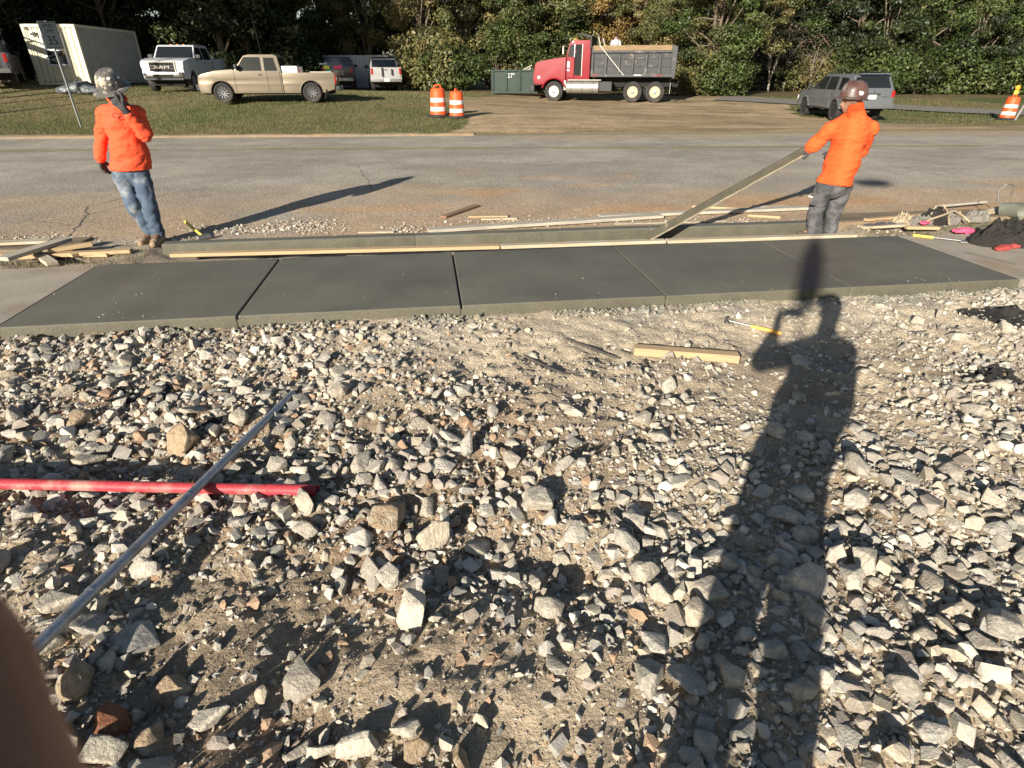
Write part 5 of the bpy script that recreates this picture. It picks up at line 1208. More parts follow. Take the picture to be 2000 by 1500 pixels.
def pickup(name, label, loc, rz, paint, D, rim=None, style='alloy', bed=True, rot=None, bumper=None, grille='plain', rear='plain', group='parked pickup trucks', glassm=None):
    t = thing(name, label, 'pickup truck' if bed else 'car', loc, rz, group, rot)
    glassm = glassm or m_glass; rim = rim or m_rim
    W, r = D['W'], D['r']; zs, zb, zr = D['zs'], D['zb'], D['zr']; hw = W / 2; ra = r * 1.20
    xf, xr, x1, x2 = D['xf'], D['xr'], D['x1'], D['x2']; xa, xat, xct, xcb = D['xa'], D['xat'], D['xct'], D['xcb']; zhf, zhc, zbed = D['zhf'], D['zhc'], D['zbed']
    def plan(c):                                    # rounded nose and tail, slight barrel sides
        x, y, z = c; k = 1.0
        if x > xf - .55: k -= .10 * ((x - xf + .55) / .55) ** 2
        if x < xr + .3: k -= .03 * ((xr + .3 - x) / .3) ** 2
        k -= .075 * max(0, (.60 * zb - z) / zb) ** 1.0 + .10 * max(0, (z - .84 * zb) / zb) + .012 * max(0, 1 - abs(z - .70 * zb) / (.1 * zb))
        return (x, y * k, z)
    CUT = [((0, 0, zb * u), (0, 0, 1)) for u in (.42, .52, .60, .64, .70, .77, .84, .90, .95)] + [((xf - u, 0, 0), (1, 0, 0)) for u in (.15, .3, .45, .55)]
    def slab(poly, y0, y1, nm, mat, bev=.02, parent=t):
        mb = MB(); mb.prism(poly, y0, y1, 'y'); return mb.build(nm, mat, parent, bevel=bev, seg=2, fn=plan, ang=30, cuts=CUT)
    nose = [(xf - .04, zs + .02), (xf, zs + .18), (xf - .01, zhf - .20), (xf - .06, zhf - .05), (xf - .18, zhf)]
    rearx = xcb if bed else xr
    poly = [(rearx, zs)]
    if not bed: poly = [(xr + .06, zs + .05)] + arc(x2, r, ra, zs)
    poly += [(x1 - ra - .0, zs)] * 0 + arc(x1, r, ra, zs) + nose + [((xf + xa) / 2, (zhf + zhc) / 2 + .03), (xa + .05, zhc), (xa - .12, zb)] + ([(rearx, zb)] if bed else [(xr + .03, zb), (xr, zb - .1), (xr - .02, .62), (xr + .01, zs + .15)])
    slab(poly, -hw, hw, 'body', paint, .03)
    # cab
    yi = hw - .05; yr = yi - D.get('inset', .12)
    V = []
    for s in (-1, 1): V += [(xa, s * yi, zb - .03), (xat, s * yr, zr - .04), (xat - .18, s * yr * .985, zr), (xct + .12, s * yr * .985, zr), (xct, s * yr, zr - .05), (xcb, s * yi, zb - .03)]
    n = 6; F = [list(range(n)), list(range(n, 2 * n))[::-1]] + [[i, i + n, (i + 1) % n + n, (i + 1) % n] for i in range(n)]
    cabo = MB().add(V, F).build('cab', paint, t, bevel=.035, seg=2)
    def ys(z): return yi + (yr - yi) * (z - zb + .03) / (zr - .04 - zb + .03)
    for s in (-1, 1):
        for win in D['wins']:
            pane(t, [(x, s * ys(z), z) for x, z in win], glassm, 'side_window')
            c = [Vector((x, s * (ys(z) + .004), z)) for x, z in win]; mb = MB()
            for a, b in zip(c, c[1:] + c[:1]): mb.bar(a, b, .02, .014)
            mb.build('window_frame', m_trim, t)
        for dx in D['doors']:
            mb = MB(); mb.bar((dx, s * (hw * .998), zs + .06), (dx, s * (hw * .998), zb - .02), .012, .012, (0, 1, 0)); mb.build('door_seam', m_under, t, fn=plan, cuts=CUT)
        for hx in D['handles']:
            mb = MB(); mb.box((hx, s * (hw + .004), zb - .13), (.13, .03, .035)); mb.build('door_handle', D.get('handle_mat', m_trim), t, bevel=.006)
        mb = MB(); mb.box((xa - .16, s * (yi + .13), zb + .13), (.09, .20, .16)); mb.bar((xa - .18, s * yi, zb + .06), (xa - .16, s * (yi + .1), zb + .1), .03, .03); mb.build('wing_mirror', D.get('mirror', m_trim), t, bevel=.015, seg=2)
        # arch lips, moulding
        for cx in (x1, x2):
            pts = arc(cx, r, ra + .01, zs + .02, 13); mb = MB(); mb.tube([(x, s * (hw * .985), z) for x, z in pts], D.get('flare', .018), 6); mb.build('wheel_arch', D.get('flare_mat', paint), t, smooth=True, fn=plan)
        mb = MB(); mb.box(((x1 + x2) / 2, s * hw, zb * .57), (x1 - x2 - 2 * ra - .06, .03, .035)); mb.build('side_moulding', paint, t, bevel=.008, fn=plan)
    # glazing front and rear
    def slant(x0, z0, x1_, z1_, w0, w1, nm, f0=.08, f1=.92):
        p = [(x0 + (x1_ - x0) * f0, z0 + (z1_ - z0) * f0), (x0 + (x1_ - x0) * f1, z0 + (z1_ - z0) * f1)]; q = [w0 + (w1 - w0) * f0, w0 + (w1 - w0) * f1]
        nx = (z1_ - z0); nz = -(x1_ - x0); sgn = 1 if nx * (x0 - (xa + xcb) / 2) > 0 else -1
        pane(t, [(p[0][0], -q[0], p[0][1]), (p[0][0], q[0], p[0][1]), (p[1][0], q[1], p[1][1]), (p[1][0], -q[1], p[1][1])], glassm, nm, nrm=(nx * sgn, 0, nz * sgn))
    slant(xa, zb - .03, xat, zr - .04, yi - .07, yr - .06, 'windscreen', .10, .93)
    slant(xcb, zb - .03, xct, zr - .05, yi - .12, yr - .10, 'rear_window', .22, .9)
    if bed:
        sp = [(xcb - .015, zs)] + [] 
        bp = [(xr + .04, zs + .12)] + arc(x2, r, ra, zs) + [(xcb - .018, zs), (xcb - .018, zbed), (xr + .02, zbed), (xr, zbed - .08)]
        slab(bp, -hw, -hw + .10, 'bed_side', paint, .015); slab(bp, hw - .10, hw, 'bed_side', paint, .015)
        mb = MB(); mb.box(((xcb + xr) / 2, 0, zs + .32), (xcb - xr - .06, W - .2, .06)); mb.box((xcb - .05, 0, (zs + zbed) / 2 + .1), (.05, W - .21, zbed - zs - .25)); mb.build('bed_floor', m_under, t)
        mb = MB(); mb.box((xr + .03, 0, (zs + .22 + zbed) / 2), (.07, W - .22, zbed - zs - .22)); mb.build('tailgate', paint, t, bevel=.015, seg=2)
        mb = MB(); mb.box((xr - .005, 0, zbed - .14), (.02, .2, .05)); mb.build('tailgate_handle', m_trim, t, bevel=.004)
    for s in (-1, 1):
        mb = MB(); mb.box((xr - .005, s * (hw - .075), zbed - .22 if bed else zb - .12), (.06, .13, .34 if bed else .24)); mb.build('tail_lamp', m_taill, t, bevel=.012, fn=plan)
        hl = D.get('lamp', (.22, .16)); mb = MB(); mb.box((xf - .07, s * (hw - .20), zhf - .20), (.10, hl[0] * 1.3, hl[1])); mb.build('headlamp', m_lamp, t, bevel=.02, fn=plan)
        mb = MB(); mb.box((xf - .10, s * (hw - .035), zhf - .28), (.12, .05, .12)); mb.build('indicator', M('amber_lamp', (.6, .22, .03), .3, var=0), t, bevel=.01, fn=plan)
    bm_ = bumper or m_trim
    mb = MB(); mb.box((xf + .03, 0, zs + .20), (.16, W - .04, .20)); mb.build('front_bumper', bm_, t, bevel=.03, seg=2, fn=plan)
    mb = MB(); mb.box((xr - .08, 0, zs + .15), (.16, W - .12, .17)); mb.build('rear_bumper', D.get('rbump', m_trim), t, bevel=.02, seg=2)
    if bed: mb = MB(); mb.box((xr - .165, 0, zs + .17), (.012, .31, .16)); mb.build('number_plate', m_plate, t)
    # grille
    gw, gh = D.get('grille', (.9, .2)); gz_ = zhf - .06 - gh / 2
    mb = MB(); mb.box((xf - .005, 0, gz_), (.04, gw, gh)); mb.build('grille', m_under if grille != 'plain' else m_trim, t, bevel=.02)
    if grille == 'big':
        for zz, th in ((gz_ + gh / 2, .05), (gz_ - gh / 2, .05), (gz_ - gh * .12, .02), (gz_ + gh * .12, .02)):
            mb = MB(); mb.box((xf + .02, 0, zz), (.03, gw + .06, th)); mb.build('grille_bar', m_chrome, t, bevel=.008)
        for s in (-1, 1):
            mb = MB(); mb.box((xf + .018, s * (gw / 2 + .01), gz_), (.03, .06, gh)); mb.build('grille_side', m_chrome, t, bevel=.008)
            mb = MB(); mb.lathe([(0, .02), (.08, .02), (.09, 0)], 16, 'x', (xf + .09, s * .78, zs + .22)); mb.build('fog_lamp', m_trim, t)
        mb = MB(); mb.box((xf + .115, 0, zs + .16), (.02, .9, .09)); mb.build('bumper_slot', m_under, t)
        mb = MB(); mb.box((xf + .0, 0, zs + .02), (.10, W - .3, .12)); mb.build('air_dam', m_trim, t, bevel=.02)
    # underbody and wheels
    mb = MB(); mb.box(((xf + xr) / 2, 0, zs + .05), (xf - xr - .3, W - .55, .18)); mb.box(((x1 + x2) / 2, 0, zs + .1), (x1 - x2 - 2 * ra - .02, W - .12, .12)); mb.box((x1, 0, r + .05), (2 * ra, W - .62, r)); mb.box((x2, 0, r + .05), (2 * ra, W - .62, r)); mb.build('chassis', m_under, t)
    for x in (x1, x2):
        for s in (-1, 1): wheel(t, x, s * (hw - D['ww'] / 2 - .015), r, D['ww'], rim, style, s)
    return t
def ground_at(px, py, zc):
    p = PZ(px, py, zc); p.z = float(zfar(p.x, p.y)); return p
def yaw_facing(p, q): return math.atan2(q.y - p.y, q.x - p.x)

RANGER = dict(W=1.74, r=.345, zs=.33, zb=1.08, zr=1.615, xf=2.52, xr=-2.42, x1=1.69, x2=-1.52, xa=1.22, xat=.78, xct=-.40, xcb=-.50, zhf=.97, zhc=1.13, zbed=1.02, ww=.24,
              wins=[[(1.10, 1.10), (.77, 1.52), (.22, 1.52), (.20, 1.08)], [(.08, 1.08), (.08, 1.51), (-.26, 1.50), (-.36, 1.08)]], doors=[1.18, .02, -.44], handles=[.26], grille=(.95, .17), lamp=(.2, .17), flare=.022)
def place_vehicle(px, py, zc): p = PZ(px, py, zc); return Vector((p.x, p.y, float(zfar(p.x, p.y)) - .005))
p = place_vehicle(540, 202, 23.2); 
RG = pickup('pickup_truck', 'champagne beige extended-cab pickup parked on the lawn, side on', p, math.pi + R(2.3), m_beige, RANGER, m_rim, 'alloy', bumper=m_trim, glassm=m_glass2)
mb = MB(); mb.box((-.80, 0, 1.12), (.58, 1.5, .24)); mb.build('toolbox', m_wht, RG, bevel=.02)
mb = MB(); mb.tube([(.18, .45, 1.60), (.20, .47, 2.1), (.28, .5, 2.9)], [.007, .006, .004], 5); mb.build('whip_antenna', m_trim, RG)
for s in (-1, 1):
    mb = MB(); mb.box((.42, s * .38, 1.02), (.22, .5, .60), (0, R(-12), 0)); mb.box((.38, s * .38, 1.36), (.12, .26, .15)); mb.build('seat', m_interior, RG, bevel=.03)
    mb = MB(); mb.box((-1.52 - .50, s * .80, .30), (.015, .2, .34), (0, R(-15), 0)); mb.build('mud_flap', m_trim, RG)
mb = MB(); mb.box((-1.9, .55, 1.035), (.8, .05, .04)); mb.build('bed_plank', m_weath, RG)
mb = MB(); mb.box((-1.5, -.3, .97), (1.2, .14, .04)); mb.build('bed_plank', m_weath, RG)

RAM = dict(W=2.05, r=.42, zs=.52, zb=1.36, zr=2.0, xf=2.95, xr=-3.0, x1=2.05, x2=-1.75, xa=1.38, xat=.82, xct=-.98, xcb=-1.12, zhf=1.30, zhc=1.44, zbed=1.42, ww=.28,
           wins=[[(1.2, 1.38), (.85, 1.88), (.20, 1.88), (.18, 1.36)], [(.06, 1.36), (.06, 1.88), (-.75, 1.86), (-.92, 1.38)]], doors=[1.30, .12, -1.0], handles=[.26, -.85], grille=(1.12, .44), lamp=(.34, .24), flare=.03, mirror=m_trim, rbump=m_chrome, handle_mat=m_chrome)
p = PZ(336, 186, 28.2); fdir = Vector((-sy_ * 0, 0, 0)); ax = Vector((math.sin(YAW + R(-6)), math.cos(YAW + R(-6)), 0)); c = p + ax * 2.6; c.z = float(zfar(c.x, c.y)) - .005
RM = pickup('pickup_truck', 'white heavy-duty pickup with large chrome grille facing the camera', c, math.atan2(-ax.y, -ax.x), m_wht, RAM, m_rim, 'spoke', bumper=m_chrome, grille='big')
text_mesh('grille_letters', 'RAM', .17, m_chrome, RM, (2.99, 0, 1.02), (R(90), 0, R(90)), .01, sx=2.0)
mb = MB()
for k in (-.3, 0, .3): mb.box((.5, k, 2.01), (.06, .1, .03))
mb.build('roof_marker_lamps', M('amber_lamp', (.6, .22, .03), .3), RM)

BACK = dict(W=1.98, r=.40, zs=.48, zb=1.28, zr=1.90, xf=2.85, xr=-2.85, x1=1.95, x2=-1.7, xa=1.3, xat=.75, xct=-.85, xcb=-1.0, zhf=1.2, zhc=1.33, zbed=1.36, ww=.27,
            wins=[[(1.12, 1.30), (.8, 1.79), (.20, 1.79), (.18, 1.28)], [(.06, 1.28), (.06, 1.79), (-.65, 1.77), (-.8, 1.3)]], doors=[1.2, .12, -.9], handles=[.26], grille=(1., .3), lamp=(.3, .2), rbump=m_steel)
def rear_pick(px, py, zc, paint, label, tw):
    p = PZ(px, py, zc); ax = Vector((math.sin(YAW + R(tw)), math.cos(YAW + R(tw)), 0)); c = p + ax * 2.6; c.z = float(zfar(c.x, c.y)) - .005
    return pickup('pickup_truck', label, c, math.atan2(ax.y, ax.x), paint, BACK, m_rim, 'spoke')
WT = rear_pick(757, 179, 38, M('dusty_white_paint', (.29, .285, .275), .45, var=.12, scale=2, coat=.2), 'white pickup seen from behind, parked before the hedge', -14)
for s, q in ((-.35, .35), (.25, .5)):
    mb = MB(); mb.box((-2.93, s, 1.1), (.06, .08, q)); mb.build('tailgate_straps', m_trim, WT)
mb = MB(); mb.box((-.5, 0, 1.93), (.1, 1.5, .08)); mb.build('roof_light_bar', m_trim, WT, bevel=.01)
BT = rear_pick(664, 177, 38, m_blackp, 'dark pickup seen from behind with work gear on its tailgate', -12)
mb = MB(); mb.box((-2.93, -.05, 1.32), (.1, .5, .2)); mb.build('pink_bag', m_pink, BT, bevel=.02)
mb = MB(); mb.box((-2.95, -.05, 1.02), (.16, .75, .32)); mb.build('grey_crate', m_greybag, BT, bevel=.02)
mb = MB(); mb.box((-2.95, .52, 1.02), (.16, .32, .32)); mb.build('teal_cooler', M('teal_plastic', (.10, .42, .40), .5, var=.1), BT, bevel=.02)
mb = MB(); mb.box((-2.94, .62, 1.30), (.14, .35, .18)); mb.build('yellow_vest', m_yellowv, BT, bevel=.03)
mb = MB(); mb.box((-2.7, .8, 1.5), (.3, .5, .1)); mb.build('white_bundle', m_wht, BT, bevel=.03)
# silver pickup cut by the left frame edge, ladder rack and gear above
SILV = dict(BACK); p = PZ(-18, 186, 27.0); ax = Vector((math.sin(YAW + R(-32)), math.cos(YAW + R(-32)), 0)); c = p + ax * 2.4 + Vector((.2, 0, 0)); c.z = float(zfar(c.x, c.y)) - .005
SV = pickup('pickup_truck', 'silver pickup painted shade-dark with ladder rack cut off by the left frame edge', c, math.atan2(ax.y, ax.x), m_silver_shade, SILV, m_rim, 'spoke')
mb = MB()
for x in (-2.6, -1.2):
    for s in (-1, 1): mb.bar((x, s * .9, 1.36), (x, s * .88, 2.35), .05, .05)
    mb.bar((x, -.9, 2.35), (x, .9, 2.35), .05, .05)
for s in (-1, 1): mb.bar((-2.7, s * .88, 2.35), (.6, s * .88, 2.35), .05, .05)
mb.build('ladder_rack', m_trim, SV)
mb = MB(); mb.box((-1.2, .2, 2.46), (2.6, .4, .16)); mb.build('yellow_ladder', m_yel, SV, bevel=.02)
mb = MB(); mb.box((-1.9, 0, 1.55), (1.5, 1.5, .5)); mb.build('bed_load', m_greybag, SV, bevel=.08)

# SUV
SUVD = dict(W=1.93, r=.39, zs=.46, zb=1.18, zr=1.78, xf=2.38, xr=-2.4, x1=1.45, x2=-1.34, xa=1.12, xat=.30, xct=-2.08, xcb=-2.36, zhf=1.0, zhc=1.17, zbed=1.16, ww=.27, inset=.17,
            wins=[[(.92, 1.19), (.34, 1.67), (-.18, 1.68), (-.20, 1.18)], [(-.28, 1.18), (-.26, 1.68), (-.98, 1.67), (-1.12, 1.18)], [(-1.34, 1.19), (-1.20, 1.66), (-1.82, 1.63), (-1.98, 1.19)]], doors=[.95, -.24, -1.05], handles=[-.08, -.98], grille=(.9, .25), lamp=(.34, .2), mirror=m_trim, flare=.05, rbump=m_silver, handle_mat=m_silver)
pf, pr = PZ(1569, 224, 28.0), PZ(1627, 235, 25.5); dv = (pf - pr); dv.z = 0; dv.normalize(); side = Vector((dv.y, -dv.x, 0))
c = (pf + pr) / 2 + side * .85 - dv * .05; c.z = float(zfar(c.x, c.y)) - .005
SU = pickup('suv', 'silver SUV parked on the dirt drive, seen from rear left', c, math.atan2(dv.y, dv.x), m_silver, SUVD, m_rimd, 'spoke', bed=False, group=None)
for s in (-1, 1):
    mb = MB(); mb.tube([(.1, s * .66, 1.80), (.0, s * .66, 1.86), (-1.8, s * .66, 1.86), (-1.9, s * .66, 1.80)], .02, 6); mb.build('roof_rail', m_trim, SU, smooth=True)
    mb = MB(); mb.box((.05, s * .98, .46), (1.9, .12, .05)); mb.box((.55, s * .98, .42), (.35, .13, .05)); mb.box((-.5, s * .98, .42), (.35, .13, .05)); mb.build('running_board', m_trim, SU, bevel=.01)
    mb = MB(); mb.box((-2.42, s * .55, 1.0), (.05, .35, .10), (0, 0, 0)); mb.build('tailgate_crease', m_silver, SU, bevel=.02)
mb = MB(); mb.box((-2.44, 0, .95), (.02, .32, .16)); mb.build('number_plate', m_plate, SU)
mb = MB(); mb.box((-2.46, 0, 1.07), (.05, .6, .06)); mb.build('plate_garnish', m_chrome, SU, bevel=.01)
mb = MB(); mb.box((-2.22, 0, 1.80), (.32, 1.25, .04)); mb.build('roof_spoiler', m_silver, SU, bevel=.012)
mb = MB(); mb.lathe([(0, -.03), (.05, -.03), (.05, 0)], 14, 'x', (-2.43, 0, 1.15)); mb.build('badge', m_chrome, SU)
mb = MB(); mb.tube([(-2.6, .1, .42), (-2.44, .1, .42)], .03, 8); mb.build('tow_hitch', m_steel, SU)

# ------------------------------------------------------------------ dump truck
pf, pr = PZ(1084, 197, 34.4), PZ(1268, 201, 33.3); dv = pf - pr; dv.z = 0; dv.normalize()
c = PZ(1173, 200, 33.8); c += Vector((dv.y, -dv.x, 0)) * 0; c = c + Vector((-dv.y, dv.x, 0)) * (-1.1 if Vector((-dv.y, dv.x, 0)).dot(Vector((0, 1, 0))) < 0 else 1.1); c.z = float(zfar(c.x, c.y)) - .005
DT = thing('dump_truck', 'red ten-wheel dump truck with dark grey bed on the dirt drive', 'dump truck', c, math.atan2(dv.y, dv.x))
hw = 1.18
def slab(poly, y0, y1, nm, mat, bev=.02, fn=None): mb = MB(); mb.prism(poly, y0, y1, 'y'); return mb.build(nm, mat, DT, bevel=bev, seg=2, fn=fn, ang=30)
fr = .64
def hoodplan(c):
    x, y, z = c; k = 1.0
    if z > 1.25 and x < 4.1: k *= 1 - .22 * min(1, (z - 1.25) / .55) * min(1, max(0, (x - 2.0) / 1.2))
    return (x, y * k, z)
hood = [(2.08, 1.05)] + arc(2.74, .54, .66, 1.02, 11)[0:] + [(3.55, .92), (3.90, .98), (3.96, 1.2), (3.90, 1.95), (3.72, 2.05), (3.0, 2.17), (2.10, 2.28)]
hood = [(2.08, 1.02)] + [(2.74 + .70 * math.cos(math.pi * (1 - k / 10) * 1.0), .54 + .66 * math.sin(math.pi * (1 - k / 10)) * 1.0) for k in range(2, 9)] + [(3.5, .86), (3.90, .90), (3.97, 1.2), (3.92, 1.92), (3.74, 2.05), (3.0, 2.17), (2.10, 2.28)]
slab(hood, -hw, hw, 'hood', m_redp, .04, hoodplan)
for s in (-1, 1):
    pts = [(2.74 + .70 * math.cos(math.pi * (1 - k / 12)), s * (hw + .0), .54 + .68 * math.sin(math.pi * (1 - k / 12))) for k in range(1, 12)]; mb = MB(); mb.tube(pts, .05, 8); mb.build('fender_lip', m_redp, DT, smooth=True)
# solid cab: quarter windows, and dark panels put in for the shaded door interior
cabp = [(2.08, 1.0), (2.12, 2.28), (1.93, 2.98), (1.80, 3.08), (.82, 3.10), (.74, 2.95), (.74, 1.0)]
V = []; 
for s in (-1, 1): V += [(x, s * (1.02 - .06 * max(0, (z - 2.2))), z) for x, z in cabp]
n = len(cabp); F = [list(range(n)), list(range(n, 2 * n))[::-1]] + [[i, i + n, (i + 1) % n + n, (i + 1) % n] for i in range(n)]
MB().add(V, F).build('cab', m_redp, DT, bevel=.04, seg=2)
def cy(z): return 1.02 - .06 * max(0, (z - 2.2))
for s in (-1, 1):
    pane(DT, [(2.04, s * cy(2.27), 2.27), (1.90, s * cy(2.86), 2.86), (1.66, s * cy(2.88), 2.88), (1.66, s * cy(2.27), 2.27)], m_glass, 'quarter_window')
    pane(DT, [(1.62, s * cy(1.35), 1.35), (1.62, s * cy(2.88), 2.88), (1.22, s * cy(2.88), 2.88), (1.22, s * cy(1.35), 1.35)], m_under, 'dark_door_panel')
    mb = MB(); mb.box((1.84, s * 1.05, 1.75), (.44, .06, 1.05)); o = mb.build('door', m_redp, DT, bevel=.02)
    mb = MB(); mb.bar((1.64, s * 1.05, 1.25), (1.64, s * 1.0, 2.9), .03, .03); mb.bar((1.20, s * 1.03, 1.3), (1.20, s * .99, 2.9), .02, .05); mb.build('door_frame', m_chrome, DT)
    mb = MB(); mb.box((1.95, s * 1.085, 1.9), (.14, .006, .3)); mb.box((1.95, s * 1.085, 1.62), (.14, .006, .1)); mb.build('door_lettering', m_wht, DT)
    mb = MB(); mb.box((2.22, s * 1.36, 2.6), (.08, .22, .42)); mb.bar((2.05, s * 1.0, 2.75), (2.22, s * 1.36, 2.75), .03, .03); mb.bar((2.05, s * 1.0, 2.4), (2.22, s * 1.36, 2.42), .03, .03); mb.build('wing_mirror', m_chrome, DT, bevel=.015)
    mb = MB(); mb.box((3.30, s * .995, 1.80), (.24, .01, .04)); mb.box((3.32, s * 1.01, 1.74), (.16, .01, .05)); mb.build('hood_badge', m_chrome, DT)
    mb = MB(); mb.box((3.62, s * 1.17, 1.25), (.16, .08, .16)); mb.build('headlamp', m_lamp, DT, bevel=.02)
    mb = MB(); mb.lathe([(.29, 0), (.32, .03), (.32, 1.83), (.29, 1.86)], 24, 'x', (.16, s * .98, .75)); mb.build('fuel_tank', m_alum, DT, smooth=True)
    for x in (.5, 1.1, 1.7):
        mb = MB(); mb.lathe([(.325, -.03), (.335, -.03), (.335, .03), (.325, .03)], 24, 'x', (x, s * .98, .75), close=True); mb.build('tank_strap', m_steel, DT)
    mb = MB(); mb.box((1.0, s * 1.0, 1.12), (1.9, .34, .05)); mb.box((2.1, s * 1.05, .85), (.12, .3, .5)); mb.build('step', m_alum, DT, bevel=.01)
    mb = MB(); mb.box((-.22, s * .98, .8), (.72, .5, .5)); mb.build('battery_box', m_trim, DT, bevel=.02)
    mb = MB(); mb.box((-3.78, s * .95, .72), (.02, .55, .55)); mb.build('mud_flap', m_steel, DT)
V = [(2.135, -.86, 2.32), (2.135, .86, 2.32), (1.96, .82, 2.93), (1.96, -.82, 2.93)]; pane(DT, V, m_glass, 'windscreen', nrm=(.96, 0, .27))
mb = MB(); mb.box((3.98, 0, 1.45), (.05, 1.15, 1.0)); mb.build('grille', m_chrome, DT, bevel=.03)
mb = MB()
for k in range(9): mb.box((4.008, -.48 + k * .12, 1.45), (.02, .05, .9))
mb.build('grille_slats', m_under, DT)
mb = MB(); mb.box((4.0, 0, .66), (.22, 2.35, .34)); mb.build('front_bumper', m_trim, DT, bevel=.04, seg=2)
mb = MB()
for k in range(5): mb.box((1.7, -.6 + k * .3, 3.13), (.08, .1, .07))
mb.build('cab_marker_lamps', M('amber_lamp', (.6, .22, .03), .3), DT, bevel=.01)
mb = MB(); mb.tube([(.66, 1.02, 1.0), (.66, 1.02, 3.2), (.60, 1.02, 3.42)], .065, 10); mb.build('exhaust_stack', m_alum, DT, smooth=True) if False else None
# bed: ribbed steel sides with recessed panels
zb0, zb1, xb0, xb1 = 1.28, 2.56, .66, -3.92
mb = MB(); mb.box(((xb0 + xb1) / 2, 0, zb0 + .06), (xb0 - xb1, 2.3, .12)); mb.box((xb0 - .04, 0, (zb0 + zb1) / 2 + .12), (.08, 2.36, zb1 - zb0 + .2)); 
for s in (-1, 1): mb.box(((xb0 + xb1) / 2, s * 1.12, (zb0 + zb1) / 2), (xb0 - xb1, .06, zb1 - zb0))
bedo = mb.build('dump_bed', m_bedinner, DT, bevel=.01)
for s in (-1, 1):
    mb = MB(); mb.box(((xb0 + xb1) / 2, s * 1.19, zb1 - .05), (xb0 - xb1, .14, .12)); mb.build('top_rail', m_bedgrey, DT, bevel=.02)
    mb = MB(); mb.box(((xb0 + xb1) / 2, s * 1.19, zb0 + .08), (xb0 - xb1, .14, .18)); mb.build('bottom_rail', m_bedgrey, DT, bevel=.02)
    for z in (2.20, 1.82): mb = MB(); mb.box(((xb0 + xb1) / 2, s * 1.165, z), (xb0 - xb1 - .1, .06, .07)); mb.build('side_rib', m_bedgrey, DT, bevel=.01)
    for k in range(7):
        x = xb0 - .08 - k * (xb0 - xb1 - .16) / 6; mb = MB(); mb.box((x, s * 1.195, (zb0 + zb1) / 2), (.15, .12, zb1 - zb0 - .30)); mb.build('side_post', m_bedgrey, DT, bevel=.025)
    mb = MB(); mb.box((-1.62, s * 1.12, zb1 + .13), (4.4, .05, .25)); mb.build('wooden_sideboard', m_sidewood, DT)
    mb = MB(); mb.bar((.32, s * 1.28, 3.25), (.18, s * 1.28, 2.75), .03, .03); mb.bar((.18, s * 1.28, 2.78), (-1.2, s * 1.28, 1.36), .03, .03); mb.build('tarp_arm', m_alum, DT)
    for x in (.4, -1.95, -3.1): mb = MB(); mb.box((x, s * 1.268, zb0 + .09), (.4, .006, .05)); mb.build('reflector_strip', m_redp if x != -1.95 else m_wht, DT)
mb = MB(); mb.box((xb1 - .02, 0, (zb0 + zb1) / 2), (.1, 2.36, zb1 - zb0 + .1)); mb.build('tailgate', m_bedgrey, DT, bevel=.02)
for s in (-1, 1): mb = MB(); mb.prism([(xb1 + .25, zb1 + .25), (xb1 - .06, zb1 + .2), (xb1 - .06, zb0 - .05), (xb1 + .05, zb0 - .1), (xb1 + .2, zb0 + .1)], s * 1.15, s * 1.25, 'y'); mb.build('tailgate_post', m_bedgrey, DT, bevel=.02)
mb = MB(); mb.prism([(xb0 + .02, 2.66), (xb0 + .02, 3.30), (1.45, 3.42), (1.5, 3.36), (.75, 3.18), (xb0 + .12, 2.66)], -1.16, 1.16, 'y'); mb.build('cab_shield', m_trim, DT, bevel=.02)
mb = MB(); mb.box((-.9, 0, .92), (6.6, .9, .28)); mb.box((-2.37, 0, .55), (.3, 1.6, .3)); mb.box((-1.6, 0, 1.15), (4.2, 1.0, .2)); mb.box((2.9, 0, 1.0), (1.7, 1.3, .5)); mb.build('chassis', m_under, DT)
for s in (-1, 1):
    wheel(DT, 2.74, s * 1.02, .53, .28, m_alum, 'truck', s)
    for x in (-1.75, -2.98):
        w_ = wheel(DT, x, s * .99, .53, .27, m_cream, 'truck', s)
        wheel(DT, x, s * .68, .53, .27, m_cream, 'truck', s)
# load and man in the bed
mb = MB(); mb.box((-1.6, 0, 2.2), (4.3, 2.1, .3)); mb.build('bed_load', m_soil, DT)
man = thing('person', 'man in grey shirt and dark cap standing in the dump truck bed', 'person', (0, 0, 0)); 
mo = DT.matrix_basis @ Vector((-.55, .2, 2.36)); man.location = mo
hp_, hq = head_prims((0, 0, .86), (-.3, -1, -.3))
sdf_obj('body', hp_ + [cap((0, 0, .8), (0, 0, .7), .055, .06), cap((0, 0, .66), (0, .05, .3), .12, .13), cap((.2, 0, .64), (.26, -.05, .36), .05, .04), cap((-.2, 0, .64), (-.28, -.08, .38), .05, .04), cap((.26, -.05, .36), (.2, -.25, .3), .04, .03), cap((-.28, -.08, .38), (-.3, -.28, .34), .04, .03), cap((.1, .05, .3), (.1, .0, .05), .09, .07), cap((-.1, .05, .3), (-.1, 0, .05), .09, .07)], m_skin2, man, vox=.02, blend=.04)
sdf_obj('shirt', [cap((0, 0, .68), (0, .05, .3), .15, .17), cap((0, 0, .68), (.2, 0, .64), .09, .09), cap((0, 0, .68), (-.2, 0, .64), .09, .09), cap((.2, 0, .64), (.26, -.05, .40), .08, .07), cap((-.2, 0, .64), (-.28, -.08, .42), .08, .07)], m_greysh, man, vox=.02, blend=.05, planes=[((0, 0, -1), -.2)])
sdf_obj('cap_hat', [ell((0, .0, .93), (.09, .11, .06)), cap((-.04, -.1, .92), (.04, -.1, .92), .02)], m_black, man, vox=.015, blend=.02)
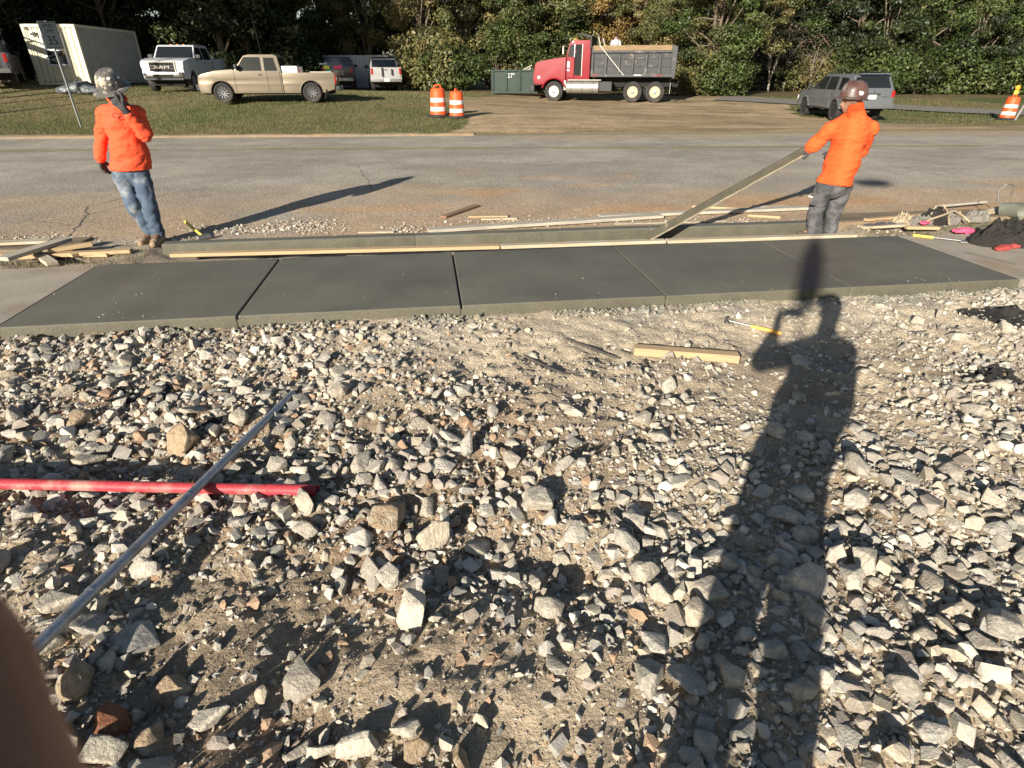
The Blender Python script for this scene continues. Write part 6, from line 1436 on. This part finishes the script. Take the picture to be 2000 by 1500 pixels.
vo = sdf_obj('safety_vest', [ell((0, 0, .12), (.16, .1, .16)), ell((.12, .05, .16), (.1, .1, .14))], m_yellowv, None, vox=.02, blend=.05, wrinkle=cloth_wrinkle(.03), planes=[((0, 0, -1), 0)])
vo.location = DT.matrix_basis @ Vector((.05, .8, 2.35 + .0)); vo.scale = (.8, .8, 1.7); tag(vo, 'bright yellow vest heaped on the dump truck load', 'vest')
# ------------------------------------------------------------------ site things: container, drums, sign, skip, fence, added shadow post
m_contA = M('container_cream', (.53, .485, .36), .55, var=.12, scale=2, col2=(.42, .28, .13), thr=(.70, .78), scale2=5)
m_contB = M('container_shade_grey', (.30, .29, .25), .6, var=.14, scale=2, col2=(.22, .17, .12), thr=(.66, .76), scale2=4)  # darker grey than the cream end: the side's shade is put into the colour
m_drum = M('drum_orange', (.72, .09, .02), .5, var=.08, scale=4)
m_refl = M('drum_white_sheeting', (.58, .56, .53), .45, var=.08, scale=8)
m_signg = M('sign_plate', (.3, .3, .3), .6, var=.1, scale=6)
m_post = M('sign_post_steel', (.42, .43, .42), .5, metal=.6, var=.15)
m_green = M('skip_green', (.004, .020, .012), .5, var=.2, scale=3, col2=(.012, .022, .016), thr=(.55, .7), scale2=3)
m_fence = M('white_vinyl', (.45, .45, .46), .5, var=.08, scale=3)
m_tarp = M('plastic_sheet', (.07, .08, .085), .4, var=.35, scale=3, bump=3, bscale=4, col2=(.17, .19, .195), thr=(.5, .62), scale2=2.5)
m_polew = M('pole_wood', (.16, .11, .075), .9, var=.25, scale=3, stretch=(6, 6, 1))
m_rustbin = M('rust_floor', (.30, .2, .12), .9, var=.3)

# container office: corrugated walls, window in the end wall; the end wall faces the camera
p0 = PZ(75, 168, 29.0); p1 = PZ(181, 172, 29.5); ex = (p1 - p0); ex.z = 0; ex = ex.normalized(); ey = Vector((-ex.y, ex.x, 0))
W_, L_, H_ = 2.44, 6.06, 2.59
ctr = p0 + ex * (W_ / 2); ctr.z = float(zfar(ctr.x, ctr.y)) + .06
CN = thing('shipping_container', 'cream shipping container office with a window in its end wall', 'container', ctr, math.atan2(ex.y, ex.x) - R(8))     # local x across the end, y into depth
def corr(a, b, n, depth, z0, z1, axis, pos, sgn):
    """corrugated sheet between a and b; axis 'x' runs in x at y=pos, 'y' runs in y at x=pos"""
    pts = []; st = (b - a) / n
    for k in range(n):
        for f, d_ in ((0, 0), (.32, 0), (.5, 1), (.82, 1)): pts.append((a + st * (k + f), pos + sgn * depth * d_))
    pts.append((b, pos)); V = []; F = []
    for u, w in pts:
        for z in (z0, z1): V.append((u, w, z) if axis == 'x' else (w, u, z))
    for k in range(len(pts) - 1): F.append([2 * k, 2 * k + 2, 2 * k + 3, 2 * k + 1])
    V2 = [((v[0], v[1] + .01 * (1 if sgn > 0 else -1), v[2]) if axis == 'x' else (v[0] + .01 * (1 if sgn > 0 else -1), v[1], v[2])) for v in V]; n0 = len(V)
    return V + V2, F + [[i + n0 for i in f[::-1]] for f in F]
mb = MB(); mb.add(*corr(-W_ / 2 + .1, W_ / 2 - .1, 9, .036, .16, H_ - .12, 'x', .03, 1)); mb.build('end_wall', m_contA, CN)
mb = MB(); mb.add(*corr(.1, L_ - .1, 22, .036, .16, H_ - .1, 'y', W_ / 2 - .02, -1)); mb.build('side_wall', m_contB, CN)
mb = MB(); mb.add(*corr(.1, L_ - .1, 22, .036, .16, H_ - .1, 'y', -W_ / 2 + .02, 1)); mb.build('side_wall', m_contA, CN)
mb = MB(); mb.add(*corr(-W_ / 2 + .1, W_ / 2 - .1, 9, .036, .16, H_ - .12, 'x', L_ - .03, -1)); mb.build('rear_wall', m_contA, CN)
for x in (-1, 1):
    for y in (.07, L_ - .07):
        mb = MB(); mb.box((x * (W_ / 2 - .06), y, H_ / 2), (.14, .14, H_ - .02)); mb.build('corner_post', m_contA, CN, bevel=.012)
        for z in (.06, H_ - .06): mb = MB(); mb.box((x * (W_ / 2 - .082), y + (.012 if y < 1 else -.012), z), (.178, .178, .125)); mb.build('corner_casting', m_contA, CN, bevel=.012)
for y in (.05, L_ - .05):
    for z in (.08, H_ - .06): mb = MB(); mb.box((0, y, z), (W_ - .3, .1, .14)); mb.build('end_rail', m_contA, CN, bevel=.01)
for x in (-1, 1):
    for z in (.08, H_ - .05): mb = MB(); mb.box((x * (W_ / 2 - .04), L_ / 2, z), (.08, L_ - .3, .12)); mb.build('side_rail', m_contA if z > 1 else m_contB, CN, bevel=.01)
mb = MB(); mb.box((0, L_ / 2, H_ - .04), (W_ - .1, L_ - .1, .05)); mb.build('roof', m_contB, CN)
mb = MB(); mb.box((0, L_ / 2, .16), (W_ - .12, L_ - .12, .06)); mb.build('floor', m_under, CN)
wx, wz, ww, wh = .02, 1.52, .92, 1.30
mb = MB()
for dx in (-1, 1): mb.box((wx + dx * (ww / 2), .0, wz), (.09, .09, wh + .09))
for dz in (-1, 1): mb.box((wx, .0, wz + dz * wh / 2), (ww - .09, .09, .09))
wnd = mb.build('window', m_wht, CN)
mb = MB(); mb.box((wx, -.01, wz), (ww - .09, .08, .07)); mb.build('sash_rail', m_wht, wnd)
for dz in (-1, 1): mb = MB(); mb.box((wx, .02, wz + dz * (wh / 4)), (ww - .08, .02, wh / 2 - .10)); mb.build('pane', m_glass, wnd)
mb = MB(); mb.box((-.72, -.06, 2.2), (.26, .05, .08), (0, R(-18), 0)); mb.box((-.62, -.06, 2.12), (.05, .05, .16)); mb.box((-1.0, -.02, 2.42), (.05, .06, .12)); mb.build('wall_conduit', m_trim, CN)
# wrapped bundle lying before the container
c = PZ(150, 180, 27.4); c.z = float(zfar(c.x, c.y)) + .0
o = sdf_obj('wrapped_bundle', [ell((-.3, 0, .22), (.6, .45, .28)), ell((.25, .05, .36), (.55, .5, .36)), ell((.85, -.05, .18), (.6, .45, .22))], m_tarp, vox=.04, blend=.2, wrinkle=cloth_wrinkle(.09, (4, 4, 5)), planes=[((0, 0, -1), .03)])
o.location = c; o.rotation_euler = (0, 0, R(-6)); o.scale = (1, 1, .75); tag(o, 'heap wrapped in pale plastic sheet in front of the container', 'bundle')

# speed limit sign
p = PZ(159, 248, 20.3); p.z = float(zfar(p.x, p.y)); SG = thing('speed_sign', 'speed limit sign on a leaning steel post in the lawn', 'sign', p, 0); SG.rotation_euler = (0, R(-1.5), R(64))
mb = MB(); mb.prism([(-.03, -.012), (.03, -.012), (.03, .012), (.012, .014), (.012, .0), (-.012, .0), (-.012, .014), (-.03, .012)], -.4, 3.12, 'z'); mb.build('post', m_post, SG)
mb = MB(); mb.box((0, -.022, 2.72), (.61, .008, .76)); mb.build('sign_plate', m_signg, SG, bevel=.003)
for s in (-1, 1): mb = MB(); mb.box((s * .285, -.0275, 2.72), (.012, .003, .70)); mb.build('border', m_ink, SG)
for s in (-1, 1): mb = MB(); mb.box((0, -.0275, 2.72 + s * .352), (.556, .003, .012)); mb.build('border', m_ink, SG)
text_mesh('lettering', 'SPEED', .14, m_ink, SG, (0, -.0275, 2.97), (R(90), 0, 0), .0015); text_mesh('lettering', 'LIMIT', .14, m_ink, SG, (0, -.0275, 2.83), (R(90), 0, 0), .0015); text_mesh('digits', '35', .36, m_ink, SG, (0, -.0275, 2.56), (R(90), 0, 0), .0015)

# traffic drums
def drum(px, py, zc, label, lamp=False, rz=0, tilt=(0, 0), s=1.0, far=True):
    p = PZ(px, py, zc); p.z = float(zfar(p.x, p.y)) + .0; t = thing('traffic_drum', label, 'traffic drum', p, rz, 'orange traffic drums'); t.rotation_euler = (tilt[0], tilt[1], rz); t.scale = (s, s, s)
    mb = MB(); mb.lathe([(0, 0), (.36, 0), (.37, .03), (.35, .07), (.29, .085), (0, .085)], 28); mb.build('base', m_black, t, smooth=True, ang=40)
    bands = [(.06, .18, m_drum), (.18, .32, m_refl), (.32, .46, m_drum), (.46, .60, m_refl), (.60, .80, m_drum)]
    rr = lambda z: .285 - .035 * z
    for k, (a, b, m_) in enumerate(bands):
        r0, r1 = rr(a) - .004 * k, rr(b) - .004 * k; mb = MB(); mb.lathe([(r0 - .012, a), (r0, a + .006), (r1, b - .006), (r1 - .012, b)], 28); mb.build('band', m_, t, smooth=True, ang=50)
    r1 = rr(.8) - .016; mb = MB(); mb.lathe([(r1 - .012, .8), (r1 - .01, .86), (r1 - .06, .895), (0, .90)], 28); mb.build('top', m_drum, t, smooth=True, ang=50)
    mb = MB(); mb.tube([(-.12, 0, .89), (-.11, 0, .965), (-.07, 0, .985), (.07, 0, .985), (.11, 0, .965), (.12, 0, .89)], .024, 8); mb.build('handle', m_drum, t, smooth=True)
    if lamp:
        mb = MB(); mb.box((0, 0, 1.06), (.16, .1, .16)); mb.build('lamp_battery_box', m_yel, t, bevel=.01)
        mb = MB(); mb.lathe([(0, -.05), (.085, -.05), (.1, -.03), (.1, .03), (.085, .05), (0, .05)], 20, 'y', (0, 0, 1.24)); mb.build('warning_lamp', M('amber_lens', (.85, .33, .03), .25, var=.1), t, smooth=True)
    return t
drum(857, 229, 20.6, 'orange and white traffic drum at left of the pair on the lawn edge', rz=.2)
drum(893, 231, 20.4, 'orange and white traffic drum at right of the pair, partly shaded', rz=1.1, s=.92)
drum(1964, 234, 25.5, 'leaning orange traffic drum with amber lamp at the right edge', True, .3, (0, R(3)))
p = PZ(1992, 235, 25.2); p.z = float(zfar(p.x, p.y)); BR = thing('barrier_leg', 'grey metal stand at the right edge beside the drum', 'stand', p, 0)
mb = MB(); mb.bar((-.25, 0, -.02), (.1, 0, 1.0), .05, .05); mb.build('leg', m_post, BR); mb = MB(); mb.bar((.45, 0, -.02), (.1, .02, 1.0), .05, .05); mb.build('leg', m_post, BR)

# green skip
p = PZ(1030, 184, 37.0); p.z = float(zfar(p.x, p.y)) + .12; rr_ = R(-12)
SK = thing('skip_bin', 'dark green roll-off skip full of scrap behind the dump truck nose', 'skip', p, rr_)
Ls, Ws, Hs = 4.3, 2.2, 1.15
mb = MB(); mb.box((0, 0, .06), (Ls, Ws, .12))
for s in (-1, 1): mb.box((0, s * (Ws / 2 - .03), .12 + Hs / 2), (Ls, .06, Hs)); mb.box((s * (Ls / 2 - .03), 0, .12 + Hs / 2), (.06, Ws - .12, Hs))
mb.build('bin_wall', m_green, SK)
for s in (-1, 1):
    mb = MB(); mb.box((0, s * Ws / 2, Hs + .08), (Ls + .1, .12, .12)); mb.build('top_rail', m_green, SK, bevel=.02)
    for k in range(6): mb = MB(); mb.box((-Ls / 2 + .1 + k * (Ls - .2) / 5, s * (Ws / 2 + .04), .12 + Hs / 2), (.12, .08, Hs - .1)); mb.build('rib', m_green, SK, bevel=.01)
    mb = MB(); mb.box((0, s * .5, -.05), (Ls, .12, .14)); mb.build('skid', m_rustbin, SK)
text_mesh('painted_number', '"27"', .34, m_wht, SK, (-1.0, -Ws / 2 - .006, .95), (R(90), 0, 0), .002)
text_mesh('small_lettering', 'DISPOSAL', .12, m_wht, SK, (-1.9, -Ws / 2 - .006, .62), (R(90), 0, 0), .002) if False else None
for k in range(9):
    a = Vector((random.uniform(-1.2, 1.6), random.uniform(-.8, .8), Hs + .02 + random.uniform(-.1, .1))); an = random.uniform(-.5, .5); Lh = random.uniform(.5, 1.0); b = a + Vector((math.cos(an) * Lh, math.sin(an) * Lh, random.uniform(.0, .45)))
    wa_ = SK.matrix_basis @ a; wb_ = SK.matrix_basis @ b; board('scrap_board', wa_, wb_, .1, .05, random.choice([m_pine2, m_weath, m_pine]), 'splintered board sticking out of the green skip', 'board', 'boards in the skip')
mb = MB(); mb.box((0, 0, Hs - .05), (Ls - .2, Ws - .2, .2)); mb.build('scrap_fill', m_weath, SK)

# white fence behind the parked pickups
p0 = PZ(640, 168, 44); p1 = PZ(800, 169, 43); n = 34; ex = (p1 - p0); ex.z = 0; Lf = ex.length; ex.normalize()
FN = thing('picket_fence', 'white board fence behind the two parked pickups', 'fence', (p0.x, p0.y, float(zfar(p0.x, p0.y))), math.atan2(ex.y, ex.x))
mb = MB(); mb.box((0, 0, 1.05), (Lf / n - .02, .03, 2.1)); pk = mb.build('fence_board', m_fence, FN); pk.location = (0, 0, 0)
for k in range(1, n): o = pk.copy(); COL.objects.link(o); o.parent = FN; o.location = (k * Lf / n, 0, .02 * random.random() - .02)
for z in (.5, 1.7): mb = MB(); mb.box((Lf / 2, .05, z), (Lf, .06, .1)); mb.build('fence_rail', m_fence, FN)

# unseen slim post added behind the camera, shaped to cast the soft pavement shadow
D0 = 14.0; sd = Vector((math.sin(R(34)), math.cos(R(34)), 0)); g = P(1574, 596, 0); pb = Vector((g.x, g.y, 0)) - sd * D0; pb.z = -.4
PL = thing('shadow_post', 'unseen post added behind the camera to cast the soft shadow on the new pavement', 'shadow caster', pb, 0)
rt = Vector((sd.y, -sd.x, 0)); hb = (D0 + 6.9) * math.tan(SUN_EL) + .4
h0 = D0 * math.tan(SUN_EL) + .42; mb = MB(); mb.tube([(0, 0, 0), (0, 0, hb + .2)], .017, 10); mb.build('slim_post', m_post, PL, smooth=True)
mb = MB(); mb.tube([(0, 0, h0 - .05), (0, 0, h0 + .02), (0, 0, h0 + .55), (0, 0, h0 + .75)], [.07, .105, .105, .06], 14); mb.build('shadow_sleeve', m_polew, PL, smooth=True)
mb = MB(); mb.tube([(0, 0, hb - .1), tuple(rt * .35 + Vector((0, 0, hb + .05))), tuple(rt * .55 + Vector((0, 0, hb + .05)))], .03, 8); mb.build('shadow_arm', m_post, PL, smooth=True)
mb = MB(); mb.lathe([(0, -.1), (.15, -.08), (.19, .0), (.12, .07), (0, .09)], 16); o = mb.build('shadow_head', m_post, PL, smooth=True); o.location = rt * .75 + Vector((0, 0, hb + .03)); o.scale = (1.7, 1.2, 1)

# overhead cables at the upper right
def cable(a, b, sag, label):
    pts = [Vector(a).lerp(Vector(b), k / 14) - Vector((0, 0, sag * 4 * (k / 14) * (1 - k / 14))) for k in range(15)]; mb = MB(); mb.tube(pts, .02, 5); return tag(mb.build('overhead_cable', m_black, None, smooth=True), label, 'cable', 'overhead cables')
cable(PZ(1290, -20, 36), PZ(1800, -6, 44), -.2 + .5, 'thin black overhead cable crossing above the dump truck')
cable(PZ(1380, 62, 40), PZ(1640, 2, 42), .4, 'thin black overhead cable sloping above the silver SUV')

# ------------------------------------------------------------------ lawn grass: blades
def lawn_mask(x, y):
    wx = x + 1.6 * fbm2(x * .35, y * .35, 3, 51); wy = y + 1.6 * fbm2(x * .35, y * .35, 3, 57); return ~poly_mask(DIRT, wx, wy)
q = np.random.RandomState(9); N_ = 260000; x = q.uniform(-22, 34, N_); y = kf(x) + .25 + 22 * q.rand(N_) ** 1.5; ok = lawn_mask(x, y) & (q.rand(N_) < .45 + .9 * (fbm2(x * .8, y * .8, 2, 130) + .3)) & ~((x > 8) & (q.rand(N_) < .6)); x = x[ok]; y = y[ok]
k = len(x); z = zfar(x, y); a = q.uniform(0, 6.283, k); h = q.uniform(.03, .09, k); ln = q.uniform(-.8, .8, (k, 2)) * h[:, None]; w = .008 + .00035 * (y - 18)
V = np.stack([np.stack([x - np.cos(a) * w, y - np.sin(a) * w, z - .015], -1), np.stack([x + np.cos(a) * w, y + np.sin(a) * w, z - .015], -1), np.stack([x + ln[:, 0], y + ln[:, 1], z + h], -1)], 1).reshape(-1, 3)
GP = np.array([(.09, .11, .035), (.13, .125, .05), (.065, .08, .026), (.19, .155, .08), (.11, .115, .04)]); c = np.repeat(GP[q.randint(0, 5, k)] * q.uniform(.75, 1.25, (k, 1)), 3, 0)
tag(np_obj('lawn_grass', V, np.arange(3 * k).reshape(-1, 3), M('grass_blade', (.1, .12, .04), .8, var=.15, scale=2, attr='Col', trans=.25), col=c), 'short autumn grass of the lawn', 'grass', kind='stuff')
# ------------------------------------------------------------------ trees and shrubs
m_bark = M('bark', (.13, .10, .075), .95, var=.3, scale=4, bump=.8, bscale=12)
m_barkp = M('pale_bark', (.28, .24, .19), .95, var=.25, scale=4, bump=.5, bscale=12)
LEAF = {
 'dark': M('leaf_dark', (.035, .05, .016), .5, var=.35, scale=.6, attr='Col', trans=.22),
}
TINT = {'deep': [(0.023, 0.034, 0.011), (0.033, 0.045, 0.015), (0.018, 0.026, 0.010), (0.045, 0.057, 0.018)],
        'green': [(0.045, 0.070, 0.016), (0.061, 0.086, 0.023), (0.033, 0.051, 0.013), (0.078, 0.094, 0.029)],
        'olive': [(0.101, 0.104, 0.036), (0.133, 0.122, 0.044), (0.079, 0.086, 0.030), (0.160, 0.133, 0.053)],
        'autumn': [(0.181, 0.122, 0.038), (0.139, 0.112, 0.040), (0.213, 0.139, 0.043), (0.096, 0.094, 0.033)],
        'bare': [(0.098, 0.070, 0.049), (0.123, 0.082, 0.057), (0.082, 0.057, 0.041)]}
def crown_mesh(seed, rx, ry, z0, z1, nclump, nleaf, leaf, pal, open_=.35):
    q = np.random.RandomState(seed); C = []
    while len(C) < nclump:
        p = q.uniform(-1, 1, 3); d = np.linalg.norm(p)
        if d > 1 or d < open_ : continue
        k = 1 + .28 * math.sin(3 * math.atan2(p[1], p[0]) + seed) * (1 - abs(p[2])); C.append((p[0] * rx * k, p[1] * ry * k, z0 + (p[2] + 1) / 2 * (z1 - z0)))
    C = np.array(C); per = nleaf // nclump; cs = q.uniform(.45, 1.15, nclump)
    ctr = np.repeat(C, per, 0); sz = np.repeat(cs, per); n = len(ctr)
    u = q.normal(0, 1, (n, 3)); u /= np.linalg.norm(u, axis=1)[:, None]; rad = q.rand(n) ** .45
    pos = ctr + u * (rad * sz)[:, None] * np.array([1, 1, .62]); pos[:, 2] = np.maximum(pos[:, 2], .05)
    nrm = u + q.normal(0, .55, (n, 3)) + np.array([0, 0, .35]); nrm /= np.linalg.norm(nrm, axis=1)[:, None]
    t = np.cross(nrm, q.normal(0, 1, (n, 3))); t /= np.linalg.norm(t, axis=1)[:, None]; b = np.cross(nrm, t); s = leaf * q.uniform(.6, 1.35, n)[:, None]
    V = np.stack([pos - t * s, pos - b * s * .55, pos + t * s, pos + b * s * .55], 1).reshape(-1, 3)
    pc = np.array(pal)[q.randint(0, len(pal), nclump)] * q.uniform(.75, 1.25, (nclump, 1)); col = np.repeat(np.repeat(pc, per, 0) * q.uniform(.7, 1.35, (n, 1)), 4, 0)
    me = np_mesh('crown', V, np.arange(4 * n).reshape(-1, 4), col); me.materials.append(LEAF['dark']); return me, C
def trunk_mesh(seed, h, r, C, nb, mat):
    q = random.Random(seed); mb = MB(); pts = [(0, 0, -.3)]; 
    for k in range(1, 6): pts.append((q.uniform(-.12, .12) * k * .5, q.uniform(-.12, .12) * k * .5, h * k / 5))
    mb.tube(pts, [r * (1.25 - k * .2) for k in range(6)], 8)
    for k in range(nb):
        c = C[q.randrange(len(C))]; j = q.randrange(1, 4) if h < 12 else 4; a = Vector(pts[j]); e = Vector(c); m_ = a.lerp(e, .5) + Vector((0, 0, .3)); mb.tube([a, m_, e], [r * .45, r * .28, r * .1], 5)
    o = mb.build('trunk', mat, None, smooth=True); me = o.data; bpy.data.objects.remove(o); return me
PROTO = {}
def proto(kind, n, rx, z0, z1, ncl, nl, leaf, pal, bark=None, open_=.35):
    for k in range(n):
        sd = hash_(kind) + k * 13; me, C = crown_mesh(sd, rx, rx * .9, z0, z1, ncl, nl, leaf, TINT[pal], open_); PROTO.setdefault(kind, []).append((me, trunk_mesh(sd, z1 * .72, .16 if z1 > 5 else .06, C, 16 if z1 > 5 else 7, bark or m_bark)))
def hash_(s): return sum(ord(c) * (i + 3) for i, c in enumerate(s)) % 997
proto('deep', 3, 3.0, .6, 11.5, 62, 18000, .11, 'deep'); proto('green', 3, 2.8, .5, 10.5, 56, 22000, .085, 'green'); proto('olive', 3, 2.8, .8, 11, 56, 23000, .08, 'olive'); proto('autumn', 2, 2.5, 1.2, 10.5, 46, 17000, .08, 'autumn')
proto('shrub', 3, 1.3, .05, 2.4, 36, 4200, .085, 'green', open_=.2); proto('oshrub', 2, 1.3, .05, 2.2, 34, 3600, .085, 'olive', open_=.2); proto('dshrub', 2, 1.4, .05, 2.6, 36, 4000, .10, 'deep', open_=.2)
proto('bare', 2, 1.5, 1.2, 4.6, 40, 700, .06, 'bare', m_barkp, .1)
KN = {'deep': ('evergreen_tree', 'tree'), 'green': ('leafy_tree', 'tree'), 'olive': ('olive_tree', 'tree'), 'autumn': ('autumn_tree', 'tree'), 'shrub': ('leafy_shrub', 'shrub'), 'oshrub': ('olive_shrub', 'shrub'), 'dshrub': ('dark_shrub', 'shrub'), 'bare': ('bare_tree', 'tree')}
DESC = {'deep': 'dark evergreen tree', 'green': 'mid green leafy tree', 'olive': 'olive green tree', 'autumn': 'yellow-brown autumn tree', 'shrub': 'dense green shrub', 'oshrub': 'dull olive shrub', 'dshrub': 'dark leafy shrub', 'bare': 'thin nearly bare tree'}
trng = random.Random(21)
def tree(kind, x, y, s, where, group):
    me, tm = trng.choice(PROTO[kind]); z = float(zfar(x, y)) if y > float(kf(x)) else -.4
    t = thing(KN[kind][0], DESC[kind] + ' ' + where, KN[kind][1], (x, y, z), trng.uniform(0, 6.28), group); t.scale = (s * trng.uniform(.9, 1.1), s * trng.uniform(.9, 1.1), s * trng.uniform(.9, 1.12))
    c = bpy.data.objects.new('crown', me); link(c, t); b = bpy.data.objects.new('trunk', tm); link(b, t); return t
def place(px, zc): p = PZ(px, 175, zc); return p.x, p.y
# (px range, step, depth, kinds, where)
ROWS = [(-60, 580, 50, 40, ['deep'] * 4 + ['dshrub'], 'in the dark wood behind the container'), (-80, 600, 70, 46, ['deep'], 'deep in the dark wood behind the container'), (-300, 620, 90, 52, ['deep', 'deep', 'green'], 'at the back of the dark wood'),
        (590, 760, 52, 47, ['green', 'deep', 'olive'], 'behind the white board fence'), (600, 780, 80, 53, ['deep', 'green'], 'far behind the white board fence'),
        (822, 935, 38, 43, ['green', 'olive', 'autumn', 'olive'], 'in the hedge left of the green skip'), (830, 1060, 60, 48, ['deep', 'olive', 'olive'], 'at the back of the hedge left of the skip'),
        (960, 1330, 44, 45.5, ['olive', 'olive', 'green', 'olive', 'autumn'], 'behind the dump truck'), (1000, 1350, 70, 49, ['deep', 'olive', 'green'], 'far behind the dump truck'), (760, 1400, 90, 55, ['deep', 'olive'], 'at the very back behind the dump truck'),
        (1345, 1440, 44, 40, ['green', 'olive'], 'at the corner right of the dump truck'), (1440, 1640, 52, 50, ['green', 'deep', 'green'], 'behind the grass bank beyond the SUV'),
        (1640, 2500, 54, 46, ['deep', 'green', 'deep', 'green'], 'in the wood right of the SUV'), (1420, 2600, 76, 55, ['deep', 'green'], 'at the back of the wood beyond the side street'), (1420, 2700, 110, 64, ['deep', 'deep'], 'deepest in the wood at right')]
for a, b, st, zc, kinds, where in ROWS:
    px = a
    while px <= b:
        kd = trng.choice(kinds); x, y = place(px + trng.uniform(-.3, .3) * st, zc + trng.uniform(-1.5, 1.5)); tree(kd, x, y, trng.uniform(.85, 1.15), where, 'trees ' + where); px += st * trng.uniform(.8, 1.2)
SHR = [(822, 925, 26, 40, ['shrub', 'shrub', 'oshrub'], 'at the foot of the hedge left of the skip'), (1060, 1340, 60, 43, ['oshrub', 'shrub', 'dshrub'], 'under the trees behind the dump truck'),
       (-40, 580, 42, 41, ['dshrub'], 'at the edge of the dark wood'), (1335, 1440, 26, 38, ['shrub', 'oshrub'], 'at the corner right of the dump truck'), (1440, 2080, 40, 47, ['dshrub', 'oshrub', 'shrub'], 'along the bank beyond the side street'),
       (1640, 2080, 48, 44, ['shrub', 'dshrub'], 'at the front of the wood right of the SUV'), (600, 780, 40, 49, ['dshrub', 'shrub'], 'behind the white board fence')]
for a, b, st, zc, kinds, where in SHR:
    px = a
    while px <= b:
        kd = trng.choice(kinds); x, y = place(px + trng.uniform(-.3, .3) * st, zc + trng.uniform(-.8, .8)); tree(kd, x, y, trng.uniform(.8, 1.4), where, 'shrubs ' + where); px += st * trng.uniform(.8, 1.2)
for px, zc, w in ((1415, 41, 'left of the grass bank'), (1500, 45, 'on the grass bank left of the SUV'), (1530, 46, 'nearest the SUV roof on the bank'), (1580, 46, 'just behind the SUV')): tree('bare', *place(px, zc), trng.uniform(.9, 1.2), w, 'bare trees on the bank')
# tall trees standing left of the container, out of frame, shading the dark wood
for x, y, s in ((-27.5, 35, 1.25), (-29.5, 31, 1.3), (-31, 35, 1.3), (-25.5, 39, 1.2), (-26, 43, 1.3), (-30, 39, 1.3), (-34, 28, 1.3), (-35, 33, 1.3), (-29, 44, 1.3)): tree('deep', x, y, s, 'left of the container beyond the frame', 'trees left of the container')
proto('pine', 2, 3.2, 14.5, 25, 85, 16000, .13, 'deep')  # unseen pines added to shade the dark wood, crowns raised above the container
KN['pine'] = ('shade_pine', 'tree'); DESC['pine'] = 'tall high-crowned pine'
for x, y, s in ((-33.5, 20, 1), (-30.5, 21, 1.0), (-28, 19.5, 1.0), (-31.5, 17, 1), (-28.5, 16.5, 1.0), (-34, 24, 1.05), (-36, 21, 1.0), (-24.2, 20, .76), (-25.8, 22.5, .78), (-23, 17, .85)): tree('pine', x, y, s, 'added unseen beyond the frame to shade the wood', 'added shade pines left of the lawn')
